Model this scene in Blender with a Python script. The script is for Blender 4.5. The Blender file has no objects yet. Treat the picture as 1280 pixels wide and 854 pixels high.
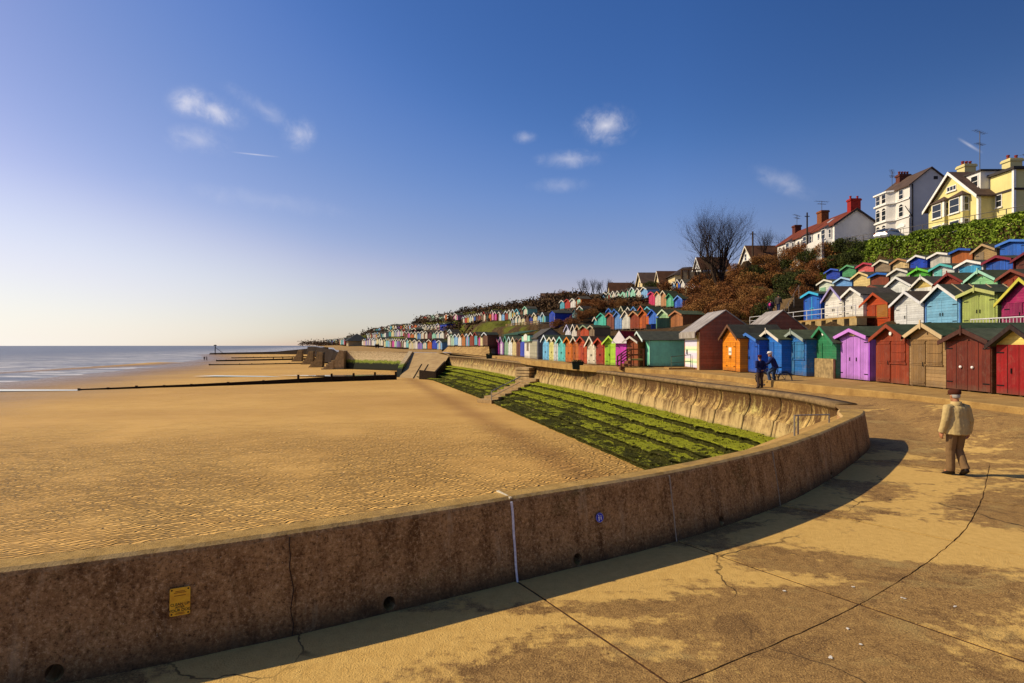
import bpy, bmesh, math, random
import numpy as np
from mathutils import Vector, Matrix, noise

random.seed(7)
RNG = np.random.default_rng(11)
SC = bpy.context.scene
COL = SC.collection
F = 720.0            # focal length in photograph pixels
CZ = 2.6             # eye height above the near promenade
R = math.radians


def lerp(a, b, t):
    return a + (b - a) * t


def sm(t):
    t = max(0.0, min(1.0, t))
    return t * t * (3 - 2 * t)


def at(px, py, Y):
    """a point of the real place, Y metres ahead"""
    return Vector(((px - 640) / F * Y, Y, CZ - (py - 432) / F * Y))


def ground(px, py, z):
    Y = (CZ - z) * F / (py - 432)
    return Vector(((px - 640) / F * Y, Y, z))


def interp(x, pts):
    xs = [p[0] for p in pts]
    ys = [p[1] for p in pts]
    return float(np.interp(x, xs, ys))


def catmull(pts, n=10):
    pts = [Vector(p) for p in pts]
    out = []
    for i in range(len(pts) - 1):
        p0 = pts[max(i - 1, 0)]
        p1, p2 = pts[i], pts[i + 1]
        p3 = pts[min(i + 2, len(pts) - 1)]
        for k in range(n):
            t = k / n
            out.append(0.5 * ((2 * p1) + (p2 - p0) * t + (2 * p0 - 5 * p1 + 4 * p2 - p3) * t * t + (3 * p1 - p0 - 3 * p2 + p3) * t ** 3))
    out.append(pts[-1])
    return out


class Path:
    """a plan polyline measured by its length"""
    def __init__(s, pts):
        s.p = [Vector((p[0], p[1])) for p in pts]
        s.d = [0.0]
        for a, b in zip(s.p, s.p[1:]):
            s.d.append(s.d[-1] + (b - a).length)
        s.L = s.d[-1]

    def pt(s, d):
        x = float(np.interp(d, s.d, [p.x for p in s.p]))
        y = float(np.interp(d, s.d, [p.y for p in s.p]))
        return Vector((x, y))

    def tan(s, d, e=0.3):
        a, b = s.pt(max(0, d - e)), s.pt(min(s.L, d + e))
        return (b - a).normalized()

    def nor(s, d):
        t = s.tan(d)
        return Vector((t.y, -t.x))       # to the right of the way


# ------------------------------------------------------------------ meshes
class MB:
    def __init__(s):
        s.v, s.f, s.m, s.cur = [], [], [], 0

    def add(s, vs, fs):
        o = len(s.v)
        s.v.extend([tuple(v) for v in vs])
        for f in fs:
            s.f.append(tuple(i + o for i in f))
            s.m.append(s.cur)
        return s

    def poly(s, *pts):
        return s.add(pts, [tuple(range(len(pts)))])

    def box(s, x0, y0, z0, x1, y1, z1):
        v = [(x0, y0, z0), (x1, y0, z0), (x1, y1, z0), (x0, y1, z0), (x0, y0, z1), (x1, y0, z1), (x1, y1, z1), (x0, y1, z1)]
        return s.add(v, [(0, 3, 2, 1), (4, 5, 6, 7), (0, 1, 5, 4), (1, 2, 6, 5), (2, 3, 7, 6), (3, 0, 4, 7)])

    def prism(s, pts, ext):
        """flat outline swept along a vector"""
        pts = [Vector(p) for p in pts]
        e = Vector(ext)
        n = len(pts)
        v = pts + [p + e for p in pts]
        f = [tuple(reversed(range(n))), tuple(range(n, 2 * n))]
        for i in range(n):
            j = (i + 1) % n
            f.append((i, j, n + j, n + i))
        return s.add(v, f)

    def bar(s, a, b, w, h, up=(0, 0, 1)):
        """a square bar from a to b"""
        a, b = Vector(a), Vector(b)
        d = (b - a).normalized()
        u = Vector(up)
        if abs(d.dot(u)) > 0.98:
            u = Vector((1, 0, 0))
        sd = d.cross(u).normalized()
        uu = sd.cross(d).normalized()
        q = [a - sd * w / 2 - uu * h / 2, a + sd * w / 2 - uu * h / 2, a + sd * w / 2 + uu * h / 2, a - sd * w / 2 + uu * h / 2]
        return s.prism(q, b - a)

    def loft(s, rings, caps=True):
        n = len(rings[0])
        v, f = [], []
        for r in rings:
            v.extend(r)
        for i in range(len(rings) - 1):
            for j in range(n):
                k = (j + 1) % n
                f.append((i * n + j, i * n + k, (i + 1) * n + k, (i + 1) * n + j))
        if caps:
            f.append(tuple(reversed(range(n))))
            f.append(tuple((len(rings) - 1) * n + j for j in range(n)))
        return s.add(v, f)

    def tube(s, pts, r, n=6, caps=True, closed=False):
        pts = [Vector(p) for p in pts]
        rr = r if isinstance(r, (list, tuple)) else [r] * len(pts)
        rings = []
        ref = None
        for i, p in enumerate(pts):
            if closed:
                d = pts[(i + 1) % len(pts)] - pts[i - 1]
            else:
                d = pts[min(i + 1, len(pts) - 1)] - pts[max(i - 1, 0)]
            if d.length < 1e-9:
                d = Vector((0, 0, 1))
            d.normalize()
            if ref is None:
                ref = Vector((0, 0, 1)) if abs(d.z) < 0.9 else Vector((1, 0, 0))
            a = d.cross(ref)
            if a.length < 1e-4:
                a = d.cross(Vector((0, 1, 0)))
            a.normalize()
            b = a.cross(d).normalized()
            ref = b
            rings.append([p + (a * math.cos(2 * math.pi * k / n) + b * math.sin(2 * math.pi * k / n)) * rr[i] for k in range(n)])
        if closed:
            rings.append(rings[0])
            return s.loft(rings, False)
        return s.loft(rings, caps)

    def lathe(s, c, prof, n=12, axis='z'):
        c = Vector(c)
        rings = []
        for r, h in prof:
            ring = []
            for k in range(n):
                a = 2 * math.pi * k / n
                x, y = r * math.cos(a), r * math.sin(a)
                ring.append(c + (Vector((x, y, h)) if axis == 'z' else Vector((x, h, y)) if axis == 'y' else Vector((h, x, y))))
            rings.append(ring)
        return s.loft(rings)

    def ball(s, c, rx, ry, rz, n=10, m=7):
        c = Vector(c)
        rings = []
        for i in range(1, m):
            t = math.pi * i / m
            rings.append([c + Vector((rx * math.sin(t) * math.cos(2 * math.pi * k / n), ry * math.sin(t) * math.sin(2 * math.pi * k / n), -rz * math.cos(t))) for k in range(n)])
        return s.loft(rings)

    def mesh(s, name, mats=(), smooth=False, fix=True):
        me = bpy.data.meshes.new(name)
        me.from_pydata(s.v, [], s.f)
        for m in (mats if isinstance(mats, (list, tuple)) else [mats]):
            me.materials.append(m)
        if any(s.m):
            me.polygons.foreach_set('material_index', s.m)
        if fix:
            bm = bmesh.new()
            bm.from_mesh(me)
            bmesh.ops.recalc_face_normals(bm, faces=bm.faces)
            bm.to_mesh(me)
            bm.free()
        if smooth:
            me.polygons.foreach_set('use_smooth', [True] * len(me.polygons))
        me.update()
        return me

    def build(s, name, mats, parent=None, smooth=False, fix=True):
        return link(name, s.mesh(name, mats, smooth, fix), parent)


def link(name, data, parent=None):
    o = bpy.data.objects.new(name, data)
    COL.objects.link(o)
    if parent is not None:
        o.parent = parent
    return o


ALL_LABELS = {}


def tag(o, label=None, cat=None, group=None, kind=None):
    if label:
        o['label'] = label
        ALL_LABELS.setdefault(label, []).append(o.name)
    if cat:
        o['category'] = cat
    if group:
        o['group'] = group
    if kind:
        o['kind'] = kind
    return o


def thing(name, label, cat, loc=(0, 0, 0), rz=0.0, group=None):
    o = bpy.data.objects.new(name, None)
    COL.objects.link(o)
    o.empty_display_size = 0.2
    o.location = loc
    o.rotation_euler = (0, 0, rz)
    return tag(o, label, cat, group)


def structure(o):
    o['kind'] = 'structure'
    return o


def kids(o):
    return [c for c in list(o.children)]


def copy_tree(o, parent=None):
    c = o.copy()
    COL.objects.link(c)
    if parent is not None:
        c.parent = parent
    for ch in kids(o):
        copy_tree(ch, c)
    return c


def evaluated(me, mods, name):
    """mesh data with modifiers applied"""
    o = bpy.data.objects.new('tmp', me)
    COL.objects.link(o)
    for typ, kw in mods:
        m = o.modifiers.new('m', typ)
        for k, v in kw.items():
            setattr(m, k, v)
    dg = bpy.context.evaluated_depsgraph_get()
    out = bpy.data.meshes.new_from_object(o.evaluated_get(dg))
    out.name = name
    bpy.data.objects.remove(o)
    return out


# ------------------------------------------------------------------ materials
def lin(h):
    h = h.lstrip('#')
    c = [int(h[i:i + 2], 16) / 255 for i in (0, 2, 4)]
    return tuple(x / 12.92 if x <= 0.04045 else ((x + 0.055) / 1.055) ** 2.4 for x in c)


class NT:
    def __init__(s, name, rough=0.7, spec=0.3):
        s.m = bpy.data.materials.new(name)
        s.m.use_nodes = True
        s.t = s.m.node_tree
        s.b = s.t.nodes['Principled BSDF']
        s.b.inputs['Roughness'].default_value = rough
        s.b.inputs['Specular IOR Level'].default_value = spec
        s._c = {}

    def n(s, typ, ins=None, **kw):
        nd = s.t.nodes.new(typ)
        for k, v in kw.items():
            setattr(nd, k, v)
        for k, v in (ins or {}).items():
            s.set(nd.inputs[k], v)
        return nd

    def set(s, inp, v):
        if isinstance(v, bpy.types.NodeSocket):
            s.t.links.new(v, inp)
        elif isinstance(v, tuple) and inp.type == 'RGBA' and len(v) == 3:
            inp.default_value = (*v, 1)
        else:
            inp.default_value = v

    def coord(s, which='Object'):
        if which not in s._c:
            nd = s.n('ShaderNodeTexCoord') if which != 'World' else s.n('ShaderNodeNewGeometry')
            s._c[which] = nd.outputs[which if which != 'World' else 'Position']
        return s._c[which]

    def xyz(s, v):
        return s.n('ShaderNodeSeparateXYZ', {0: v}).outputs

    def scaled(s, v, sc):
        return s.n('ShaderNodeVectorMath', {0: v, 1: sc}, operation='MULTIPLY').outputs[0]

    def noise(s, v, scale, detail=3.0, rough=0.55, dist=0.0):
        nd = s.n('ShaderNodeTexNoise', {'Vector': v, 'Scale': scale, 'Detail': detail, 'Roughness': rough, 'Distortion': dist})
        return nd.outputs['Fac']

    def math(s, op, a, b=None, c=None, clamp=False):
        nd = s.n('ShaderNodeMath', operation=op, use_clamp=clamp)
        s.set(nd.inputs[0], a)
        if b is not None:
            s.set(nd.inputs[1], b)
        if c is not None:
            s.set(nd.inputs[2], c)
        return nd.outputs[0]

    def ramp(s, v, lo, hi, a=0.0, b=1.0):
        nd = s.n('ShaderNodeMapRange', {0: v, 1: lo, 2: hi, 3: a, 4: b})
        nd.clamp = True
        return nd.outputs[0]

    def mix(s, f, a, b, blend='MIX'):
        nd = s.n('ShaderNodeMix', data_type='RGBA', blend_type=blend)
        s.set(nd.inputs[0], f)
        s.set(nd.inputs[6], a)
        s.set(nd.inputs[7], b)
        return nd.outputs[2]

    def color(s, c):
        s.set(s.b.inputs['Base Color'], c)

    def rough(s, c):
        s.set(s.b.inputs['Roughness'], c)

    def bump(s, h, strength=0.4, dist=0.01):
        nd = s.n('ShaderNodeBump', {'Strength': strength, 'Distance': dist, 'Height': h})
        if s.b.inputs['Normal'].is_linked:
            s.t.links.new(s.b.inputs['Normal'].links[0].from_socket, nd.inputs['Normal'])
        s.t.links.new(nd.outputs[0], s.b.inputs['Normal'])


_mats = {}


def memo(fn):
    def g(*a, **k):
        key = (fn.__name__, a, tuple(sorted(k.items())))
        if key not in _mats:
            _mats[key] = fn(*a, **k)
        return _mats[key]
    return g


@memo
def paint(h, mode='h', wear=0.25, pitch=0.13, gain=0.86):
    """painted or stained boarding: h lying boards, v upright boards, p plain"""
    base = lin(h)
    lum = sum(base) / 3
    base = tuple(min(0.86, max(.006, lum + (x - lum) * 1.07) * gain) for x in base)
    t = NT('paint_' + h.strip('#') + mode, 0.62, 0.3)
    o = t.coord()
    ox = t.xyz(o)
    big = t.noise(o, 1.7, 3)
    grain = t.noise(t.scaled(o, (3.0, 3.0, 28.0) if mode == 'h' else (26.0, 26.0, 2.2)), 1.6, 4, 0.65)
    tone = t.math('ADD', t.ramp(big, 0.25, 0.75, 0.78, 1.12), t.ramp(grain, 0.25, 0.75, -0.17, 0.12))
    if mode in 'hv':
        c = ox[2] if mode == 'h' else t.math('ADD', ox[0], ox[1])
        q = t.math('DIVIDE', c, pitch)
        fr = t.math('FRACT', q)
        gr = t.ramp(fr, 0.0, 0.12)
        wn = t.n('ShaderNodeTexWhiteNoise', {'W': t.math('FLOOR', q)}, noise_dimensions='1D').outputs[0]
        tone = t.math('MULTIPLY', tone, t.ramp(wn, 0, 1, 0.82, 1.1))
        h_ = t.math('ADD', gr, t.math('MULTIPLY', grain, 0.25))
        if mode == 'h':
            h_ = t.math('ADD', h_, t.math('MULTIPLY', fr, -0.6))
        t.bump(h_, 0.55, 0.012)
        tone = t.math('MULTIPLY', tone, t.ramp(fr, 0.0, 0.1, 0.35, 1.0))
    else:
        t.bump(grain, 0.15, 0.006)
    col = t.n('ShaderNodeVectorMath', {0: base, 1: tone}, operation='MULTIPLY')
    t.t.links.new(tone, col.inputs[1])
    w = t.math('MULTIPLY', t.ramp(t.noise(t.scaled(o, (1.6, 1.6, 1.0)), 2.6, 5, 0.7, 0.6), 0.5, 0.68), t.ramp(grain, 0.35, 0.6))
    run = t.ramp(t.noise(t.scaled(o, (5, 5, .5)), 1.5, 4, .7), .52, .7, 0, .5)
    splash = t.ramp(t.math('ADD', ox[2], t.math('MULTIPLY', t.noise(o, 5, 3), -.35)), -.1, .16, .6, 0)
    worn = tuple(lerp(x, y, 0.55) for x, y in zip(base, (0.2, 0.15, 0.1)))
    c = t.mix(t.math('MULTIPLY', run, min(1.0, .35 + wear) * (.35 if mode == 'p' else 1)), col.outputs[0], tuple(x * .55 for x in base))
    c = t.mix(t.math('MULTIPLY', w, min(1.0, .15 + wear * 1.8)), c, worn)
    t.color(t.mix(t.math('MULTIPLY', splash, .7), c, (.1, .065, .035)))
    t.rough(t.ramp(big, 0.2, 0.8, 0.5, 0.75))
    return t.m


@memo
def timber(h, axis='z', wear=0.5):
    """bare weathered wood, grain along one axis"""
    base = lin(h)
    t = NT('timber_' + h.strip('#') + axis, 0.8, 0.2)
    o = t.coord()
    s = {'x': (1.5, 22, 22), 'y': (22, 1.5, 22), 'z': (22, 22, 1.5)}[axis]
    g = t.noise(t.scaled(o, s), 1.4, 5, 0.7, 0.3)
    b = t.noise(o, 1.9, 3)
    c = t.mix(t.ramp(g, 0.3, 0.7), tuple(x * 0.5 for x in base), tuple(min(0.8, x * 1.15) for x in base))
    c = t.mix(t.ramp(b, 0.5, 0.75, 0, wear), c, tuple(lerp(x, y, 0.6) for x, y in zip(base, (0.17, 0.13, 0.09))))
    t.color(c)
    t.bump(g, 0.4, 0.008)
    return t.m


@memo
def plain(h, rough=0.6, metal=0.0, var=0.12, scale=4.0, spec=0.3, gain=1.0):
    base = tuple(x * gain for x in lin(h))
    t = NT('plain_' + h.strip('#'), rough, spec)
    n = t.noise(t.coord(), scale, 4, 0.6)
    t.color(t.mix(t.ramp(n, 0.3, 0.7), tuple(x * (1 - var) for x in base), tuple(min(0.9, x * (1 + var)) for x in base)))
    t.b.inputs['Metallic'].default_value = metal
    t.bump(n, 0.12, 0.006)
    return t.m


@memo
def felt(h='#3a4030'):
    base = lin(h)
    t = NT('felt_' + h.strip('#'), 0.9, 0.15)
    o = t.coord()
    ox = t.xyz(o)
    n = t.noise(o, 3.0, 5, 0.65)
    fine = t.noise(o, 60.0, 2)
    st = t.math('FRACT', t.math('DIVIDE', ox[1], 0.9))
    c = t.mix(t.ramp(n, 0.35, 0.7), tuple(x * 0.75 for x in base), tuple(x * 1.35 for x in base))
    c = t.mix(t.ramp(t.noise(o, 1.3, 4, 0.7), 0.58, 0.7, 0, 0.5), c, (0.09, 0.085, 0.04))
    c = t.mix(t.ramp(st, 0.0, 0.035, 0.55, 0.0), c, tuple(x * 0.4 for x in base))
    t.color(c)
    t.bump(t.math('ADD', fine, t.ramp(st, 0, 0.04)), 0.35, 0.008)
    return t.m


@memo
def rooftile(h, axis=2, pitch=0.28):
    base = lin(h)
    t = NT('tiles_' + h.strip('#'), 0.85, 0.2)
    o = t.coord()
    ox = t.xyz(o)
    q = t.math('DIVIDE', ox[axis], pitch)
    fr = t.math('FRACT', q)
    n = t.noise(o, 0.8, 5, 0.65)
    f2 = t.noise(o, 7.0, 3)
    c = t.mix(t.ramp(n, 0.35, 0.68), tuple(x * 0.7 for x in base), tuple(x * 1.3 for x in base))
    c = t.mix(t.ramp(f2, 0.45, 0.7, 0, 0.45), c, tuple(x * 0.5 for x in base))
    c = t.mix(t.ramp(fr, 0.0, 0.16, 0.6, 0.0), c, tuple(x * 0.3 for x in base))
    t.color(c)
    t.bump(fr, 0.5, 0.03)
    return t.m


@memo
def render_wall(h, dirt=0.25):
    """painted render"""
    base = lin(h)
    t = NT('render_' + h.strip('#'), 0.85, 0.2)
    o = t.coord('World')
    n = t.noise(o, 0.7, 5, 0.6)
    st = t.noise(t.scaled(o, (2.2, 2.2, 0.22)), 1.0, 5, 0.7)
    c = t.mix(t.ramp(n, 0.3, 0.7), tuple(x * 0.9 for x in base), tuple(min(0.85, x * 1.06) for x in base))
    c = t.mix(t.ramp(st, 0.52, 0.75, 0, dirt), c, tuple(x * y for x, y in zip(base, (0.5, 0.45, 0.38))))
    t.color(c)
    t.bump(t.noise(o, 14, 3), 0.2, 0.02)
    return t.m


@memo
def glass(h='#20262c'):
    t = NT('window_glass_' + h.strip('#'), 0.08, 0.6)
    t.color(lin(h))
    return t.m


@memo
def metal(h='#8d8a84', rough=0.45):
    t = NT('metal_' + h.strip('#'), rough, 0.5)
    n = t.noise(t.coord(), 9, 4, 0.6)
    b = lin(h)
    t.color(t.mix(t.ramp(n, 0.45, 0.7), b, tuple(x * y for x, y in zip(b, (0.65, 0.5, 0.4)))))
    t.b.inputs['Metallic'].default_value = 0.6
    return t.m


def leaf_mat(name, cols, clump=0.7, trans=0.25):
    """cols: dark, mid, light linear colours"""
    t = NT(name, 0.75, 0.15)
    o = t.coord('World')
    isl = t.n('ShaderNodeNewGeometry').outputs['Random Per Island']
    n = t.noise(o, clump, 4, 0.65)
    v = t.math('ADD', t.math('MULTIPLY', isl, 0.5), t.ramp(n, 0.3, 0.7, -0.1, 0.6))
    c = t.mix(t.ramp(v, 0.1, 0.55), cols[0], cols[1])
    c = t.mix(t.ramp(v, 0.55, 1.0), c, cols[2])
    t.color(c)
    t.b.inputs['Subsurface Weight'].default_value = 0.0
    return t.m


def leaf_quads(centres, size, flat=0.0, aspect=.6):
    n = len(centres)
    u = RNG.normal(size=(n, 3))
    u /= np.linalg.norm(u, axis=1)[:, None]
    w = RNG.normal(size=(n, 3))
    v = np.cross(u, w)
    v /= np.linalg.norm(v, axis=1)[:, None]
    s = (size * RNG.uniform(.6, 1.35, n))[:, None]
    u *= s
    v *= s * aspect
    c = centres
    vs = np.stack([c - u - v * .4, c + v * .9 - u * .1, c + u, c - v * .9 + u * .1], 1).reshape(-1, 3)
    fs = np.arange(n * 4).reshape(-1, 4)
    return vs, fs


def leaf_mesh(name, vs, fs, mat):
    me = bpy.data.meshes.new(name)
    me.vertices.add(len(vs))
    me.vertices.foreach_set('co', vs.ravel())
    n = len(fs)
    me.loops.add(n * 4)
    me.loops.foreach_set('vertex_index', fs.ravel().astype(np.int32))
    me.polygons.add(n)
    me.polygons.foreach_set('loop_start', np.arange(0, n * 4, 4, dtype=np.int32))
    me.polygons.foreach_set('loop_total', np.full(n, 4, dtype=np.int32))
    me.materials.append(mat)
    me.update(calc_edges=True)
    return me
# ================================================================== plan of the place
# hut rows: (X, Y, Z) of the foot of the fronts
ROWS = {
    'prom': [(17.2, 5, .85), (17.2, 30.4, .85), (16.1, 34, .85), (14.9, 37.6, .85), (13.8, 41, .85), (11.15, 46.6, .85), (8.3, 50, .85), (7.07, 53.6, .85), (3.6, 66, .9), (2.0, 80, .95), (-3.2, 108, .95)],
    'apron': [(-4.4, 104, 2.45), (-14.2, 126.5, 2.5)],
    'r2a': [(23.3, 50, 4.45), (23.6, 36, 4.45)],
    'r2b': [(23.8, 40, 3.6), (24, 14, 3.4)],
    'r3': [(29, 52, 5.3), (29, 14, 4.6)],
    'r4': [(33, 66, 6.9), (33, 16, 6.0)],
    'r5': [(37, 72, 8.7), (37, 18, 7.9)],
    'u1': [(21.6, 69, 4.8), (20.6, 72, 4.8), (14, 90, 5.0), (13, 93, 5.0)],
    'u0': [(11.6, 76, 3.3), (7.6, 89, 3.4)],
    'u2': [(24, 78, 6.3), (15.5, 97, 6.4)],
    'u3': [(28.8, 91, 8.4), (24.2, 105, 9.9)],
    'u4': [(24.9, 104, 11.0), (24.2, 118, 12.0), (23.6, 130, 12.6), (21, 160, 14.0), (17, 180, 14.2)],
    'u5a': [(34, 113, 13.9), (33.2, 120, 13.9)],
    'u5b': [(34.6, 104, 12.2), (33.6, 112, 12.3)],
    'm1f': [(6.3, 107.5, 6.7), (-0.2, 126, 6.7)],
    'm1b': [(3.3, 121, 8.3), (-4.2, 142, 8.5)],
    'n1': [(13.4, 108, 7.6), (9.2, 118, 7.6)],
    'n2': [(14.8, 122, 10.8), (11.0, 133, 10.8)],
    'm2': [(-3.6, 139, 8.6), (-14.2, 166, 8.6)],
    'm3': [(-14.2, 164, 7.0), (-31, 190, 7.0)],
    'm4': [(-15.4, 149, 4.3), (-33, 176, 4.4)],
    'far1': [(-16.6, 137, 1.6), (-26.9, 150, 1.6)],
    'far2': [(-27.0, 150.5, 1.9), (-38.3, 172, 2.1)],
    'far3': [(-38.8, 173, 2.4), (-56, 215, 2.6)],
    'far4': [(-65, 224, 2.8), (-84, 280, 3.0)],
    'far5': [(-88, 290, 3.2), (-112, 345, 3.2)],
    'g1': [(-31.5, 191, 7.4), (-48, 226, 8.0)],
    'g2': [(-28.5, 172, 5.4), (-43.5, 203, 5.6)],
    'g3': [(-45.5, 228, 8.2), (-68, 276, 8.0)],
    'g5': [(-45.5, 208, 5.2), (-62, 246, 5.0)],
    'g4': [(-17.0, 182, 10.6), (-35, 218, 11.2)],
}
DEPTH = {'r2a': 2.6, 'r2b': 3.6, 'r3': 2.9, 'r4': 2.7, 'r5': 2.6}


def row_at(name, r):
    """where a sight line X/Y = r meets a row"""
    p = ROWS[name]
    best = None
    for a, b in zip(p, p[1:]):
        fa, fb = a[0] - r * a[1], b[0] - r * b[1]
        if fa * fb <= 0 and fa != fb:
            t = fa / (fa - fb)
            return Vector([lerp(a[i], b[i], t) for i in range(3)])
    fa, fb = abs(p[0][0] - r * p[0][1]), abs(p[-1][0] - r * p[-1][1])
    q = p[0] if fa < fb else p[-1]
    return Vector((r * q[1], q[1], q[2]))


def row_tan(name, y):
    """direction along a row towards the camera (image left to right) near a depth"""
    p = ROWS[name]
    for a, b in zip(p, p[1:]):
        if min(a[1], b[1]) - 1e-6 <= y <= max(a[1], b[1]) + 1e-6:
            d = Vector((a[0] - b[0], a[1] - b[1]))
            if d.y > 0:
                d = -d
            return d.normalized()
    a, b = p[0], p[-1]
    d = Vector((a[0] - b[0], a[1] - b[1]))
    return (-d if d.y > 0 else d).normalized()


# near parapet wall: foot of the face that looks at the promenade
WALL = Path(catmull([(-14, -1.6), (-9.5, 1.55), (-6.2, 3.2), (-3.37, 4.46), (-2.25, 5.0), (-1.2, 5.6), (.06, 6.35), (2.18, 7.65), (4.36, 9.36), (6.05, 11.05), (7.6, 12.8), (8.85, 14.25), (9.4, 15.1)], 12))
# edge of the coping of the curved sea wall
CAP = Path(catmull([(11.75, 20.9), (11.95, 23.8), (11.6, 27), (10.85, 30), (10.15, 33.4), (8.93, 40.2), (6.93, 49.9), (3.6, 62), (.85, 73.7), (-5.3, 96.7), (-13.0, 119)], 12))
CAPZ = .45


def xcap(y):
    return interp(y, [(p.y, p.x) for p in CAP.p])


WALLY = [(p.y, p.x) for p in WALL.p]


def sand_z(x, y):
    xw = interp(y, [(0, -66), (60, -80), (103, -92), (144, -102), (183, -113), (279, -150), (420, -230), (700, -420)])
    d = x - xw
    if d >= 0:
        z = -4.0 + min(d, 95) * .0112
    else:
        z = -4.0 + max(d, -90) * .02
        c = -23 + max(0, (y - 139)) * .22
        z += .55 * math.exp(-((d - c) / 7.0) ** 2) if y < 215 else 0
    return z + .05 * noise.noise(Vector((x * .06, y * .06, 3))) + .03 * noise.noise(Vector((x * .2, y * .2, 9)))


def prom_z(x, y):
    a = CAPZ * sm((y - 12.5) / 8.0)
    if y < 24:
        b = .65 * sm((x - 9.8) / 4.4) * sm((y - 11) / 4.5)
    else:
        b = (CAPZ + .17 * sm((x - xcap(y)) / 3.5)) if y < 119 else 1.1
    if 20 < y < 24:
        t = (y - 20) / 4
        c = CAPZ + .17 * sm((x - xcap(y)) / 3.5)
        b = lerp(.65 * sm((x - 9.8) / 4.4), c, t)
    if y >= 85:
        b += .5 * sm((y - 85) / 40)
    return max(a, b)


# ------------------------------------------------------------------ concrete and sand
def concrete_floor():
    t = NT('promenade_concrete', 0.85, 0.25)
    w = t.coord('World')
    w2 = t.scaled(w, (0.55, 1.0, 1.0))
    speck = t.noise(w, 62, 3, 0.75)
    mid = t.noise(w, 9, 5, 0.75)
    big = t.noise(w2, 0.42, 6, 0.58, 0.8)
    edge = t.noise(w, 5.5, 4, 0.7)
    dark = t.mix(t.ramp(mid, 0.3, 0.7), (.2, .108, .03), (.44, .26, .078))
    damp = t.noise(w, 1.5, 6, .7, .6)
    dark = t.mix(t.ramp(damp, .52, .6, 0, .55), dark, (.12, .06, .018))
    dark = t.mix(t.ramp(t.noise(t.scaled(w, (.8, 1.3, 1)), .9, 5, .7, .4), .54, .66, 0, .6), dark, (.46, .33, .11))
    dark = t.mix(t.ramp(speck, 0.54, 0.66, 0, .75), dark, (.66, .4, .13))
    dark = t.mix(t.ramp(speck, 0.32, 0.46, .85, 0), dark, (.07, .028, .006))
    sand = t.mix(t.ramp(mid, 0.3, 0.75), (.56, .34, .09), (.72, .47, .14))
    sand = t.mix(t.ramp(speck, 0.3, 0.42, .45, 0), sand, (.28, .15, .04))
    ck = t.n('ShaderNodeTexVoronoi', {'Vector': t.n('ShaderNodeVectorMath', {0: w, 1: t.scaled(t.n('ShaderNodeTexNoise', {'Vector': w, 'Scale': 2.2, 'Detail': 4.0}).outputs['Color'], (.5, .5, 0))}, operation='ADD').outputs[0], 'Scale': .32}, feature='DISTANCE_TO_EDGE').outputs['Distance']
    crack = t.math('MULTIPLY', t.ramp(ck, .0015, .004, 1, 0), t.ramp(t.noise(w, .5, 2), .5, .6))
    m = t.math('ADD', big, t.ramp(edge, 0.2, 0.8, -0.09, 0.09))
    m = t.math('SUBTRACT', m, t.ramp(t.xyz(w)[1], 11.5, 17, 0, .11))
    dr = t.n('ShaderNodeAttribute', attribute_name='drift').outputs['Fac']
    m = t.math('ADD', m, t.math('MULTIPLY', dr, .13))
    mask = t.ramp(m, 0.508, 0.556)
    t.color(t.mix(t.math('MULTIPLY', crack, .85), t.mix(mask, dark, sand), (.035, .018, .007)))
    t.bump(t.math('ADD', t.math('MULTIPLY', speck, 1.0), mid), 0.8, 0.02)
    t.rough(t.ramp(mask, 0, 1, .75, .95))
    return t.m


def concrete_wall():
    t = NT('parapet_concrete', 0.9, 0.2)
    w = t.coord('World')
    speck = t.noise(w, 30, 5, 0.85)
    vor = t.n('ShaderNodeTexVoronoi', {'Vector': w, 'Scale': 30.0}).outputs['Distance']
    mid = t.noise(w, 6, 5, 0.7)
    st = t.noise(t.scaled(w, (2.4, 2.4, 0.35)), 1.6, 5, 0.7, 0.3)
    zz = t.xyz(w)[2]
    n = t.n('ShaderNodeNewGeometry').outputs['Normal']
    c = t.mix(t.ramp(mid, 0.3, 0.72), (.25, .125, .045), (.6, .34, .13))
    c = t.mix(t.ramp(st, 0.5, 0.66, 0, .8), c, (.12, .05, .012))
    c = t.mix(t.ramp(t.noise(w, 2.2, 4, .7), 0.58, 0.72, 0, .55), c, (.11, .1, .03))
    c = t.mix(t.ramp(speck, 0.53, 0.63, 0, .85), c, (.72, .47, .22))
    c = t.mix(t.ramp(speck, 0.38, 0.47, .85, 0), c, (.07, .034, .012))
    c = t.mix(t.ramp(t.noise(t.scaled(w, (3.5, 3.5, .5)), 1.3, 5, .75, .3), .57, .68, 0, .5), c, (.6, .42, .22))
    c = t.mix(t.math('MULTIPLY', t.ramp(vor, 0.07, 0.13, .9, 0), t.ramp(mid, .45, .6)), c, (.78, .62, .4))
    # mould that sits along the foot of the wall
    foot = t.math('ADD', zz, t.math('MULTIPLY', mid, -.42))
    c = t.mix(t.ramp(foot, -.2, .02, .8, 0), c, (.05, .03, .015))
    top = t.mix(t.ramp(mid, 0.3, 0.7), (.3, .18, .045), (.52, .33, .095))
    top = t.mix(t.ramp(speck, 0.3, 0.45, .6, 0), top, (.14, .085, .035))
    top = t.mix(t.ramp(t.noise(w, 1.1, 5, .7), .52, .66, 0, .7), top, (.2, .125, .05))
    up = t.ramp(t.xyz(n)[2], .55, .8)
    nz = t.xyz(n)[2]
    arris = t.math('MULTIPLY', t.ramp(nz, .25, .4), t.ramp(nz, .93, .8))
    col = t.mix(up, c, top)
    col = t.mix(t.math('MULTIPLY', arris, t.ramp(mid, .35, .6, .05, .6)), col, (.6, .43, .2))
    t.color(col)
    t.bump(t.math('ADD', speck, t.math('MULTIPLY', mid, 1.2)), 0.9, 0.02)
    return t.m


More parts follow.
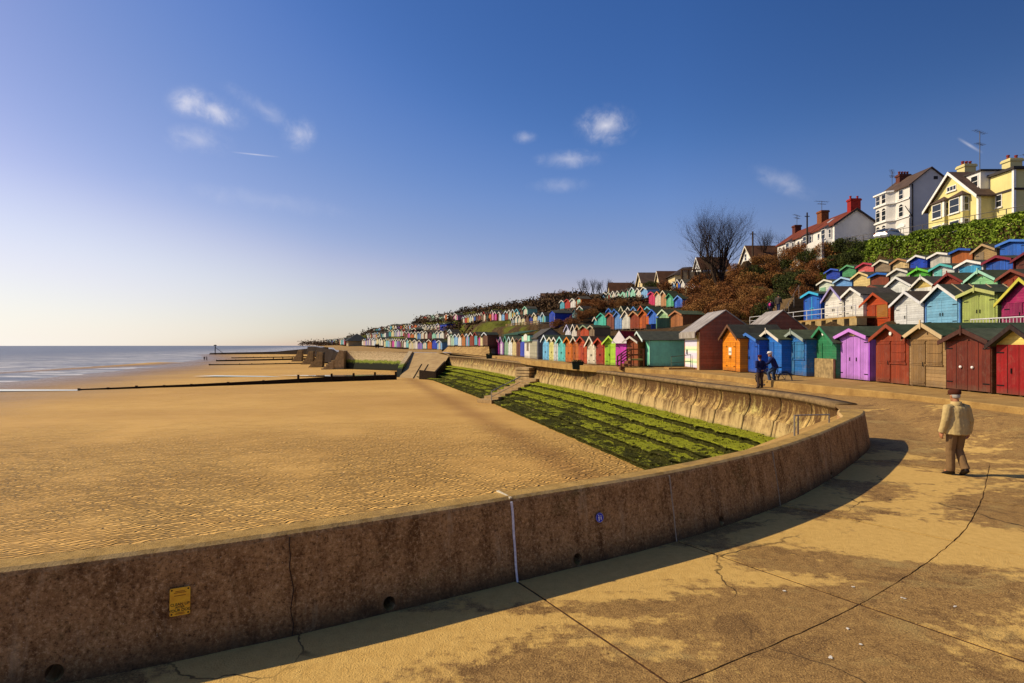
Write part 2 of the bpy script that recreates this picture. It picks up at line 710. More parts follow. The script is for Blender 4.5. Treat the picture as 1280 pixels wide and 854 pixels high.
def stained_seawall():
    t = NT('seawall_render', 0.85, 0.2)
    w = t.coord('World')
    zz = t.xyz(w)[2]
    mid = t.noise(w, 2.5, 5, 0.7)
    st = t.noise(t.scaled(w, (1.3, 1.3, 0.14)), 1.7, 6, 0.72, 0.7)
    fine = t.noise(w, 8, 5, 0.75)
    c = t.mix(t.ramp(mid, 0.3, 0.7), (.4, .25, .07), (.66, .46, .16))
    c = t.mix(t.ramp(t.noise(w, 0.5, 3), .5, .65, 0, .6), c, (.46, .42, .12))
    low = t.ramp(zz, -.78, -.73, 1, 0)
    blocks = t.mix(t.ramp(fine, 0.35, 0.7), (.34, .23, .09), (.56, .41, .18))
    c = t.mix(t.math('MULTIPLY', low, .8), c, blocks)
    # dark runs dripping from the coping
    v = t.math('ADD', t.math('ADD', st, t.math('MULTIPLY', t.math('SUBTRACT', fine, .5), .25)), t.ramp(zz, -1.3, .3, -.07, .24))
    c = t.mix(t.math('MULTIPLY', t.ramp(v, 0.42, 0.66), t.ramp(fine, .25, .5, .72, 1)), c, (.085, .04, .011))
    c = t.mix(t.ramp(fine, 0.58, 0.68, 0, .85), c, (.1, .06, .028))
    c = t.mix(t.ramp(t.math('ADD', zz, t.math('MULTIPLY', mid, .5)), -1.2, -1.05, .5, 0), c, (.1, .11, .03))
    n = t.n('ShaderNodeNewGeometry').outputs['Normal']
    top = t.mix(t.ramp(fine, 0.3, 0.7), (.15, .09, .04), (.34, .23, .1))
    t.color(t.mix(t.ramp(t.xyz(n)[2], .6, .85), c, top))
    t.bump(t.math('ADD', fine, mid), 0.6, 0.03)
    return t.m


def weed_steps():
    t = NT('weedy_concrete', 0.95, 0.08)
    w = t.coord('World')
    zz = t.xyz(w)[2]
    a = t.noise(w, 2.2, 6, 0.75, 0.5)
    b = t.noise(w, 9, 5, 0.75)
    big = t.noise(w, 0.35, 3)
    tiny = t.noise(w, 22, 4, .75)
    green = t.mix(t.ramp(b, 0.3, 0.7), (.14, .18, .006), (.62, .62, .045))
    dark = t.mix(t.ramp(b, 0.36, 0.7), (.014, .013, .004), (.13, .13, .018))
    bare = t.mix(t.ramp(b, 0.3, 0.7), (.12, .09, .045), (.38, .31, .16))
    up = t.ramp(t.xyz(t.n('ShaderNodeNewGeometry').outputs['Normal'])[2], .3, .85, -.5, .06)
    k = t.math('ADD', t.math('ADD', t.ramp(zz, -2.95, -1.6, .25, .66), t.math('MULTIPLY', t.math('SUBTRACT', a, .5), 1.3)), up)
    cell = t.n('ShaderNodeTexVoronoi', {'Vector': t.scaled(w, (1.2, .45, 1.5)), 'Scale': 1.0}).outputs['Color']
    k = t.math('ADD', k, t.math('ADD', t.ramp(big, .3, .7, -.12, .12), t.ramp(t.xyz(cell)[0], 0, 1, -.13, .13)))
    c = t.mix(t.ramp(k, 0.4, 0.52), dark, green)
    c = t.mix(t.ramp(t.math('ADD', a, t.math('MULTIPLY', b, .5)), .87, .95), c, bare)
    c = t.mix(t.ramp(tiny, .3, .5, .85, 0), c, (.006, .007, .003))
    t.color(c)
    t.bump(t.math('ADD', t.math('ADD', a, b), tiny), 1.0, 0.12)
    return t.m


def sand_mat():
    t = NT('beach_sand', 0.85, 0.25)
    w = t.coord('World')
    X = t.xyz(w)
    big = t.noise(t.scaled(w, (.35, 1, 1)), 0.09, 4, 0.55)
    mid = t.noise(t.scaled(w, (.5, 1, 1)), 1.1, 5, 0.65)
    fine = t.noise(w, 25, 3, .6)
    c = t.mix(t.ramp(big, 0.3, 0.7), (.47, .268, .066), (.62, .375, .1))
    c = t.mix(t.ramp(mid, 0.42, 0.72, 0, .4), c, (.42, .22, .045))
    c = t.mix(t.ramp(fine, 0.55, 0.8, 0, .25), c, (.3, .15, .03))
    u = t.math('ABSOLUTE', t.math('SUBTRACT', t.math('ADD', X[0], t.math('MULTIPLY', X[1], .28)), 10.3))
    u = t.math('ADD', u, t.math('MULTIPLY', t.noise(w, .3, 5, .65), 2.4))
    c = t.mix(t.ramp(u, 1.4, 3.0, .6, 0), c, (.27, .13, .03))
    # damp sand low on the shore and along the foot of the steps
    wet = t.ramp(t.math('ADD', X[2], t.ramp(mid, 0, 1, -.1, .1)), -3.95, -3.6, 1, 0)
    c = t.mix(t.math('MULTIPLY', wet, .8), c, (.15, .095, .05))
    t.color(c)
    t.rough(t.ramp(wet, 0, 1, .85, .28))
    # ripples left by the tide
    ang = t.n('ShaderNodeVectorRotate', {'Vector': w, 'Angle': R(62)}, rotation_type='Z_AXIS').outputs[0]
    wob = t.noise(w, 0.9, 3, .5)
    def ripple(scale, off):
        wv = t.n('ShaderNodeTexWave', {'Vector': t.scaled(ang, (1, .55, 1)), 'Scale': scale, 'Distortion': 15.0, 'Detail': 3.0, 'Detail Scale': .42, 'Detail Roughness': .62, 'Phase Offset': off}, wave_type='BANDS', bands_direction='X', wave_profile='SIN')
        return wv.outputs['Fac']
    wn = t.n('ShaderNodeTexNoise', {'Vector': w, 'Scale': 1.6, 'Detail': 2.0, 'Roughness': .55}).outputs['Color']
    wo = t.n('ShaderNodeVectorMath', {0: wn, 1: (.5, .5, .5)}, operation='SUBTRACT').outputs[0]
    ang = t.n('ShaderNodeVectorMath', {0: ang, 1: t.scaled(wo, (.62, .62, 0))}, operation='ADD').outputs[0]
    wv = t.n('ShaderNodeTexWave', {'Vector': ang, 'Scale': 1.6, 'Distortion': 1.8, 'Detail': 2.0, 'Detail Scale': 1.5}, wave_type='BANDS', bands_direction='X', wave_profile='SIN').outputs['Fac']
    rn = t.noise(t.scaled(ang, (3.4, 1.0, 1)), 1.0, 1.5, .5, .4)
    rn = t.math('SUBTRACT', 1.0, t.math('ABSOLUTE', t.math('MULTIPLY', t.math('SUBTRACT', rn, .5), 5.0)), None, True)
    r = t.math('ADD', t.math('MULTIPLY', wv, .95), t.math('MULTIPLY', rn, .12))
    patch = t.ramp(t.noise(t.scaled(w, (1, 1, 1)), 0.2, 4, .6), 0.3, 0.55, 0.3, 1.0)
    h = t.math('MULTIPLY', t.math('MULTIPLY', r, patch), t.ramp(X[1], 18, 46, 1, .2))
    t.bump(h, 1.0, 0.18)
    t.bump(mid, 0.3, 0.06)
    t.bump(fine, 0.2, 0.006)
    return t.m


def dark_timber():
    t = NT('wet_dark_timber', 0.95, 0.05)
    w = t.coord('World')
    n = t.noise(t.scaled(w, (1, 1, 4)), 3, 4, .7)
    t.color(t.mix(t.ramp(n, .3, .7), (.01, .007, .005), (.04, .026, .016)))
    t.bump(n, .6, .03)
    return t.m


M_FLOOR = concrete_floor()
M_WALL = concrete_wall()
M_SEAW = stained_seawall()
M_WEED = weed_steps()
M_SAND = sand_mat()
M_TIMB = dark_timber()
M_PLATF = None


def platform_mat():
    t = NT('platform_concrete', 0.9, 0.2)
    w = t.coord('World')
    a = t.noise(w, 1.2, 6, .7)
    b = t.noise(w, 22, 3, .6)
    c = t.mix(t.ramp(a, .3, .7), (.22, .122, .034), (.43, .27, .082))
    c = t.mix(t.ramp(b, .55, .75, 0, .5), c, (.12, .07, .03))
    t.color(c)
    t.bump(t.math('ADD', a, b), .5, .02)
    return t.m


M_PLATF = platform_mat()

# ------------------------------------------------------------------ beach, sea
def build_sand():
    ys = list(np.arange(-6, 60, 1.5)) + list(np.arange(60, 200, 4)) + list(np.arange(200, 440, 12))
    xs = list(np.arange(-420, -160, 13)) + list(np.arange(-160, -40, 3)) + list(np.arange(-40, 26, 1.6))
    v, f = [], []
    for y in ys:
        for x in xs:
            v.append((x, y, sand_z(x, y)))
    n = len(xs)
    for i in range(len(ys) - 1):
        for j in range(n - 1):
            f.append((i * n + j, i * n + j + 1, (i + 1) * n + j + 1, (i + 1) * n + j))
    m = MB().add(v, f)
    structure(m.build('beach_sand', M_SAND, smooth=True, fix=False))


def build_sea():
    t = NT('sea_water', 0.35, 0.1)
    w = t.coord('World')
    n1 = t.noise(t.scaled(w, (.12, .5, 1)), .35, 5, .6)
    n2 = t.noise(t.scaled(w, (.02, .09, 1)), .5, 4, .6)
    c = t.mix(t.ramp(n2, .35, .65), (.045, .055, .075), (.13, .13, .14))
    # broken crests near the shore
    X = t.xyz(w)
    shore = t.math('ADD', X[0], t.math('MULTIPLY', X[1], .31))
    near = t.ramp(shore, -330, -105, 0, 1)
    fo = t.noise(t.scaled(w, (.05, .34, 1)), .8, 6, .7, .6)
    foam = t.math('MULTIPLY', t.ramp(t.math('ADD', fo, t.math('MULTIPLY', near, .1)), .58, .66), near)
    t.color(t.mix(foam, c, (.6, .59, .58)))
    t.rough(t.ramp(foam, 0, 1, .32, .8))
    t.bump(n1, 0.8, .8)
    m = MB()
    m.poly((-9000, -60, -4.0), (60, -60, -4.0), (60, 420, -4.0), (9000, 900, -4.0), (9000, 16000, -4.0), (-9000, 16000, -4.0))
    structure(m.build('sea', t.m, fix=False))
    # strip of standing water left by the tide at the end of the first groyne
    p = NT('shallow_pool', 0.05, 0.6)
    p.color((.35, .3, .24))
    def pool(pts, z, nm='tide_pool'):
        mm = MB()
        mm.poly(*[(x, y, z) for x, y in pts])
        structure(mm.build(nm, p.m, fix=False))
    return pool


def strip_mesh(rows, mat, name, smooth=False):
    v, f = [], []
    n = len(rows[0])
    for r in rows:
        v.extend(r)
    for i in range(len(rows) - 1):
        for j in range(n - 1):
            f.append((i * n + j, i * n + j + 1, (i + 1) * n + j + 1, (i + 1) * n + j))
    return MB().add(v, f).build(name, mat, smooth=smooth, fix=False)


def xwall(y):
    if y < WALLY[0][0]:
        return -14
    if y <= 15.1:
        return interp(y, WALLY)
    if y <= 20.9:
        return lerp(9.4, 11.75, (y - 15.1) / 5.8)
    return xcap(y)


KERB = [(3, 14.4), (16.2, 14.4), (21.7, 14.2), (26.3, 13.2), (33, 12.4), (40, 11.4), (46, 8.9), (50, 6.4), (53.6, 5.2), (66, 1.9), (80, .2), (98, -3.9), (112, -9.5), (126, -15.4)]


def build_promenade():
    ys = list(np.arange(-1.5, 30, .5)) + list(np.arange(30, 119.1, 2.0))
    wp = np.array([(WALL.pt(d).x, WALL.pt(d).y) for d in np.arange(0, WALL.L - 1.2, .1)])
    def under(x, y):
        q = np.hypot(wp[:, 0] - x, wp[:, 1] - y)
        k = int(q.argmin())
        return 20 < k < len(wp) - 4 and q[k] < 13.4 and q[k] > .0
    rows = []
    for y in ys:
        a = xwall(y) - (0.12 if y < 20.9 else -0.05)
        b = interp(y, KERB) + .1
        r = []
        for k in range(25):
            x = lerp(a, b, k / 24)
            r.append((x, y, prom_z(x, y) - (.05 if under(x, y) else .0)))
        rows.append(r)
    structure(strip_mesh(rows, M_FLOOR, 'promenade', True))
    # cast slabs beside the parapet, with open joints between them
    m = MB()
    d0 = 0.0
    # arc length of the wall joints
    def s_of(x, y):
        return min(np.arange(0, WALL.L, .02), key=lambda d: (WALL.pt(d) - Vector((x, y))).length)
    js = [float(s_of(*p)) for p in ((.06, 6.35), (2.18, 7.65), (4.36, 9.36))]
    joints = [js[0] - 2.7 * 3, js[0] - 5.2, js[0] - 5.19, js[0], js[1], js[2], js[2] + 2.6, js[2] + 5.2, WALL.L - .9]
    tl = [(.0, 2.28), (2.28, 5.0), (5.0, 7.8), (7.8, 10.8), (10.8, 13.8)]
    g = .018
    gl = .007
    for a, b in zip(joints, joints[1:]):
        if b - a < .1:
            continue
        for t0, t1 in tl:
            ca = []
            N = 22
            dz = random.uniform(-.003, .003)
            for i in range(N + 1):
                d = lerp(a + g, b - g, i / N)
                for k in range(7):
                    w = lerp(t0 + gl, t1 - gl, k / 6)
                    jx = .008 * noise.noise(Vector((d * 4, w * 4, 1))) + .007 * noise.noise(Vector((d * 17, w * 17, 4)))
                    p = WALL.pt(d) + WALL.nor(d) * (w + jx)
                    ca.append((p.x + jx, p.y, prom_z(p.x, p.y) + .004 + dz))
            fs = []
            for i in range(N):
                for k in range(6):
                    fs.append((i * 7 + k, i * 7 + k + 1, (i + 1) * 7 + k + 1, (i + 1) * 7 + k))
            m.add(ca, fs)
            # sides of the slab
            per = [i * 7 for i in range(N + 1)] + [N * 7 + k for k in range(1, 7)] + [i * 7 + 6 for i in range(N - 1, -1, -1)] + [k for k in range(5, 0, -1)]
            top = [ca[i] for i in per]
            low = [(p[0], p[1], p[2] - .05) for p in top]
            q = len(top)
            m.add(top + low, [(i, (i + 1) % q, q + (i + 1) % q, q + i) for i in range(q)])
    so = structure(m.build('promenade_slabs', M_FLOOR))
    at_ = so.data.attributes.new('drift', 'FLOAT', 'POINT')
    vals = []
    for v in so.data.vertices:
        q = float(np.hypot(wp[:, 0] - v.co.x, wp[:, 1] - v.co.y).min())
        vals.append(max(0.0, 1 - abs(q - .3) / .9))
    at_.data.foreach_set('value', vals)
    bed = []
    for i in range(60):
        d = lerp(joints[0] + .1, joints[-1] - .1, i / 59)
        bed.append([(WALL.pt(d).x + WALL.nor(d).x * w, WALL.pt(d).y + WALL.nor(d).y * w, prom_z(*(WALL.pt(d) + WALL.nor(d) * w)) - .007) for w in [lerp(-.05, 13.7, k / 24) for k in range(25)]])
    structure(strip_mesh(bed, plain('#4a3018', .95, 0, .6, 9), 'slab_bed'))
    return joints


def build_platform():
    """raised footing of the promenade huts with its kerb"""
    ys = list(np.arange(3, 60, 1.5)) + list(np.arange(60, 98.5, 4))
    rows = []
    for y in ys:
        xk = interp(y, KERB)
        ja = .03 * noise.noise(Vector((0, y * .9, 2)))
        z = .85 if y < 60 else .93
        zb = prom_z(xk, y) - .1
        rows.append([(xk + ja, y, zb), (xk + ja, y, z - .03), (xk + .03 + ja, y, z), (xk + 1.5, y, z), (xk + 6.5, y, z + .02)])
    structure(strip_mesh(rows, M_PLATF, 'hut_platform'))
    m = MB()
    # far promenade up to the point
    st = [((-13.0, 119.05), (-15.0, 125)), ((-17, 127), (-16.4, 134)), ((-22.5, 130.2), (-17.5, 138)), ((-42.2, 146.3), (-29, 153)), ((-49, 160), (-38, 171)), ((-62, 200), (-55, 213)), ((-72, 222), (-64, 226)), ((-92, 280), (-84, 280)), ((-118, 345), (-110, 345))]
    zz = [.95, 1.05, 1.1, 1.1, 1.4, 1.8, 2.0, 2.2, 2.3]
    rows = []
    for (a, b), z in zip(st, zz):
        rows.append([(lerp(a[0], b[0], k / 4), lerp(a[1], b[1], k / 4), z + .5 * k / 4 * (1 if z > 1 else 0)) for k in range(5)])
    structure(strip_mesh(rows, M_PLATF, 'far_promenade'))
    # sloping concrete apron below the huts on the bend
    rows = []
    low = [(-3.7, 97), (-9.4, 111.5), (-15.2, 125.5)]
    top = [(-4.2, 104), (-9, 115), (-14.0, 126.6)]
    for k in range(9):
        u = k / 8
        i = min(int(u * 2), 1)
        f = u * 2 - i
        a = Vector((lerp(low[i][0], low[i + 1][0], f), lerp(low[i][1], low[i + 1][1], f), lerp(.75, 1.2, u)))
        b = Vector((lerp(top[i][0], top[i + 1][0], f), lerp(top[i][1], top[i + 1][1], f), 2.42))
        rows.append([tuple(a.lerp(b, q / 6)) for q in range(7)] + [(b.x + 3, b.y + 1.0, 2.42)])
    ap = NT('apron_concrete', .9, .2)
    aw = ap.coord('World')
    an = ap.noise(ap.scaled(aw, (1.0, .5, 2.5)), .8, 6, .75, 1.0)
    ap.color(ap.mix(ap.ramp(an, .35, .65), (.17, .095, .03), (.42, .27, .09)))
    ap.bump(an, .5, .05)
    structure(strip_mesh(rows, ap.m, 'concrete_apron'))


def build_parapet(joints):
    """low wall along the promenade, drained by round holes"""
    root = thing('parapet_wall', 'long curving brown concrete parapet with round drain holes between promenade and sand', 'wall', (0, 0, 0))
    rings = []
    n = 140
    H = .9
    def sect(d):
        p, q = WALL.pt(d), WALL.nor(d)
        e = sm((d - (WALL.L - 2.2)) / 1.6)      # the end broadens into a block
        th = .3 + .3 * e
        o = lambda off, z: Vector((p.x + q.x * off, p.y + q.y * off, z))
        b = -.15
        wob = .006 * noise.noise(Vector((d * 1.2, 0, 5)))
        return [o(.01, -.06), o(b + .022 + wob, H - .06), o(b + .012 + wob, H - .028), o(b - .022, H), o(b - th + .05, H - .005), o(b - th, H - .05), o(b - th - .1, -3.3), o(-.02, -3.3)]
    for i in range(n + 1):
        rings.append(sect(lerp(0.0, WALL.L, i / n)))
    base = MB().loft(rings)
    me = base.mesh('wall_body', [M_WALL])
    # drain holes
    holes = []
    for px, py in ((67, 838), (487, 754), (723, 700), (903, 650), (1040, 608), (-240, 910)):
        r = (px - 640) / F
        d = min(np.arange(0, WALL.L, .01), key=lambda s: abs(WALL.pt(s).x - r * WALL.pt(s).y) + (100 if WALL.pt(s).y < 0 else 0))
        p, q = WALL.pt(d), WALL.nor(d)
        z = CZ - (py - 432) / F * (p.y + .05)
        z = max(.085, min(.2, z))
        holes.append((d, z))
    cut = MB()
    for d, z in holes:
        p, q, tg = WALL.pt(d), WALL.nor(d), WALL.tan(d)
        ring = []
        for off in (.4, -1.4 if d == holes[0][0] else -.32):
            ring.append([Vector((p.x + q.x * off + tg.x * .062 * math.cos(a), p.y + q.y * off + tg.y * .062 * math.cos(a), z + .066 * math.sin(a))) for a in [2 * math.pi * k / 14 for k in range(14)]])
        cut.loft(ring)
    co = cut.build('tmp_cut', M_WALL)
    me2 = evaluated(me, [('BOOLEAN', dict(object=co, operation='DIFFERENCE', solver='EXACT'))], 'wall_body')
    bpy.data.objects.remove(co)
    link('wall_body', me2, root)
    # filler in the joints
    def face(d, v, off=.0):
        p, q = WALL.pt(d), WALL.nor(d)
        o = lerp(.01, -.12, v) + off
        return Vector((p.x + q.x * o, p.y + q.y * o, lerp(-.06, H - .05, v)))
    js0 = joints[3]
    for d, col, wdt in ((joints[3], '#e4dfe8', .011), (joints[4], '#a8987f', .007), (joints[5], '#9a8a70', .008), (js0 - 2.35, '#2a1c12', .003), (joints[1] - .6, '#8a7a60', .007)):
        m = MB()
        pts = []
        for k in range(25):
            v = k / 24
            jt = .010 * noise.noise(Vector((d, v * 3, 7))) + (.03 * noise.noise(Vector((d, v * 5, 3))) if wdt < .005 else 0)
            pts.append((d + jt, v))
        left = [face(a - wdt, v, .006) for a, v in pts]
        right = [face(a + wdt, v, .006) for a, v in pts]
        lf = [face(a - wdt, v, -.02) for a, v in pts]
        rt = [face(a + wdt, v, -.02) for a, v in pts]
        m.loft([[lf[i], left[i], right[i], rt[i]] for i in range(len(pts))])
        m.build('joint_filler', plain(col, .7, 0, .25, 30), root)
        # and across the top
        if wdt > .008:
            p, q, tg = WALL.pt(d), WALL.nor(d), WALL.tan(d)
            mm = MB()
            a = Vector((p.x - q.x * .135, p.y - q.y * .135, H - .012))
            b = Vector((p.x - q.x * .44, p.y - q.y * .44, H + .001))
            mm.bar(a, b, wdt * 2.6, .016)
            mm.build('joint_filler', plain('#cfc3a4', .8, 0, .25, 30), root)
    return root, face


def build_seawall():
    root = thing('sea_wall', 'curved concrete sea wall streaked with dark stains above the green weedy steps', 'wall')
    prof = [(-1.0, -.6), (-1.0, .47), (-.06, .475), (.0, .44), (.02, .36), (-.02, .27), (-.07, .2), (-.09, .1), (-.1, -.05), (-.08, -.2), (-.03, -.38), (.05, -.53), (.13, -.66), (.19, -.735), (.23, -.74), (.25, -.77), (.42, -1.55), (.4, -1.9), (-1.0, -1.9)]
    def ring(d, inset=0.0):
        p, q = CAP.pt(d), -CAP.nor(d)
        # normal to the left of the way is the sea side
        out = []
        for o, z in prof:
            oo = o - inset if o > -.9 else o
            out.append(Vector((p.x + q.x * oo, p.y + q.y * oo, z - (inset if z > .3 else 0))))
        return out
    L = CAP.L
    seg = 2.35
    k = 0
    d = 0.0
    m = MB()
    gap = .045
    while d < L - .5:
        e = min(d + seg + random.uniform(-.1, .1), L)
        j = random.uniform(-.02, .02)
        m.loft([ring(d + gap, .03), ring(d + gap + .03, j * .3), ring((d + e) / 2, j * .3), ring(e - gap - .03, j * .3), ring(e - gap, .03)])
        d = e
    m.build('wall_panels', M_SEAW, root)
    b = MB()
    b.loft([ring(lerp(.05, L - .05, i / 60), .07) for i in range(61)])
    b.build('wall_core', plain('#2a2018', .9), root)
    # coping strip, darker and rounded
    c = MB()
    cp = [(-.72, .47), (-.72, .505), (-.04, .51), (.03, .47), (.045, .38), (.02, .3), (-.02, .29), (-.03, .44)]
    rings = []
    for i in range(120):
        d = lerp(0, L, i / 119)
        p, q = CAP.pt(d), -CAP.nor(d)
        w = .012 * noise.noise(Vector((d * 1.5, 1, 1)))
        rings.append([Vector((p.x + q.x * (o + w), p.y + q.y * (o + w), z + w)) for o, z in cp])
    c.loft(rings)
    t = NT('coping_concrete', .9, .2)
    w = t.coord('World')
    n = t.noise(w, 3, 6, .75)
    t.color(t.mix(t.ramp(n, .3, .7), (.09, .055, .025), (.3, .2, .085)))
    t.bump(n, .7, .03)
    c.build('coping', t.m, root, True)
    return root


EDGE = [(14, 10.5), (20, 8.2), (26.8, 5.98), (37, 3.3), (46, .9), (58, -2.1), (74, -6.9), (94.6, -13.0), (101, -16.2), (112, -21)]


def build_steps():
    """weed-grown steps between sea wall and sand"""
    root = thing('stepped_revetment', 'broad concrete steps covered in bright green algae and dark weed', 'steps')
    N = 5
    L = CAP.L
    stations = []
    nst = 520
    for i in range(nst + 1):
        d = lerp(0, L - 4, i / nst)
        p, q = CAP.pt(d), -CAP.nor(d)
        a = Vector((p.x + q.x * .42, p.y + q.y * .42, -1.42))
        yb = p.y + lerp(.5, -8, sm((p.y - 60) / 50))
        b = Vector((interp(yb, EDGE), yb, 0))
        b.z = sand_z(b.x, b.y) - .06
        stations.append((a, b, d))
    prof = []
    for k in range(N):
        prof.append((k / N, k / N))          # back of tread
        prof.append(((k + .25) / N, k / N + .004))
        prof.append(((k + .5) / N, k / N + .008))
        prof.append(((k + .75) / N, k / N + .012))
        prof.append(((k + 1) / N + .004, k / N + .018))
        prof.append(((k + 1) / N + .012, k / N + .04))
        prof.append(((k + 1) / N + .006, k / N + .065))
        prof.append(((k + 1) / N - .014, k / N + .085))
        prof.append(((k + 1) / N - .012, (k + .6) / N))
        prof.append(((k + 1) / N - .004, (k + 1) / N - .01))
    rows = []
    for a, b, d in stations:
        r = []
        for u, w in prof:
            p = a.lerp(b, u)
            z = lerp(a.z, b.z, w)
            j = noise.noise(Vector((d * 1.1, u * 9, 4))) * .09 + noise.noise(Vector((d * 4, u * 30, 8))) * .05
            jz = noise.noise(Vector((d * .8, u * 7, 14))) * .06 + noise.noise(Vector((d * 3.0, u * 25, 2))) * .05
            bl = (d + .7 * math.floor(u * N)) % 1.9
            if bl < .09:
                jz -= .09
            r.append((p.x + j, p.y, z + jz))
        rows.append(r)
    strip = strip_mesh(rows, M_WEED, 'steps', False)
    strip.name = 'step_treads'
    strip.parent = root
    # tufts of weed clinging to the treads
    n = 9000
    cs = []
    for k in range(n):
        a, b, d = stations[int(RNG.integers(0, int(len(stations) * .75)))]
        u = RNG.random() ** .8
        i = min(int(u * N), N - 1)
        f = u * N - i
        p = a.lerp(b, u)
        cs.append((p.x, p.y, lerp(a.z, b.z, (i + .04 * f) / N) + RNG.uniform(-.01, .02)))
    vs, fs = leaf_quads(np.array(cs), .05, 0, .6)
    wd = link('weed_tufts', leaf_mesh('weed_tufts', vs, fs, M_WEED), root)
    wd['kind'] = 'stuff'
    return root, stations


def build_groynes():
    mats = [M_TIMB]
    def groyne(pts, label, group='timber groynes on the beach', posts=True):
        """pts: (px, base py, top py) along the groyne"""
        root = thing('groyne', label, 'groyne', (0, 0, 0), 0, group)
        m = MB()
        ps = []
        for px, yb, yt, Y in pts:
            b = at(px, yb, Y)
            b.z = sand_z(b.x, b.y)
            h = max(.15, (yb - yt) / F * Y)
            ps.append((b, h))
        for (a, ha), (b, hb) in zip(ps, ps[1:]):
            d = (b - a)
            nrm = Vector((-d.y, d.x, 0)).normalized() * .09
            m.prism([a + Vector((0, 0, -.4)) - nrm, b + Vector((0, 0, -.4)) - nrm, b + Vector((0, 0, hb)) - nrm, a + Vector((0, 0, ha)) - nrm], nrm * 2)
        m.build('plank_wall', M_TIMB, root)
        if posts:
            for (a, ha), (b, hb) in zip(ps, ps[1:]):
                n = max(1, int((b - a).length / 3.4))
                for k in range(n + (1 if b is ps[-1][0] else 0)):
                    p = a.lerp(b, k / n)
                    h = lerp(ha, hb, k / n)
                    q = MB()
                    j = random.uniform(.5, .9) if h > .6 else random.uniform(.05, .2)
                    q.box(p.x - .15, p.y - .28, p.z - .5, p.x + .15, p.y - .095, p.z + h + j)
                    q.build('post', M_TIMB, root)
        return root
    groyne([(100, 486, 484.4, 82), (240, 482, 478.8, 86), (330, 480, 475.5, 90), (415, 478, 471.8, 94), (495, 474.2, 468.3, 98)], 'long dark timber groyne nearest the promenade, running from slipway to sea')
    groyne([(262, 454.6, 453.2, 186), (300, 453.4, 452.4, 188), (345, 452, 450.8, 190), (411, 450.2, 448.8, 194)], 'low second groyne with short posts, ending at the concrete buttress')
    groyne([(271, 450, 448.4, 235), (330, 448.6, 446.9, 240), (412, 446.6, 444.2, 245)], 'third groyne on the sand, behind the one that ends at the buttress')
    groyne([(290, 447.2, 446.2, 290), (370, 445.8, 444.6, 295), (408, 445.2, 443.6, 297)], 'thin fourth groyne just in front of the dark breakwater')
    # the dark breakwater
    root = thing('breakwater', 'long black breakwater running out to the sea in front of the point', 'breakwater')
    m = MB()
    pts = [(263, 442.9, 441.4, 420), (345, 442.2, 439.6, 400), (378, 443.2, 436.5, 380), (410, 444.5, 433.5, 360)]
    for a, b in zip(pts, pts[1:]):
        A, B = at(a[0], a[1], a[3]), at(b[0], b[1], b[3])
        A.z = B.z = -4.3
        ha, hb = at(a[0], a[2], a[3]).z, at(b[0], b[2], b[3]).z
        n = Vector((0, 2.5, 0))
        m.prism([A - n, B - n, Vector((B.x, B.y - .6, hb)), Vector((A.x, A.y - .6, ha))], Vector((0, 1.2, 0)))
        m.prism([A + n, B + n, Vector((B.x, B.y + .6, hb)), Vector((A.x, A.y + .6, ha))], Vector((0, -1.2, 0)))
    m.build('stone_bank', M_TIMB, root)
    # sea mark at the end of the breakwater
    rk = thing('beacon_post', 'thin post with a slanting stay at the seaward end of the breakwater', 'post', at(269, 442, 415))
    zt = (442 - 431) / F * 415
    MB().tube([(0, 0, -1), (0, 0, zt)], .28, 6).tube([(-.9, 0, zt - .5), (.9, 0, zt - .5)], .35, 6).build('pole', M_TIMB, rk)
    MB().tube([(0, 0, zt * .7), (6, 0, 0)], .16, 5).build('stay', M_TIMB, rk)


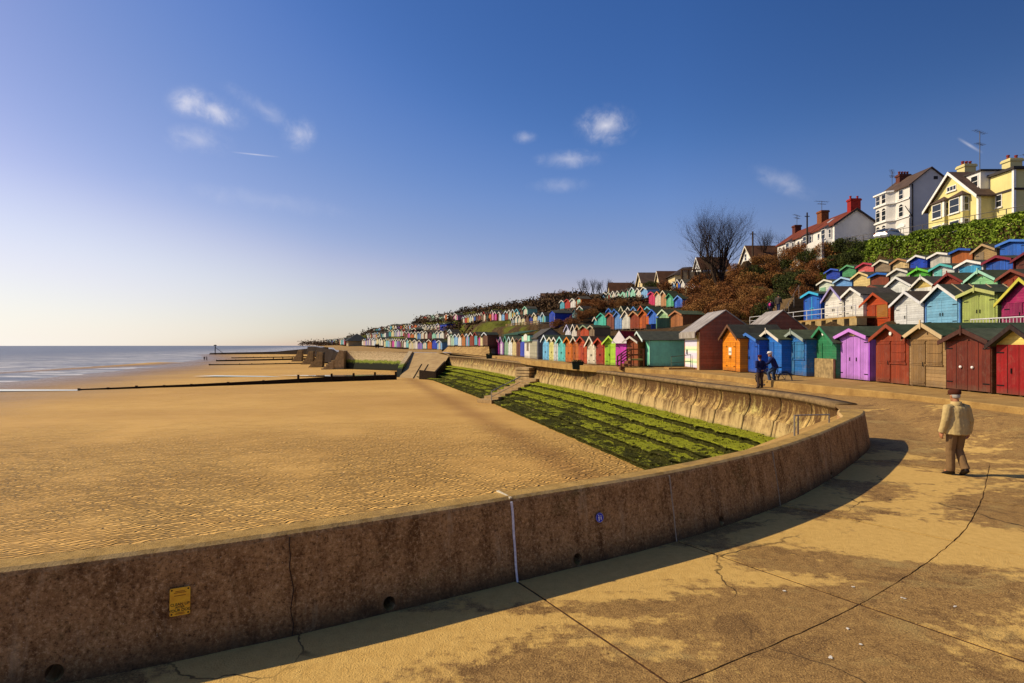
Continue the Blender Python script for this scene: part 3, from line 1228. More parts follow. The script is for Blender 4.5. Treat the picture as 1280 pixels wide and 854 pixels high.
def build_far_wall(pool):
    # wall beyond the slipway, facing the camera
    root = thing('far_sea_wall', 'far straight sea wall with a green weed band beyond the slipway', 'wall')
    t = NT('far_wall_stone', .9, .2)
    w = t.coord('World')
    z = t.xyz(w)[2]
    a = t.noise(w, .8, 5, .7)
    b = t.noise(t.scaled(w, (1, 1, 3)), 1.8, 4, .7)
    c = t.mix(t.ramp(b, .3, .7), (.26, .19, .1), (.6, .47, .27))
    k = t.math('ADD', z, t.math('MULTIPLY', a, 1.2))
    c = t.mix(t.ramp(k, -.5, -.1, 1, 0), c, t.mix(t.ramp(b, .4, .6), (.09, .13, .012), (.22, .26, .03)))
    c = t.mix(t.ramp(k, -1.2, -.8, 1, 0), c, (.014, .016, .008))
    t.color(c)
    t.bump(b, .6, .08)
    m = MB()
    m.loft([[Vector((x - o * .6, 130.3 + (-22.3 - x) * .79 + o * .78, zz)) for o, zz in ((.8, 1.12), (-.15, 1.12), (-.15, .85), (0, .8), (-.1, .2), (-.35, -.4), (-1.6, -1.6), (-2.6, -2.9), (-2.6, -3.6), (.8, -3.6))] for x in (-42.2, -37.4, -33, -29, -25, -22.3)])
    m.build('wall_face', t.m, root)
    # slipway
    sl = MB()
    L0, L1, R0, R1 = Vector((-22.2, 129, 1.02)), Vector((-20.4, 104, -3.25)), Vector((-13.2, 124, .98)), Vector((-13.2, 97, -3.3))
    rows = [[tuple(L0.lerp(L1, i / 8).lerp(R0.lerp(R1, i / 8), k / 6)) for k in range(7)] for i in range(9)]
    tt = NT('slipway_concrete', .9, .2)
    w = tt.coord('World')
    n = tt.noise(w, .6, 6, .7)
    tt.color(tt.mix(tt.ramp(n, .3, .7), (.3, .19, .08), (.48, .33, .14)))
    tt.bump(n, .4, .05)
    o = strip_mesh(rows, tt.m, 'slipway')
    structure(o)
    for k in (.42, .6):
        a, b = L0.lerp(R0, k), L1.lerp(R1, k)
        a, b = a.lerp(b, .5), b
        rl = MB()
        rl.bar(a + Vector((0, 0, .04)), b + Vector((0, 0, .04)), .14, .12)
        tag(rl.build('slipway_rail', M_TIMB), 'dark launching rail sunk in the slipway, %s' % ('seaward one' if k < .5 else 'landward one'), 'rail', 'rails on the slipway')
    ck = thing('slipway_wall', 'sloping concrete side wall on the seaward side of the slipway', 'wall')
    mm = MB()
    off = Vector((-.9, 0, 0))
    A, B = L0 + Vector((-.02, 0, 0)), L1 + Vector((-.02, 0, 0))
    mm.prism([A + Vector((0, 0, -4)), A + Vector((0, 0, .35)), A.lerp(B, .72) + Vector((0, 0, .9)), A.lerp(B, .86) + Vector((0, 0, .2)), B + Vector((0, 0, -.3))], off)
    mm.build('cheek', t.m, ck)
    # timber end of the steps
    e = thing('timber_bulkhead', 'dark timber bulkhead at the left end of the weedy steps', 'bulkhead')
    mb = MB()
    a, b, c2 = at(524, 476, 98.5), at(545, 476.5, 95.5), at(557, 470, 106)
    for p in (a, b, c2):
        p.z = -3.5
    ht = 1.9
    mb.prism([a, b, b + Vector((0, 0, ht - .15)), a + Vector((0, 0, ht))], (0.1, .35, 0))
    mb.prism([b, c2, c2 + Vector((0, 0, ht + 1.3)), b + Vector((0, 0, ht - .15))], (-.3, .2, 0))
    mb.build('boarding', M_TIMB, e)
    # stepped buttress
    bt = thing('concrete_buttress', 'stepped pale concrete buttress at the end of the far sea wall', 'buttress')
    m2 = MB()
    m2.prism([(-45.6, 143.4, -3.8), (-41.9, 143.4, -3.8), (-41.9, 143.4, 1.3), (-43.0, 143.4, 1.45), (-43.6, 143.4, .3), (-44.3, 143.4, -1.3)], (0, 3.5, 0))
    m2.build('buttress_body', t.m if False else plain('#a08a62', .9, 0, .35, 1.5), bt)
    m3 = MB()
    for k in range(5):
        m3.box(-45.0 - k * .62, 143.2, -3.9, -44.38 - k * .62, 146.2, -1.1 - k * .5)
    m3.build('buttress_step', plain('#a08a62', .9, 0, .35, 1.5), bt)
    # further buttresses and dark sheeting along the point
    for i, (px, Y, h) in enumerate(((396, 158, 2.0), (385, 185, 2.0), (372, 220, 2.2))):
        p = at(px, 444, Y)
        g = thing('concrete_buttress', ['squat concrete buttress standing left of the stepped one', 'second squat concrete buttress along the dark sheeting of the point', 'farthest small concrete buttress near the breakwater root'][i], 'buttress', (p.x, p.y, -3.2), 0, 'buttresses along the point')
        MB().prism([(-2.6, 0, -.5), (1.4, 0, -.5), (1.6, 0, h + 2), (.2, 0, h + 2.0), (-.5, 0, h)], (0, 2, 0)).build('buttress_body', plain('#9a8458', .9, 0, .45, 1.5), g)
    sh = thing('sheet_piling', 'black sheet piling wall below the far huts on the point', 'wall')
    ms = MB()
    pts = [(-44, 147), (-50, 161), (-63, 200), (-73, 222), (-93, 280), (-119, 345), (-132, 372)]
    zt = [.6, .9, 1.3, 1.4, 1.6, 1.9, 1.9]
    for i in range(len(pts) - 1):
        a, b = Vector((*pts[i], -4.2)), Vector((*pts[i + 1], -4.2))
        n = Vector((-1.4, 0, 0))
        ms.prism([a + n, b + n, Vector((b.x, b.y, zt[i + 1])), Vector((a.x, a.y, zt[i]))], Vector((1.0, 0, 0)))
    ms.build('piling', M_TIMB, sh)
    pk = MB()
    pool([(-83, 83.5), (-61.5, 82.4), (-60.5, 80.6), (-70, 79.6), (-82, 80.2), (-95, 82)], sand_z(-70, 81) + .1)
    pool([(-34, 108), (-20.5, 109.5), (-21, 112.5), (-27, 114.5), (-36, 112.5), (-46, 112)], sand_z(-30, 110) + .11)
    pool([(-62.5, 113), (-48, 111), (-44, 110.7), (-49, 114), (-60, 116.5)], sand_z(-53, 113) + .11)


# ------------------------------------------------------------------ the hillside
# (px, foot py, distance, radius, kind, where) of the bushes on the hill
BUSHES = [(868, 384, 78, 2.0, 'brown', 'left of all the metal roofs'), (884, 385, 74, 2.2, 'rust', 'just over the first metal ridge'), (903, 388, 70, 2.3, 'brown', 'over the gap between metal roofs'), (922, 389, 68, 2.2, 'rust', 'above the second metal roof'), (944, 392, 64, 2.0, 'brown', 'above the orange hut'), (958, 391, 62, 1.8, 'dark', 'left of the two walkers'),
         (872, 368, 92, 2.4, 'brown', 'below the timber balcony'), (893, 372, 86, 2.6, 'rust', 'at the foot of the bare tree'), (915, 374, 82, 2.5, 'brown', 'right below the bare tree'), (936, 374, 78, 2.3, 'rust', 'big pale one in the middle of the thicket'), (953, 372, 74, 1.9, 'rust', 'beside the green shrub'), (968, 378, 68, 1.8, 'green', 'above the two walkers'), (979, 376, 66, 1.7, 'dark', 'left of the hillside steps'),
         (880, 352, 100, 2.4, 'brown', 'right of the timber balcony'), (900, 356, 96, 2.6, 'brown', 'behind the bare tree trunk'), (922, 352, 93, 2.4, 'brown', 'below the white gabled house'), (944, 354, 88, 2.5, 'dark', 'below the telegraph pole'), (962, 356, 84, 2.4, 'rust', 'left of the green roofed dip'), (980, 354, 80, 2.3, 'dark', 'in the shade below the red roofed terrace'), (996, 352, 76, 2.1, 'dark', 'at the head of the hillside steps'), (1012, 350, 72, 1.9, 'brown', 'left of the pale green and white hut'),
         (952, 332, 96, 2.5, 'rust', 'right of the telegraph pole'), (972, 336, 91, 2.7, 'rust', 'below the left end of the red roofed terrace'), (993, 334, 87, 2.4, 'dark', 'below the second bay of the terrace'), (1012, 334, 82, 2.4, 'rust', 'below the garden wall'), (1029, 334, 76, 2.2, 'brown', 'behind the dark blue hut'),
         (1020, 318, 84, 2.2, 'rust', 'beside the white garden wall'), (1040, 316, 80, 2.4, 'dark', 'hiding the foot of the terrace gable'), (1056, 314, 77, 2.3, 'dark', 'right of centre under the grey gable'), (1072, 316, 74, 2.2, 'dark', 'at the left end of the hedge'), (1086, 309, 73, 1.7, 'green', 'beside the silver car'), (1050, 330, 74, 2.1, 'dark', 'above the leaf green hut'), (1068, 326, 71, 1.9, 'dark', 'above the salmon pink hut'),
         (848, 366, 112, 1.8, 'brown', 'between the two small rows under the balcony'), (830, 360, 118, 2.0, 'brown', 'right of the white hut row'), (815, 358, 124, 2.0, 'dark', 'below the cream gabled house'), (870, 358, 110, 1.9, 'rust', 'left of the balcony foot'), (934, 391, 66, 1.0, 'green', 'low down above the blue huts'), (1006, 322, 90, 2.0, 'green', 'in front of the terrace bays'),
         (726, 396, 100, 2.0, 'brown', 'left of the small teal hut'), (738, 392, 102, 1.9, 'rust', 'behind the sea green hut'), (716, 404, 96, 1.7, 'brown', 'above the white and lilac hut'), (730, 384, 112, 2.0, 'brown', 'below the upper white row'), (746, 382, 112, 2.0, 'brown', 'under the white hut row'), (762, 381, 112, 1.8, 'brown', 'behind the azure hut'), (778, 381, 108, 1.6, 'rust', 'below the tall white huts'), (797, 381, 105, 1.6, 'brown', 'left of the raspberry pink hut'),
         (698, 404, 98, 1.6, 'brown', 'right of the ultramarine shed'), (705, 371, 150, 2.2, 'brown', 'left of the upper row of white huts'), (690, 378, 150, 2.0, 'brown', 'below the red brick house'), (860, 389, 76, 1.5, 'rust', 'behind the tan wood hut'), (1000, 366, 66, 1.5, 'brown', 'beside the upper hillside steps'),
             (928, 346, 87.5, 2.2, 'brown', 'on the rise below the white gabled house'), (934, 356, 85, 2.3, 'rust', 'at the middle of the rise below the gabled house'), (940, 346, 87, 2.1, 'dark', 'small one right of the rise below the gabled house'),
             (985, 322, 88, 2.3, 'rust', 'in front of the terrace middle bay'), (1000, 318, 84, 2.2, 'brown', 'below the left edge of the garden wall'), (1016, 321, 81, 2.2, 'dark', 'under the middle of the garden wall'), (1034, 319, 79, 2.2, 'rust', 'under the right end of the garden wall'),
             (905, 388, 64, 1.6, 'rust', 'peeping between the two metal roofs'), (930, 384, 70, 2.0, 'rust', 'right above the second metal ridge'), (948, 384, 68, 2.0, 'brown', 'above the shadowed path wall'), (890, 362, 92, 2.4, 'rust', 'at the left root of the bare tree'), (908, 364, 88, 2.3, 'brown', 'at the right root of the bare tree'), (925, 340, 98, 2.4, 'rust', 'under the white gabled house window'), (940, 364, 80, 2.2, 'brown', 'in the heart of the thicket'), (958, 344, 88, 2.4, 'brown', 'behind the pale rust bush'), (988, 364, 70, 1.9, 'dark', 'over the shaded steps'), (875, 376, 84, 2.0, 'brown', 'left foot of the thicket')]

CTRL = []


def ctl(x, y, z):
    CTRL.append((x, y, z))


def build_controls():
    for nm, p in ROWS.items():
        if nm == 'prom':
            continue
        dp = DEPTH.get(nm, 2.6)
        L = 0
        for a, b in zip(p, p[1:]):
            A, B = Vector(a), Vector(b)
            n = max(1, int((B - A).length / 2.2))
            t = row_tan(nm, (a[1] + b[1]) / 2)
            nr = Vector((-t.y, t.x))          # inland
            for k in range(n + 1):
                q = A.lerp(B, k / n)
                for off in (-.6, 1.2, dp + .5):
                    ctl(q.x + nr.x * off, q.y + nr.y * off, q.z - .16)
    # behind the promenade huts
    p = ROWS['prom']
    for a, b in zip(p, p[1:]):
        A, B = Vector(a), Vector(b)
        n = max(1, int((B - A).length / 2.5))
        for k in range(n):
            q = A.lerp(B, k / n)
            ctl(q.x + .3, q.y, .5)
            ctl(q.x + 3.9, q.y, .8)
    for y in range(12, 40, 4):
        ctl(22.4, y, 3.2)
        ctl(21.3, y, 1.6)
    for y in range(40, 52, 3):
        ctl(22.3, y, 4.3)
        ctl(20.8, y, 2.0)
    # hedge bank and the road above
    for y in range(14, 100, 4):
        z = interp(y, [(14, 11.6), (48, 13.3), (59, 14.1), (67, 14.6), (80, 15.6), (100, 17)])
        ctl(40.6, y, interp(y, [(14, 8.2), (48, 8.7), (70, 9.4), (100, 13)]))
        for x in (44.2, 47, 52, 60, 75):
            ctl(x, y, z)
    # crest of the far hill
    for px, py, Y, dz in ((700, 366, 170, -2), (680, 372, 178, -2), (650, 377, 190, -2), (625, 379.5, 204, -2), (605, 382, 216, -2), (588, 384, 222, -2), (570, 392, 228, -2), (557, 393, 234, -2), (525, 398.5, 250, -2), (500, 404, 266, -2), (480, 411, 285, -2), (440, 417, 320, -2), (420, 424, 345, -2), (730, 358, 155, -2.5), (765, 350, 150, -2.5), (800, 356, 142, -1), (830, 352, 140, -1), (870, 348, 128, -1), (905, 330, 112, -1.5), (940, 322, 106, -1), (975, 309, 96, -1)):
        q = at(px, py, Y)
        ctl(q.x, q.y, q.z + dz)
        for k in (8, 18, 40, 70):
            ctl(q.x + k * .93, q.y + k * .36, q.z + dz + min(k, 8) * .02)
    # brown thicket above the striped sheds
    for x, y, z in ((26, 60, 4.4), (28, 66, 6.5), (30, 72, 8.2), (33, 78, 10.8), (24, 66, 3.5), (36, 88, 14), (31, 86, 10.5), (28, 80, 7.6), (25, 72, 5.2), (38, 94, 16.5), (35, 98, 15.2)):
        ctl(x, y, z)
    for sx, sy, sY, sr, sk, sw in BUSHES:
        q = at(sx, sy, sY)
        if sY > 60:
            ctl(q.x, q.y, q.z - 1.0)
    for x, y, z in ((-80, 300, 5.5), (-100, 330, 5), (-118, 360, 3), (-60, 240, 9.5), (-120, 400, 2)):
        ctl(x, y, z)


def height_grid(x, y):
    c = np.array(CTRL)
    out = np.empty(len(x))
    for i in range(0, len(x), 2000):
        dx = x[i:i + 2000, None] - c[None, :, 0]
        dy = y[i:i + 2000, None] - c[None, :, 1]
        w = 1.0 / (dx * dx + dy * dy + .25) ** 2.6
        out[i:i + 2000] = (w * c[None, :, 2]).sum(1) / w.sum(1)
    return out


def hill_z(x, y):
    return float(height_grid(np.array([x], float), np.array([y], float))[0])


FOOT = [(5, 20.0), (34, 19.4), (41, 17.4), (47, 15.0), (54, 10.4), (66, 6.6), (80, 5.0), (100, .2), (108, -1.6), (126, -11.6), (137, -14.6), (150, -24.6), (172, -36), (215, -53), (226, -62), (280, -81), (345, -108), (420, -150)]


def build_hill():
    build_controls()
    ys = list(np.arange(8, 130, 1.4)) + list(np.arange(130, 250, 2.8)) + list(np.arange(250, 421, 8))
    cs = list(np.arange(0, 34, 1.15)) + list(np.arange(34, 60, 2.6)) + list(np.arange(60, 180, 12))
    X, Y = [], []
    for y in ys:
        f = interp(y, FOOT)
        for c in cs:
            X.append(f + c)
            Y.append(y)
    X, Y = np.array(X), np.array(Y)
    Z = height_grid(X, Y)
    n = len(cs)
    v = [(X[i], Y[i], Z[i] + .07 * noise.noise(Vector((X[i] * .7, Y[i] * .7, 0)))) for i in range(len(X))]
    f = []
    for i in range(len(ys) - 1):
        for j in range(n - 1):
            f.append((i * n + j, i * n + j + 1, (i + 1) * n + j + 1, (i + 1) * n + j))
    t = NT('hillside_turf', .95, .1)
    w = t.coord('World')
    a = t.noise(w, .12, 5, .6)
    b = t.noise(w, 1.3, 6, .75)
    c = t.noise(w, 9, 4, .75)
    soil = t.mix(t.ramp(b, .3, .7), (.03, .018, .008), (.11, .065, .026))
    grass = t.mix(t.ramp(c, .3, .7), (.05, .062, .006), (.16, .16, .02))
    side = t.ramp(t.xyz(w)[0], 2, 9, .12, -.1)
    col = t.mix(t.ramp(t.math('ADD', t.math('ADD', a, side), t.math('MULTIPLY', b, .25)), .64, .72), soil, grass)
    col = t.mix(t.ramp(c, .6, .75, 0, .6), col, (.02, .014, .006))
    t.color(col)
    t.bump(t.math('ADD', b, t.math('MULTIPLY', c, .5)), 1, .25)
    structure(MB().add(v, f).build('hillside', t.m, smooth=False, fix=False))
# ================================================================== beach huts
HUTS = []
FELT = '#454b3b'


def gable_wall(w, d, h, he, y0=0.0, z0=.06):
    m = MB()
    m.prism([(-w / 2, y0, z0), (w / 2, y0, z0), (w / 2, y0, he), (0, y0, h), (-w / 2, y0, he)], (0, d, 0))
    return m


def roof_slabs(w, d, h, he, of=.22, os=.12, ob=.06, th=.045):
    m = MB()
    sl = (h - he) / (w / 2)
    for s in (-1, 1):
        x1 = s * (w / 2 + os)
        z1 = he - os * sl
        m.prism([(0, -of, h + .005), (x1, -of, z1 + .005), (x1, -of, z1 + .005 + th), (0, -of, h + .005 + th)], (0, d + of + ob, 0))
    return m


def hut(pos, rz, w, d, h, he, spec, lod):
    """one beach hut; spec has colours and style"""
    root = thing('beach_hut', None, 'beach hut', pos, rz, 'beach huts')
    wall, trim, rf = spec['wall'], spec['trim'], spec['roof']
    st = spec.get('style', 'dbl')
    wm = paint(wall, 'h', .8, .15) if spec.get('raw') else paint(wall, spec.get('clad', 'h'), spec.get('wear', .25))
    of = spec.get('of', .24)
    gable_wall(w, d, h, he).build('wall', wm, root)
    roof_slabs(w, d, h, he, of, .13 if lod > 1 else .1).build('roof', rooftile(rf) if spec.get('tiled') else felt(rf), root)
    # bargeboards along the front edge of the roof
    tm = paint(trim, 'p', .2)
    b = MB()
    sl = (h - he) / (w / 2)
    bh = .17 if lod > 1 else .2
    os = .14
    if spec.get('flat_trim'):
        b.prism([(-w / 2 - os, -of - .045, he - os * sl - .1), (w / 2 + os, -of - .045, he - os * sl - .1), (w / 2 + os, -of - .045, he - os * sl + .06), (0, -of - .045, h + .06), (-w / 2 - os, -of - .045, he - os * sl + .06)], (0, .04, 0))
    else:
        for s in (-1, 1):
            x1, z1 = s * (w / 2 + os), he - os * sl
            b.prism([(0, -of - .045, h + .055 - bh), (x1, -of - .045, z1 + .055 - bh), (x1, -of - .045, z1 + .055), (0, -of - .045, h + .055)], (0, .04, 0))
    b.build('bargeboard', tm, root)
    if spec.get('finial'):
        f = MB()
        f.box(-.04, -of - .075, h - .22, .04, -of - .047, h + .16)
        f.build('finial', tm, root)
    # plinth of bearers
    p = MB()
    zz = -.45 if lod < 2 else -.35
    for k in range(3):
        x = lerp(-w / 2 + .12, w / 2 - .12, k / 2)
        p.box(x - .07, .02, zz, x + .07, d - .05, .06)
    p.build('plinth', timber('#5a4630', 'y'), root)
    # doors
    dm_h = spec.get('door', wall)
    dm = timber(dm_h, 'z', .5) if spec.get('raw') and 'door' not in spec else paint(dm_h, spec.get('dclad', 'v'), spec.get('wear', .2), .16)
    hand = plain('#1c1a18', .4, .5)

    def leaf(x0, x1, z0, z1, hx, name='door', mat=None, th=.035):
        m = MB()
        m.box(x0, -th, z0, x1, -.004, z1)
        o = m.build(name, mat or dm, root)
        if lod > 1:
            fr = .07
            for zc in (z0 + .1, (z0 + z1) / 2, z1 - .1):
                if spec.get('braced'):
                    r = MB()
                    r.box(x0 + .02, -th - .022, zc - fr / 2, x1 - .02, -th - .001, zc + fr / 2)
                    r.build('door_rail', mat or dm, o)
            if name == 'door' and not spec.get('braced'):
                sgn = -1 if hx > (x0 + x1) / 2 else 1
                xa = x0 + .02 if sgn < 0 else x1 - .02
                for zc in (z0 + .28, z1 - .28):
                    k = MB()
                    k.box(min(xa, xa - sgn * .3), -th - .012, zc - .022, max(xa, xa - sgn * .3), -th - .001, zc + .022)
                    k.build('hinge', hand, o)
            if name == 'door':
                hz = z0 + (z1 - z0) * .47
                k = MB()
                if spec.get('knob'):
                    k.ball((hx, -th - .045, hz), .055, .045, .055, 8, 6)
                    k.build('handle', plain('#e8e4dc', .4), o)
                else:
                    k.box(hx - .02, -th - .035, hz - .09, hx + .02, -th - .001, hz + .09)
                    k.build('handle', hand, o)
        return o
    zt = min(he - .06, 1.95) if h < 3.2 else he - .1
    z0 = .1
    if st == 'dbl':
        q = min(w * .36, .85)
        if spec.get('wide'):
            q = w * .44
        leaf(-q, -.008, z0, zt, -.1)
        leaf(.008, q, z0, zt, .1)
    elif st == 'full':
        q = w * .485
        zt = he - .02
        leaf(-q, -.01, z0 - .03, zt, -.28)
        leaf(.01, q, z0 - .03, zt, .28)
        if lod > 1:
            g = MB()
            for x in (-q / 2, q / 2):
                g.box(x - .008, -.044, z0, x + .008, -.036, zt - .02)
            g.build('door_joint', plain('#24120c', .8), root)
    elif st == 'single':
        leaf(-w * .2, w * .17, z0, zt, w * .1)
    elif st == 'left':
        leaf(-w * .42, -w * .05, z0, zt, -w * .1)
    elif st == 'shutter':
        leaf(-w * .43, -w * .03, z0, zt, -w * .08)
        leaf(w * .02, w * .42, lerp(z0, zt, .48), zt, 0, 'shutter', timber(spec['shut'], 'x') if spec.get('shut') else None)
        if lod > 1:
            fr = MB()
            for x0, x1, y0, y1 in ((-w * .45, w * .44, zt, zt + .06), (-w * .45, w * .44, lerp(z0, zt, .48) - .07, lerp(z0, zt, .48) - .01)):
                fr.box(x0, -.05, y0, x1, -.002, y1)
            fr.build('door_frame', wm if not spec.get('raw') else dm, root)
    if spec.get('edge') and lod > 0:
        e = MB()
        for s in (-1, 1):
            e.box(s * w / 2 - .05, -.022, .06, s * w / 2 + .05, -.003, he - .05)
        e.build('corner_board', paint(spec['edge'], 'p'), root)
    if spec.get('stone'):
        # lower half faced with a mottled panel
        sp = MB()
        sp.box(-w / 2 + .02, -.16, -.32, w / 2 - .02, -.045, h * .38)
        t = plain('#8f7a52', .9, 0, .45, 5)
        sp.build('lower_panel', t, root)
    if spec.get('lamp') and lod > 1:
        k = MB()
        k.lathe((0, -.06, h - .38), [(.0, -.02), (.085, -.02), (.085, .02), (0, .025)], 10, 'y')
        k.build('round_plate', plain('#e8e4da', .5), root)
    if spec.get('panel'):
        k = MB()
        k.box(-.27, -.062, h * .36, .22, -.04, h * .36 + .5)
        pn = k.build('notice_panel', plain('#e0d8c4', .6), root)
        for x in (-.14, .1):
            k = MB()
            k.box(x - .05, -.07, h * .36 + .14, x + .05, -.063, h * .36 + .26)
            k.build('panel_latch', plain('#2c2620', .6), pn)
    if spec.get('cross'):
        k = MB()
        k.box(-.035, -.052, .1, .035, -.037, he - .1)
        k.box(-.3, -.053, h * .44, -.04, -.037, h * .44 + .06)
        k.box(.04, -.053, h * .44, .3, -.037, h * .44 + .06)
        k.build('door_batten', tm, root)
    if spec.get('plaque'):
        k = MB()
        k.prism([(-.34, -.02, h - .33), (.34, -.02, h - .33), (.28, -.02, h - .22), (0, -.02, h - .15), (-.28, -.02, h - .22)], (0, -.03, 0))
        k.build('name_board', timber('#c8b27c', 'x'), root)
    if spec.get('step'):
        s = MB()
        sw = w * .38
        s.box(-sw, -.52, -.3, sw, -.06, .0)
        s.build('doorstep', timber('#6a4a2c', 'x'), root)
    if spec.get('batten'):
        s = MB()
        nb = spec['batten']
        for k in range(nb):
            y = lerp(.5, d - .05, k / max(1, nb - 1))
            x1, z1 = (w / 2 + .12), he - .12 * sl
            s.bar((.03, y, h + .068), (x1, y, z1 + .068), .05, .03)
        s.build('roof_batten', timber('#b8a680', 'x'), root)
    HUTS.append((root, spec, lod, pos))
    return root


def S(wall, trim, roof=FELT, **k):
    return dict(wall=wall, trim=trim, roof=roof, **k)


def place_px(row, xl, xr, apex, rise, spec, depth=2.3, lod=2, tan=None, hmax=None):
    """a hut whose front spans two sight lines on its row"""
    rc = ((xl + xr) / 2 - 640) / F
    c = row_at(row, rc)
    t = tan or row_tan(row, c.y)
    def hit(px):
        r = (px - 640) / F
        return (r * c.y - c.x) / (t.x - r * t.y)
    a, b = hit(xl), hit(xr)
    if a > b:
        a, b = b, a
    w = max(1.3, min(b - a, 3.6))
    mid = (a + b) / 2
    pos = Vector((c.x + t.x * mid, c.y + t.y * mid, c.z))
    yy = pos.y - spec.get('of', .24) * 0
    h = CZ - (apex - 432) / F * yy - pos.z - .06
    h = max(2.0, min(h, hmax or 3.3))
    he = h - rise
    r = hut(pos, math.atan2(t.y, t.x), w, depth, h, he, spec, lod)
    return r, w, h


PAL = [('#d8d2c0', 'white'), ('#7cc4c8', 'pale turquoise'), ('#b8743a', 'tan wood'), ('#2f58b0', 'blue'), ('#8a3a24', 'red brown'), ('#5a3626', 'dark brown'), ('#d8cc9a', 'cream'), ('#a8c8b0', 'pale green'), ('#c86a28', 'orange'),
       ('#86b4dc', 'light blue'), ('#b03a2c', 'red'), ('#d88ab0', 'pink'), ('#e2dfd4', 'white'), ('#3a8a70', 'sea green'), ('#8a72b8', 'violet'), ('#9aa4a8', 'grey'), ('#6a4630', 'brown'), ('#d8b84a', 'yellow'), ('#5aa8b8', 'turquoise'), ('#c8c0a8', 'stone')]
PALD = {n: h for h, n in PAL}
PALD.update({'navy': '#25388a', 'magenta': '#c84a9c', 'mint': '#9ad0b4', 'lilac': '#b89ac8', 'sage': '#8ca480', 'dark green': '#2c4a38', 'bright blue': '#2a48c0', 'gold': '#d09a30', 'teal': '#2f8a88', 'maroon': '#6a2630'})


def auto_row(row, n, cols, phrase, h=2.35, depth=2.2, lod=0, d0=0.0, d1=1.0, rise=.6, zig=0.0):
    """huts evenly along a whole row, far end first in COLS order from the left in the photo"""
    pth = Path(ROWS[row])
    zs = ROWS[row]
    rv = list(reversed(cols))
    for i in range(n):
        u = lerp(d0, d1, (i + .5) / n)
        p = pth.pt(u * pth.L)
        y = p.y
        z = interp(y, sorted([(q[1], q[2]) for q in zs]))
        t = row_tan(row, y)
        name = rv[i % len(rv)]
        hx = PALD[name]
        sp = pth.L * (d1 - d0) / n
        tr = random.choice(['#dcd6c6', '#dcd6c6', hx, '#5a4030', '#cfd8dc'])
        stl = random.choice(['dbl', 'single', 'dbl', 'left'])
        spec = S(hx, tr, random.choice(['#3b4232', '#2f352e', '#4a463c', '#3a332c']), style=stl, name=name, phrase=phrase, clad=random.choice('hvh'), door=random.choice([hx, hx, '#d8d0bc', PALD[random.choice(list(PALD))]]))
        hh = h * random.uniform(.92, 1.1)
        o = zig * random.uniform(-1, 1)
        nr = Vector((-t.y, t.x))
        hut(Vector((p.x + nr.x * o, y + nr.y * o, z + random.uniform(-.05, .12))), math.atan2(t.y, t.x) + random.uniform(-.04, .04), sp * random.uniform(.84, .93), depth, hh, hh - rise * random.uniform(.75, 1.15), spec, lod)


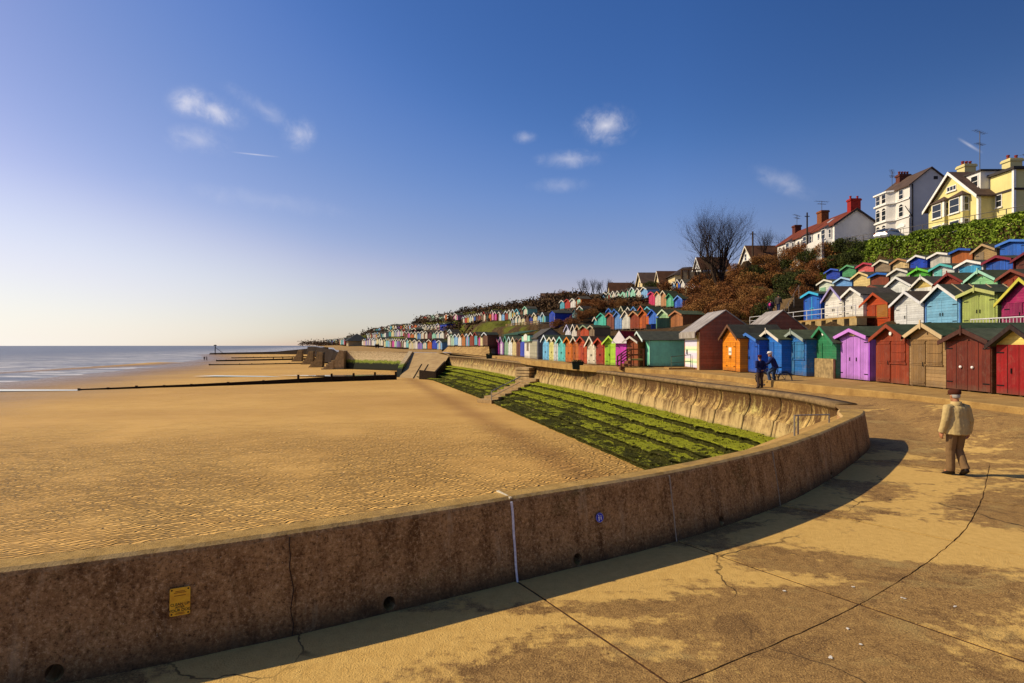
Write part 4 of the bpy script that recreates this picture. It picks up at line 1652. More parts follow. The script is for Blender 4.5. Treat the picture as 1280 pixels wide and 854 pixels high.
def build_huts():
    ph = 'the promenade row'
    TP = Vector((0, -1))
    def row(nm, phrase, items, depth, lod=2, tan=None):
        for it in items:
            xl, xr, ap, rise, name, sp = it[:6]
            sp['name'] = name
            sp['phrase'] = phrase
            place_px(nm, xl, xr, ap, rise, sp, it[6] if len(it) > 6 else depth, lod, tan)
    # ---- promenade, right hand part
    row('prom', ph, [
        (1246, 1307, 405, .62, 'bright red', S('#e8d27a', '#2c1c16', FELT, style='full', door='#961a0e', step=False, of=.3)),
        (1183.5, 1240, 410, .42, 'dark chocolate brown', S('#5c3020', '#4a2a1e', FELT, style='full', door='#6b2c1c', knob=True, finial=True)),
        (1137, 1182.5, 403, .5, 'weathered bare wood', S('#a08258', '#c9b389', '#33432f', raw=True, style='shutter', door='#8a6c44', finial=True, braced=True, step=True, wear=.5), 4.6),
        (1095, 1136, 405, .58, 'plain red brown', S('#8d3d22', '#8d4026', '#36402f', style='shutter', door='#8a3a20', lamp=True, braced=True, clad='v'), 3.5),
        (1049.6, 1087, 410.5, .36, 'lilac', S('#c285d8', '#cf8fe0', '#39412f', style='full', door='#c287da', clad='v', edge='#9a50c0', plaque=True, step=True), 3.4),
        (1015.5, 1045.5, 407.5, .82, 'dark green', S('#2e7a50', '#37855a', FELT, style='left', door='#2c754c', stone=True, lamp=True, dclad='h'), 3.4),
        (981.5, 1008, 413, .45, 'worn blue', S('#2f6aa8', '#9aa69a', '#3f4634', style='shutter', door='#3a78a8', wear=.6, finial=True, braced=True, step=True), 3.0),
        (950, 977, 412, .55, 'mid blue', S('#2f6fc0', '#e0d8c4', '#4a5038', style='single', door='#2f66b4', finial=True), 3.0),
        (926, 949, 416, .4, 'deep blue', S('#2c5cb8', '#4a7cc8', '#2f332c', style='dbl', wide=True, door='#2a58b4', flat_trim=False), 2.9),
        (903.5, 925, 405.5, .85, 'orange boarded', S('#e08a1c', '#6a4a30', '#2f2f2a', style='dbl', door='#e08c20', dclad='h', braced=False, panel=True), 3.0),
    ], 3.4, 2, TP)
    # ---- promenade, middle part
    row('prom', ph, [
        (783, 796, 420, .4, 'small brown', S('#9a5028', '#ded6c4', '#4a2c20', style='single', door='#8a4420', wear=.3)),
        (770.5, 782.5, 413.5, .75, 'magenta', S('#d050b4', '#efe6e6', '#8a1c20', style='dbl', door='#d44ab8', wide=True, flat_trim=True)),
        (756, 770.5, 419.5, .55, 'lime green', S('#b4e04a', '#c4ea58', '#3f4632', style='left', door='#a4d83c')),
        (744.5, 756.5, 422, .5, 'brick red', S('#a83c20', '#b4452a', '#3a3a30', style='dbl', door='#9c3418', step=True)),
        (734, 745.5, 420, .8, 'cream white', S('#e2d9bf', '#e8e0cc', '#4a3428', style='dbl', door='#ddd4ba')),
        (723, 733.5, 420, .5, 'rust red', S('#b04a24', '#b04426', '#3c3c30', style='single', door='#a83e1c')),
        (716, 723, 420.3, .5, 'brown', S('#b0622c', '#d8d0bc', '#3c3c30', style='left', door='#a0561f')),
        (707, 715.5, 421, .5, 'plain orange', S('#cc7424', '#d8862c', '#3c3c30', style='dbl', door='#c06a1c')),
        (697.7, 706.5, 420.5, .6, 'turquoise', S('#6cc8c0', '#8ad8d0', '#3f4838', style='dbl', door='#62c0bc')),
        (692, 697.5, 421, .4, 'pale grey', S('#c0c8c8', '#e0dcd0', '#3f4838', style='single', door='#c8cccc')),
        (686.5, 692, 421, .4, 'pale yellow', S('#d8d488', '#e4dfc0', '#3f4838', style='single', door='#d4d080')),
        (678.5, 686, 418.5, .65, 'sky blue', S('#7cc0e4', '#dfeaf0', '#3f4838', style='dbl', door='#74b8e0', step=True)),
    ], 3.0, 2)
    row('prom', ph, [
        (650.5, 656.5, 422.5, .3, 'royal blue', S('#3a50b8', '#8a6a4a', '#3f4838', style='dbl', door='#3a4cb4')),
        (645.5, 650.3, 422.5, .3, 'chocolate', S('#6a3a28', '#4a2c20', '#3f4838', style='single', door='#5a3020')),
        (640.5, 645.3, 421, .7, 'buff', S('#cdbb84', '#d8ccb0', '#3f4838', style='single', door='#d4c48c')),
        (635.5, 640.2, 420.5, .8, 'white and blue', S('#dfe4e0', '#bcd8e0', '#3f4838', style='single', door='#e0e4e0')),
        (630.8, 635.2, 419.5, .9, 'sage green', S('#8cae8c', '#5aa890', '#3f4838', style='single', door='#86a884')),
        (624.5, 629.5, 420.5, .9, 'violet', S('#b088b8', '#c0a0c8', '#3f4838', style='single', door='#ece6ea')),
        (619.3, 624.2, 421.5, .8, 'hot pink', S('#d452a8', '#e08098', '#3f4838', style='dbl', door='#d44aa4')),
        (615, 619, 421.5, .7, 'silver grey', S('#a8a8a8', '#c8a0a0', '#3f4838', style='single', door='#b0acac')),
        (609.5, 614.2, 418, .8, 'plain white', S('#e6e2da', '#7ab4d4', '#3f4838', style='dbl', door='#eceae4')),
    ], 2.6, 1)
    # ---- long turquoise chalet
    sp = S('#86d8b8', '#dff0e4', '#3d3f36', style='left', of=.6, clad='p', door='#9ae4c8', edge='#c8ecd8', name='long sea green', phrase=ph, wear=.05)
    t = Vector((0, -1))
    r = hut(Vector((11.15, 48.7, .88)), math.atan2(-1, 0), 4.1, 4.6, 2.88, 2.16, sp, 2)
    # ---- right hillside
    row('r2a', 'the terrace behind white railing', [
        (1005.5, 1026, 364, .28, 'bright blue', S('#2c62b8', '#46b4dc', '#3a4234', style='dbl', wide=True, door='#2f66bc', clad='v', dclad='v', edge='#2444a8', cross=True), 2.3),
        (1031, 1054.5, 357.5, .95, 'white with lilac gable boards', S('#dcd8cc', '#a49ac8', '#4a3c34', style='dbl', wide=True, door='#e4e0d4', dclad='h'), 2.3),
        (1056.5, 1079, 359, .5, 'white with white gable boards', S('#dcd9ce', '#e8e6dc', '#46403a', style='left', door='#dedbd0', dclad='h'), 2.3),
    ], 2.3)
    row('r2b', 'the first terrace under green hedge', [
        (1080, 1113, 365.5, .72, 'burnt orange wood', S('#b0481c', '#a8481e', '#3d3a30', style='shutter', door='#a04014', shut='#9a6428', braced=False)),
        (1118, 1154.5, 363.5, .72, 'white boarded', S('#d6d6d0', '#dededc', '#43392f', style='left', door='#d8d8d2', dclad='h')),
        (1157.5, 1200, 355, .8, 'large sky blue', S('#74a9c4', '#e4e2da', '#3b3f36', style='dbl', wide=True, door='#7cb0ca', dclad='h', batten=4, edge='#5a88c0')),
        (1203, 1247, 362, .3, 'olive green', S('#a0ac5c', '#b4b870', '#39402f', style='dbl', wide=True, door='#a2ae60', finial=True)),
        (1252, 1312, 346.5, 1.05, 'magenta red', S('#a02a5c', '#c8c050', '#3a3a30', style='shutter', door='#8a2450', shut='#8a2a4c')),
    ], 3.4)
    row('r3', 'the second terrace under green hedge', [
        (1080, 1103, 356, .35, 'red brown', S('#8c4026', '#7a4430', '#3d4032', style='single', lamp=True)),
        (1107, 1142, 345.5, .75, 'white gabled', S('#d8dad2', '#e2e2da', '#403830', style='dbl', wide=True)),
        (1141, 1171, 345, .7, 'yellow gabled white', S('#cdb46c', '#e2ded0', '#42403a', style='dbl', wide=True, door='#e0ddd0', finial=True)),
        (1172, 1207, 340.5, .65, 'dark red brown', S('#7c3420', '#7a2c24', '#3b402f', style='dbl', finial=True)),
        (1209, 1247, 337, .6, 'mint green', S('#8cc48c', '#a4d4b8', '#39402f', style='left', door='#a4d4a0', plaque=True, finial=True)),
        (1251, 1288, 336, .45, 'stained red brown', S('#8a3a20', '#7a4030', '#3b3a30', style='left')),
    ], 2.9)
    row('r4', 'the third terrace under green hedge', [
        (1024, 1042.5, 349, .35, 'pale green and white', S('#c8d0bc', '#e0dcca', '#3d4032', style='left', door='#8ab894'), 2.5),
        (1045, 1065, 346, .35, 'powder blue', S('#6a98cc', '#a8c8e4', '#3d4032', style=''), 2.5),
        (1067, 1087.5, 339.5, .45, 'cream yellow', S('#d4bc80', '#e0c890', '#4a4034', style=''), 2.5),
        (1089, 1111, 340.5, .22, 'brown with blue gable boards', S('#7a3c24', '#2a62b0', '#3d4032', style='', clad='v'), 2.5),
        (1113, 1137, 335, .38, 'pale grey', S('#b4b4a4', '#dad6c8', '#3d3a32', style='dbl', wide=True)),
        (1139, 1163, 334.5, .35, 'vivid green', S('#4c9c34', '#6cc040', '#3d4032', style='dbl', wide=True, finial=True)),
        (1166, 1193, 329, .33, 'white with turquoise door', S('#c8ccc4', '#58b0ac', '#3d4032', style='left', door='#7cc8c0')),
        (1198, 1229, 324.5, .33, 'white with two blue doors', S('#dcdcd4', '#ecebe2', '#3d4032', style='dbl', wide=True, door='#4c9cc4')),
        (1233, 1267, 319, .33, 'blue with maroon gable', S('#7a2434', '#7a2434', '#3d4032', style='full', door='#345cb0')),
        (1270, 1305, 314, .4, 'dark brown', S('#5c2c20', '#6a2430', '#3d4032', style='dbl')),
    ], 2.6)
    row('r5', 'the top terrace under green hedge', [
        (1033, 1050, 335.5, .3, 'dark blue', S('#26409c', '#3a5ab8', '#3d4032', style='dbl', wide=True), 2.4),
        (1053, 1070, 331, .35, 'leaf green', S('#4a8a5c', '#5c9c6c', '#3d4032', style='dbl', wide=True), 2.4),
        (1073, 1092, 328, .3, 'salmon pink', S('#c4605c', '#b03a4c', '#3d4032', style='left', door='#e0a09c'), 2.4),
        (1094, 1113, 324.5, .38, 'bare wood with blue gable', S('#86745c', '#d8d0b8', '#3d4032', raw=True, style=''), 2.4),
        (1116, 1136, 322.5, .35, 'straw coloured', S('#c4ac7c', '#a87c54', '#3d4032', style='dbl', wide=True), 2.4),
        (1138, 1159, 318.5, .35, 'ultramarine', S('#2444ac', '#e2e0d8', '#3d4032', style='dbl', wide=True)),
        (1163, 1188, 315, .28, 'plain pale grey', S('#c0bcb0', '#e8e4da', '#3d4032', style='', clad='v')),
        (1190, 1215.5, 310, .22, 'tan brown with blue gable boards', S('#a05a2c', '#2a54a4', '#3d4032', style='', clad='v')),
        (1218, 1246, 304.5, .5, 'bare weathered wood', S('#a08458', '#b0946c', '#3d4032', raw=True, style='left', door='#8f7c60')),
        (1250, 1284, 299, .22, 'cornflower blue', S('#3464b8', '#4878c8', '#3d4032', style='dbl', wide=True)),
    ], 2.5)
    # ---- middle hillside
    row('u1', 'the terrace above the sea green chalet', [
        (838.5, 853.5, 388, .5, 'tan wood', S('#a86c40', '#b07850', '#46503c', style='left', door='#a06438', clad='v'), 3.6),
        (823, 836, 386.5, .65, 'pale green', S('#9cc08c', '#c8d8b4', '#39402f', style='single', door='#8ab080')),
        (811, 822.5, 386.5, .7, 'cobalt blue', S('#4272c8', '#3c68c4', '#39402f', style='single')),
        (799.5, 811, 387, .7, 'tangerine', S('#c0601c', '#b8601f', '#39402f', style='single', door='#a85018')),
        (787.5, 799, 388.5, .6, 'russet', S('#8c3c1c', '#c09468', '#39402f', style='single', lamp=True)),
        (777.5, 788, 388, .9, 'white tall gabled', S('#d4d0c0', '#e2d4bc', '#4a3a2c', style='dbl')),
        (768.5, 777, 389, .6, 'steel blue', S('#6a98d0', '#5a84c8', '#39402f', style='single')),
        (758.5, 767.5, 390.5, .5, 'chestnut', S('#7c4430', '#a85c44', '#39402f', style='single')),
        (747.5, 757.5, 391, .55, 'sea green', S('#4cb49c', '#46a890', '#39402f', style='single', door='#58c4ac')),
        (742.5, 747, 396, .5, 'small teal', S('#4ca8a8', '#e0d4c0', '#39402f', style='single')),
    ], 2.6, 1)
    row('u0', 'the low row behind orange promenade huts', [
        (736.5, 743, 407, .3, 'drab', S('#8a7458', '#b8a88c', '#39402f', style='single')),
        (725.5, 736, 406, .5, 'red orange', S('#b44820', '#8a9a78', '#39402f', style='left')),
        (721.3, 725.3, 406, .5, 'nut brown', S('#7c4428', '#c8a880', '#39402f', style='single')),
        (714.5, 721, 405, .9, 'ivory', S('#dcd4c4', '#e8e0d0', '#4a4640', style='dbl')),
        (706.5, 713.5, 405.5, .9, 'white and lilac', S('#d8d8dc', '#c4c0dc', '#4a4640', style='dbl')),
    ], 2.4, 1)
    row('u2', 'the row peeping over the chalet terrace', [
        (806, 815, 383, .5, 'aqua', S('#7cc0cc', '#70bcc8', '#39402f', style='single')),
        (799, 805.5, 382, .6, 'vermilion', S('#b84c28', '#d0684a', '#39402f', style='single')),
        (789.5, 797, 383, .6, 'blue white', S('#c8d4e0', '#5c88c4', '#39402f', style='single')),
        (783.5, 789, 383.5, .6, 'off white', S('#d8d4c4', '#dcd8c8', '#39402f', style='single')),
        (775, 780.5, 382.5, .8, 'pale cream', S('#d4cca4', '#dcd4b0', '#39402f', style='single')),
        (766.5, 772, 386, .5, 'denim blue', S('#4470b4', '#3a68b4', '#39402f', style='single')),
        (759, 765.5, 385, .5, 'azure', S('#4c80c8', '#3468b8', '#39402f', style='single')),
    ], 2.3, 1)
    row('u3', 'the short row beside brown thicket', [
        (843.5, 853.5, 370, .6, 'cobalt blue', S('#4a74cc', '#6c98dc', '#39402f', style='single', door='#3058b4', edge='#30489c'), 4.0),
        (833, 842, 366.5, .7, 'emerald green', S('#4aa074', '#3c8c60', '#39402f', style='single', door='#7cc4a0')),
        (826.5, 832.7, 363, .6, 'fawn', S('#c08c60', '#e0d0b4', '#39402f', style='single')),
        (819, 826, 364, .6, 'white and orange', S('#dccfb4', '#d88850', '#39402f', style='single')),
        (811, 818.5, 364.5, .4, 'raspberry pink', S('#cc3c64', '#c8406c', '#39402f', style='single')),
    ], 2.4, 1)
    auto_row('u4', 18, ['white', 'light blue', 'white', 'violet', 'light blue', 'pale green', 'white', 'pale green', 'mint', 'white', 'mint', 'white', 'light blue'], 'the upper row below cream gabled house', 2.3, lod=0, d0=.02, d1=1.0)
    auto_row('u5a', 3, ['light blue', 'blue', 'white'], 'the slope under timber balcony', 1.9, lod=0)
    auto_row('u5b', 3, ['cream', 'violet', 'blue'], 'the lower slope under timber balcony', 1.9, lod=0)
    auto_row('m1f', 9, ['grey', 'teal', 'cream', 'white', 'brown', 'navy', 'cream', 'light blue', 'pale turquoise'], 'the fenced terrace above grey gabled cafe', 2.2)
    auto_row('m1b', 9, ['red', 'white', 'light blue', 'red brown', 'pale green', 'gold', 'turquoise', 'brown', 'mint'], 'the row behind the fenced terrace', 2.3)
    auto_row('n1', 5, ['turquoise', 'blue', 'navy', 'pale turquoise', 'sea green'], 'the stepped row left of brown thicket', 2.3)
    auto_row('n2', 4, ['turquoise', 'red', 'white', 'orange'], 'the upper stepped row left of thicket', 2.2)
    auto_row('m2', 14, ['cream', 'pale green', 'white', 'dark green', 'dark brown', 'red brown', 'sage', 'red', 'dark green', 'orange', 'brown', 'red'], 'the row above the grass slope', 2.4)
    auto_row('m3', 9, ['red', 'white', 'stone', 'blue', 'cream', 'white', 'pink', 'orange', 'red brown'], 'the row beside long blue shed', 2.3, d0=.32)
    auto_row('m4', 13, ['brown', 'cream', 'orange', 'yellow', 'light blue', 'tan wood', 'maroon', 'maroon', 'mint', 'light blue', 'white', 'dark brown', 'stone'], 'the second row behind far promenade huts', 2.3)
    auto_row('apron', 10, ['white', 'pale green', 'light blue', 'white', 'tan wood', 'turquoise', 'red brown', 'red brown', 'cream', 'brown'], 'the row above the sloping concrete apron', 2.5, lod=0)
    auto_row('far1', 7, ['cream', 'white', 'violet', 'pale turquoise', 'orange', 'bright blue', 'light blue'], 'the far promenade row above slipway', 2.4)
    auto_row('far2', 11, ['cream', 'pale turquoise', 'cream', 'brown', 'magenta', 'mint', 'violet', 'red brown', 'maroon', 'white', 'pale turquoise'], 'the far promenade row over green wall', 2.4)
    auto_row('far3', 11, ['white', 'tan wood', 'light blue', 'navy', 'lilac', 'brown', 'white', 'light blue', 'cream', 'sage', 'white'], 'the far promenade row left of dark roof', 2.5, depth=2.6)
    auto_row('far4', 12, ['brown', 'orange', 'tan wood', 'white', 'turquoise', 'sea green', 'pale turquoise', 'teal', 'white', 'light blue', 'navy', 'red'], 'the distant row near the point', 2.7, depth=3)
    auto_row('far5', 7, ['white', 'grey', 'light blue', 'grey', 'navy', 'turquoise', 'cream'], 'the farthest row out on the point', 2.7, depth=3)
    auto_row('g1', 10, ['turquoise', 'cream', 'white', 'blue', 'red', 'yellow', 'white', 'light blue', 'red brown', 'orange'], 'the high far row below the crest', 2.5)
    auto_row('g2', 9, ['teal', 'cream', 'grey', 'lilac', 'white', 'red', 'light blue', 'stone', 'dark brown'], 'the far middle row behind dark roof', 2.4)
    auto_row('g3', 9, ['dark brown', 'white', 'teal', 'light blue', 'brown', 'mint', 'white', 'tan wood', 'blue'], 'the high row near the end of hill', 2.6)
    auto_row('g5', 12, ['white', 'blue', 'cream', 'red brown', 'turquoise', 'white', 'tan wood', 'light blue', 'cream', 'navy', 'pale green', 'white'], 'the low far row right of pyramid roof', 2.5)
    auto_row('g4', 9, ['white', 'red', 'white', 'pale green', 'white', 'pale green', 'white', 'brown', 'pink'], 'the topmost far row under scrub', 2.4)


def label_huts():
    """each hut is told apart by its colour, its row and its neighbours"""
    rows = {}
    for h in HUTS:
        rows.setdefault(h[1]['phrase'], []).append(h)
    for ph, hs in rows.items():
        hs.sort(key=lambda q: q[3].x / q[3].y)
        names = [q[1]['name'] for q in hs]
        for i, (root, sp, lod, pos) in enumerate(hs):
            nm = sp['name']
            if len(hs) == 1:
                lab = '%s beach hut in %s' % (nm, ph)
            elif i == 0:
                lab = '%s beach hut at the left end of %s' % (nm, ph)
            elif i == len(hs) - 1:
                lab = '%s beach hut at the right end of %s' % (nm, ph)
            elif names.count(nm) == 1:
                lab = '%s beach hut in %s, right of a %s one' % (nm, ph, names[i - 1])
            else:
                lab = '%s beach hut between %s and %s huts in %s' % (nm, names[i - 1], names[i + 1], ph)
            w = lab.split()
            if len(w) > 16:
                lab = '%s beach hut in %s' % (nm, ph)
                if names.count(nm) > 1:
                    lab = '%s hut beside %s one in %s' % (nm, names[i - 1], ph)
            if lab in ALL_LABELS:
                lab = ' '.join(('%s hut, number %d from left, in %s' % (nm, i + 1, ph)).split()[:16])
                print('DUP', lab)
            tag(root, lab)
# ================================================================== buildings
def wb(m, name, mats, root, smooth=False):
    """mesh given in world coordinates, stored from its thing's base"""
    l = root.location
    m.v = [(a - l.x, b - l.y, c - l.z) for a, b, c in m.v]
    return m.build(name, mats, root, smooth)


W_FRAME = plain('#e6e2d8', .5)


def window(root, c, u, n, w, h, cols=1, rows=2, arch=False, frame=None, sill=True, name='window'):
    """c: middle of the sill in world space, u along the wall, n out of it"""
    c, u, n = Vector(c), Vector(u).normalized(), Vector(n).normalized()
    z = Vector((0, 0, 1))
    fr = MB()
    t = .07
    def bar(x0, z0, x1, z1, o=.05):
        a = c + u * x0 + z * z0 - n * .02
        fr.prism([a, c + u * x1 + z * z0 - n * .02, c + u * x1 + z * z1 - n * .02, c + u * x0 + z * z1 - n * .02], n * (o + .02))
    bar(-w / 2, 0, -w / 2 + t, h)
    bar(w / 2 - t, 0, w / 2, h)
    bar(-w / 2 + t, 0, w / 2 - t, t)
    bar(-w / 2 + t, h - t, w / 2 - t, h)
    for k in range(1, cols):
        x = lerp(-w / 2, w / 2, k / cols)
        bar(x - .03, t, x + .03, h - t, .045)
    for k in range(1, rows):
        zz = h * k / rows
        bar(-w / 2 + t, zz - .025, w / 2 - t, zz + .025, .04)
    if arch:
        pts = [c + u * (w / 2 * math.cos(a)) + z * (h + w / 2 * .75 * math.sin(a)) - n * .02 for a in [math.pi * k / 8 for k in range(9)]]
        inn = [c + u * ((w / 2 - t) * math.cos(a)) + z * (h + (w / 2 - t) * .75 * math.sin(a)) - n * .02 for a in [math.pi * k / 8 for k in range(9)]]
        for i in range(8):
            fr.prism([pts[i], pts[i + 1], inn[i + 1], inn[i]], n * .07)
    f = wb(fr, name, frame or W_FRAME, root)
    gp = MB()
    o = n * .015
    gp.prism([c + u * (-w / 2 + .03) + z * .03 + o, c + u * (w / 2 - .03) + z * .03 + o, c + u * (w / 2 - .03) + z * (h - .03) + o, c + u * (-w / 2 + .03) + z * (h - .03) + o], n * -.05)
    if arch:
        gp.prism([c + u * ((w / 2 - .04) * math.cos(a)) + z * (h + (w / 2 - .04) * .75 * math.sin(a)) + o for a in [math.pi * k / 8 for k in range(9)]], n * -.05)
    l = root.location
    gp.v = [(a - l.x, b - l.y, cc - l.z) for a, b, cc in gp.v]
    gp.build('pane', glass(), f)
    if sill:
        s = MB()
        s.prism([c + u * (-w / 2 - .08) - z * .1, c + u * (w / 2 + .08) - z * .1, c + u * (w / 2 + .08) - z * .005, c + u * (-w / 2 - .08) - z * .005], n * .14)
        s.v = [(a - l.x, b - l.y, cc - l.z) for a, b, cc in s.v]
        s.build('sill', W_FRAME, f)
    return f


UX, NX = (0, -1, 0), (-1, 0, 0)       # a wall that looks out to sea
UY, NY = (1, 0, 0), (0, -1, 0)        # a wall that looks towards the camera


def gable_x(root, x0, x1, y0, y1, zb, ze, zr, wall, roof, trim=None, oh=.3, name='wall'):
    """gable fronts look out to sea, ridge runs inland; y0 > y1"""
    ym = (y0 + y1) / 2
    m = MB()
    m.prism([(x0, y0, zb), (x0, y1, zb), (x0, y1, ze), (x0, ym, zr), (x0, y0, ze)], (x1 - x0, 0, 0))
    wb(m, name, wall, root)
    r = MB()
    sl = (zr - ze) / (y0 - ym)
    for s, ye in ((1, y0), (-1, y1)):
        yo = ye + s * oh
        zo = ze - oh * sl
        r.prism([(x0 - oh, ym, zr + .02), (x0 - oh, yo, zo + .02), (x0 - oh, yo, zo + .16), (x0 - oh, ym, zr + .16)], (x1 - x0 + oh + .1, 0, 0))
    ro = wb(r, 'roof', roof, root)
    if trim:
        b = MB()
        for s, ye in ((1, y0), (-1, y1)):
            yo = ye + s * oh
            zo = ze - oh * sl
            b.prism([(x0 - oh - .06, ym, zr - .16), (x0 - oh - .06, yo, zo - .16), (x0 - oh - .06, yo, zo + .17), (x0 - oh - .06, ym, zr + .17)], (.055, 0, 0))
        wb(b, 'bargeboard', trim, root)
    return ro


def gable_y(root, x0, x1, y0, y1, zb, ze, zr, wall, roof, trim=None, oh=.25, xm=None, ze2=None):
    """gable ends look along the coast, ridge parallel to it"""
    xm = (x0 + x1) / 2 if xm is None else xm
    ze2 = ze if ze2 is None else ze2
    m = MB()
    m.prism([(x0, y1, zb), (x1, y1, zb), (x1, y1, ze2), (xm, y1, zr), (x0, y1, ze)], (0, y0 - y1, 0))
    wb(m, 'wall', wall, root)
    r = MB()
    for xe, zee in ((x0, ze), (x1, ze2)):
        s = -1 if xe < xm else 1
        sl = (zr - zee) / abs(xe - xm)
        r.prism([(xm, y1 - oh, zr + .02), (xe + s * oh, y1 - oh, zee - oh * sl + .02), (xe + s * oh, y1 - oh, zee - oh * sl + .16), (xm, y1 - oh, zr + .16)], (0, y0 - y1 + 2 * oh, 0))
    ro = wb(r, 'roof', roof, root)
    if trim:
        b = MB()
        for xe, zee in ((x0, ze), (x1, ze2)):
            s = -1 if xe < xm else 1
            sl = (zr - zee) / abs(xe - xm)
            b.prism([(xm, y1 - oh - .06, zr - .12), (xe + s * oh, y1 - oh - .06, zee - oh * sl - .12), (xe + s * oh, y1 - oh - .06, zee - oh * sl + .17), (xm, y1 - oh - .06, zr + .17)], (0, .055, 0))
        wb(b, 'bargeboard', trim, root)
    return ro


def chimney(root, roof, x, y, zb, zt, w, d, mat, pots, potc='#7a2a1c'):
    m = MB()
    m.box(x - w / 2, y - d / 2, zb, x + w / 2, y + d / 2, zt - .3)
    m.box(x - w / 2 - .1, y - d / 2 - .1, zt - .297, x + w / 2 + .1, y + d / 2 + .1, zt - .1)
    m.box(x - w / 2 - .04, y - d / 2 - .04, zt - .097, x + w / 2 + .04, y + d / 2 + .04, zt)
    l = root.location
    m.v = [(a - l.x, b - l.y, c - l.z) for a, b, c in m.v]
    c = m.build('chimney', mat, roof)
    for k in range(pots):
        px = x + lerp(-w / 2 + .2, w / 2 - .2, k / max(1, pots - 1)) if pots > 1 else x
        p = MB()
        p.lathe((px, y, zt), [(.14, -.02), (.12, .3), (.15, .32), (.15, .42), (.1, .42)], 8)
        p.v = [(a - l.x, b - l.y, cc - l.z) for a, b, cc in p.v]
        p.build('chimney_pot', plain(potc, .8), roof)
    return c


def aerial(root, x, y, z, h, ang=.5):
    m = MB()
    m.tube([(x, y, z), (x, y, z + h)], .035, 5)
    u = Vector((math.cos(ang), math.sin(ang), 0))
    v = Vector((-u.y, u.x, 0))
    for zz, ln in ((h - .1, 1.1), (h * .7, .7)):
        a = Vector((x, y, z + zz))
        m.tube([a - u * ln, a + u * ln], .022, 4)
        for k in range(6):
            q = a + u * lerp(-ln, ln, k / 5)
            m.tube([q - v * .28, q + v * .28], .014, 4)
    wb(m, 'aerial', plain('#55524e', .5, .5), root)


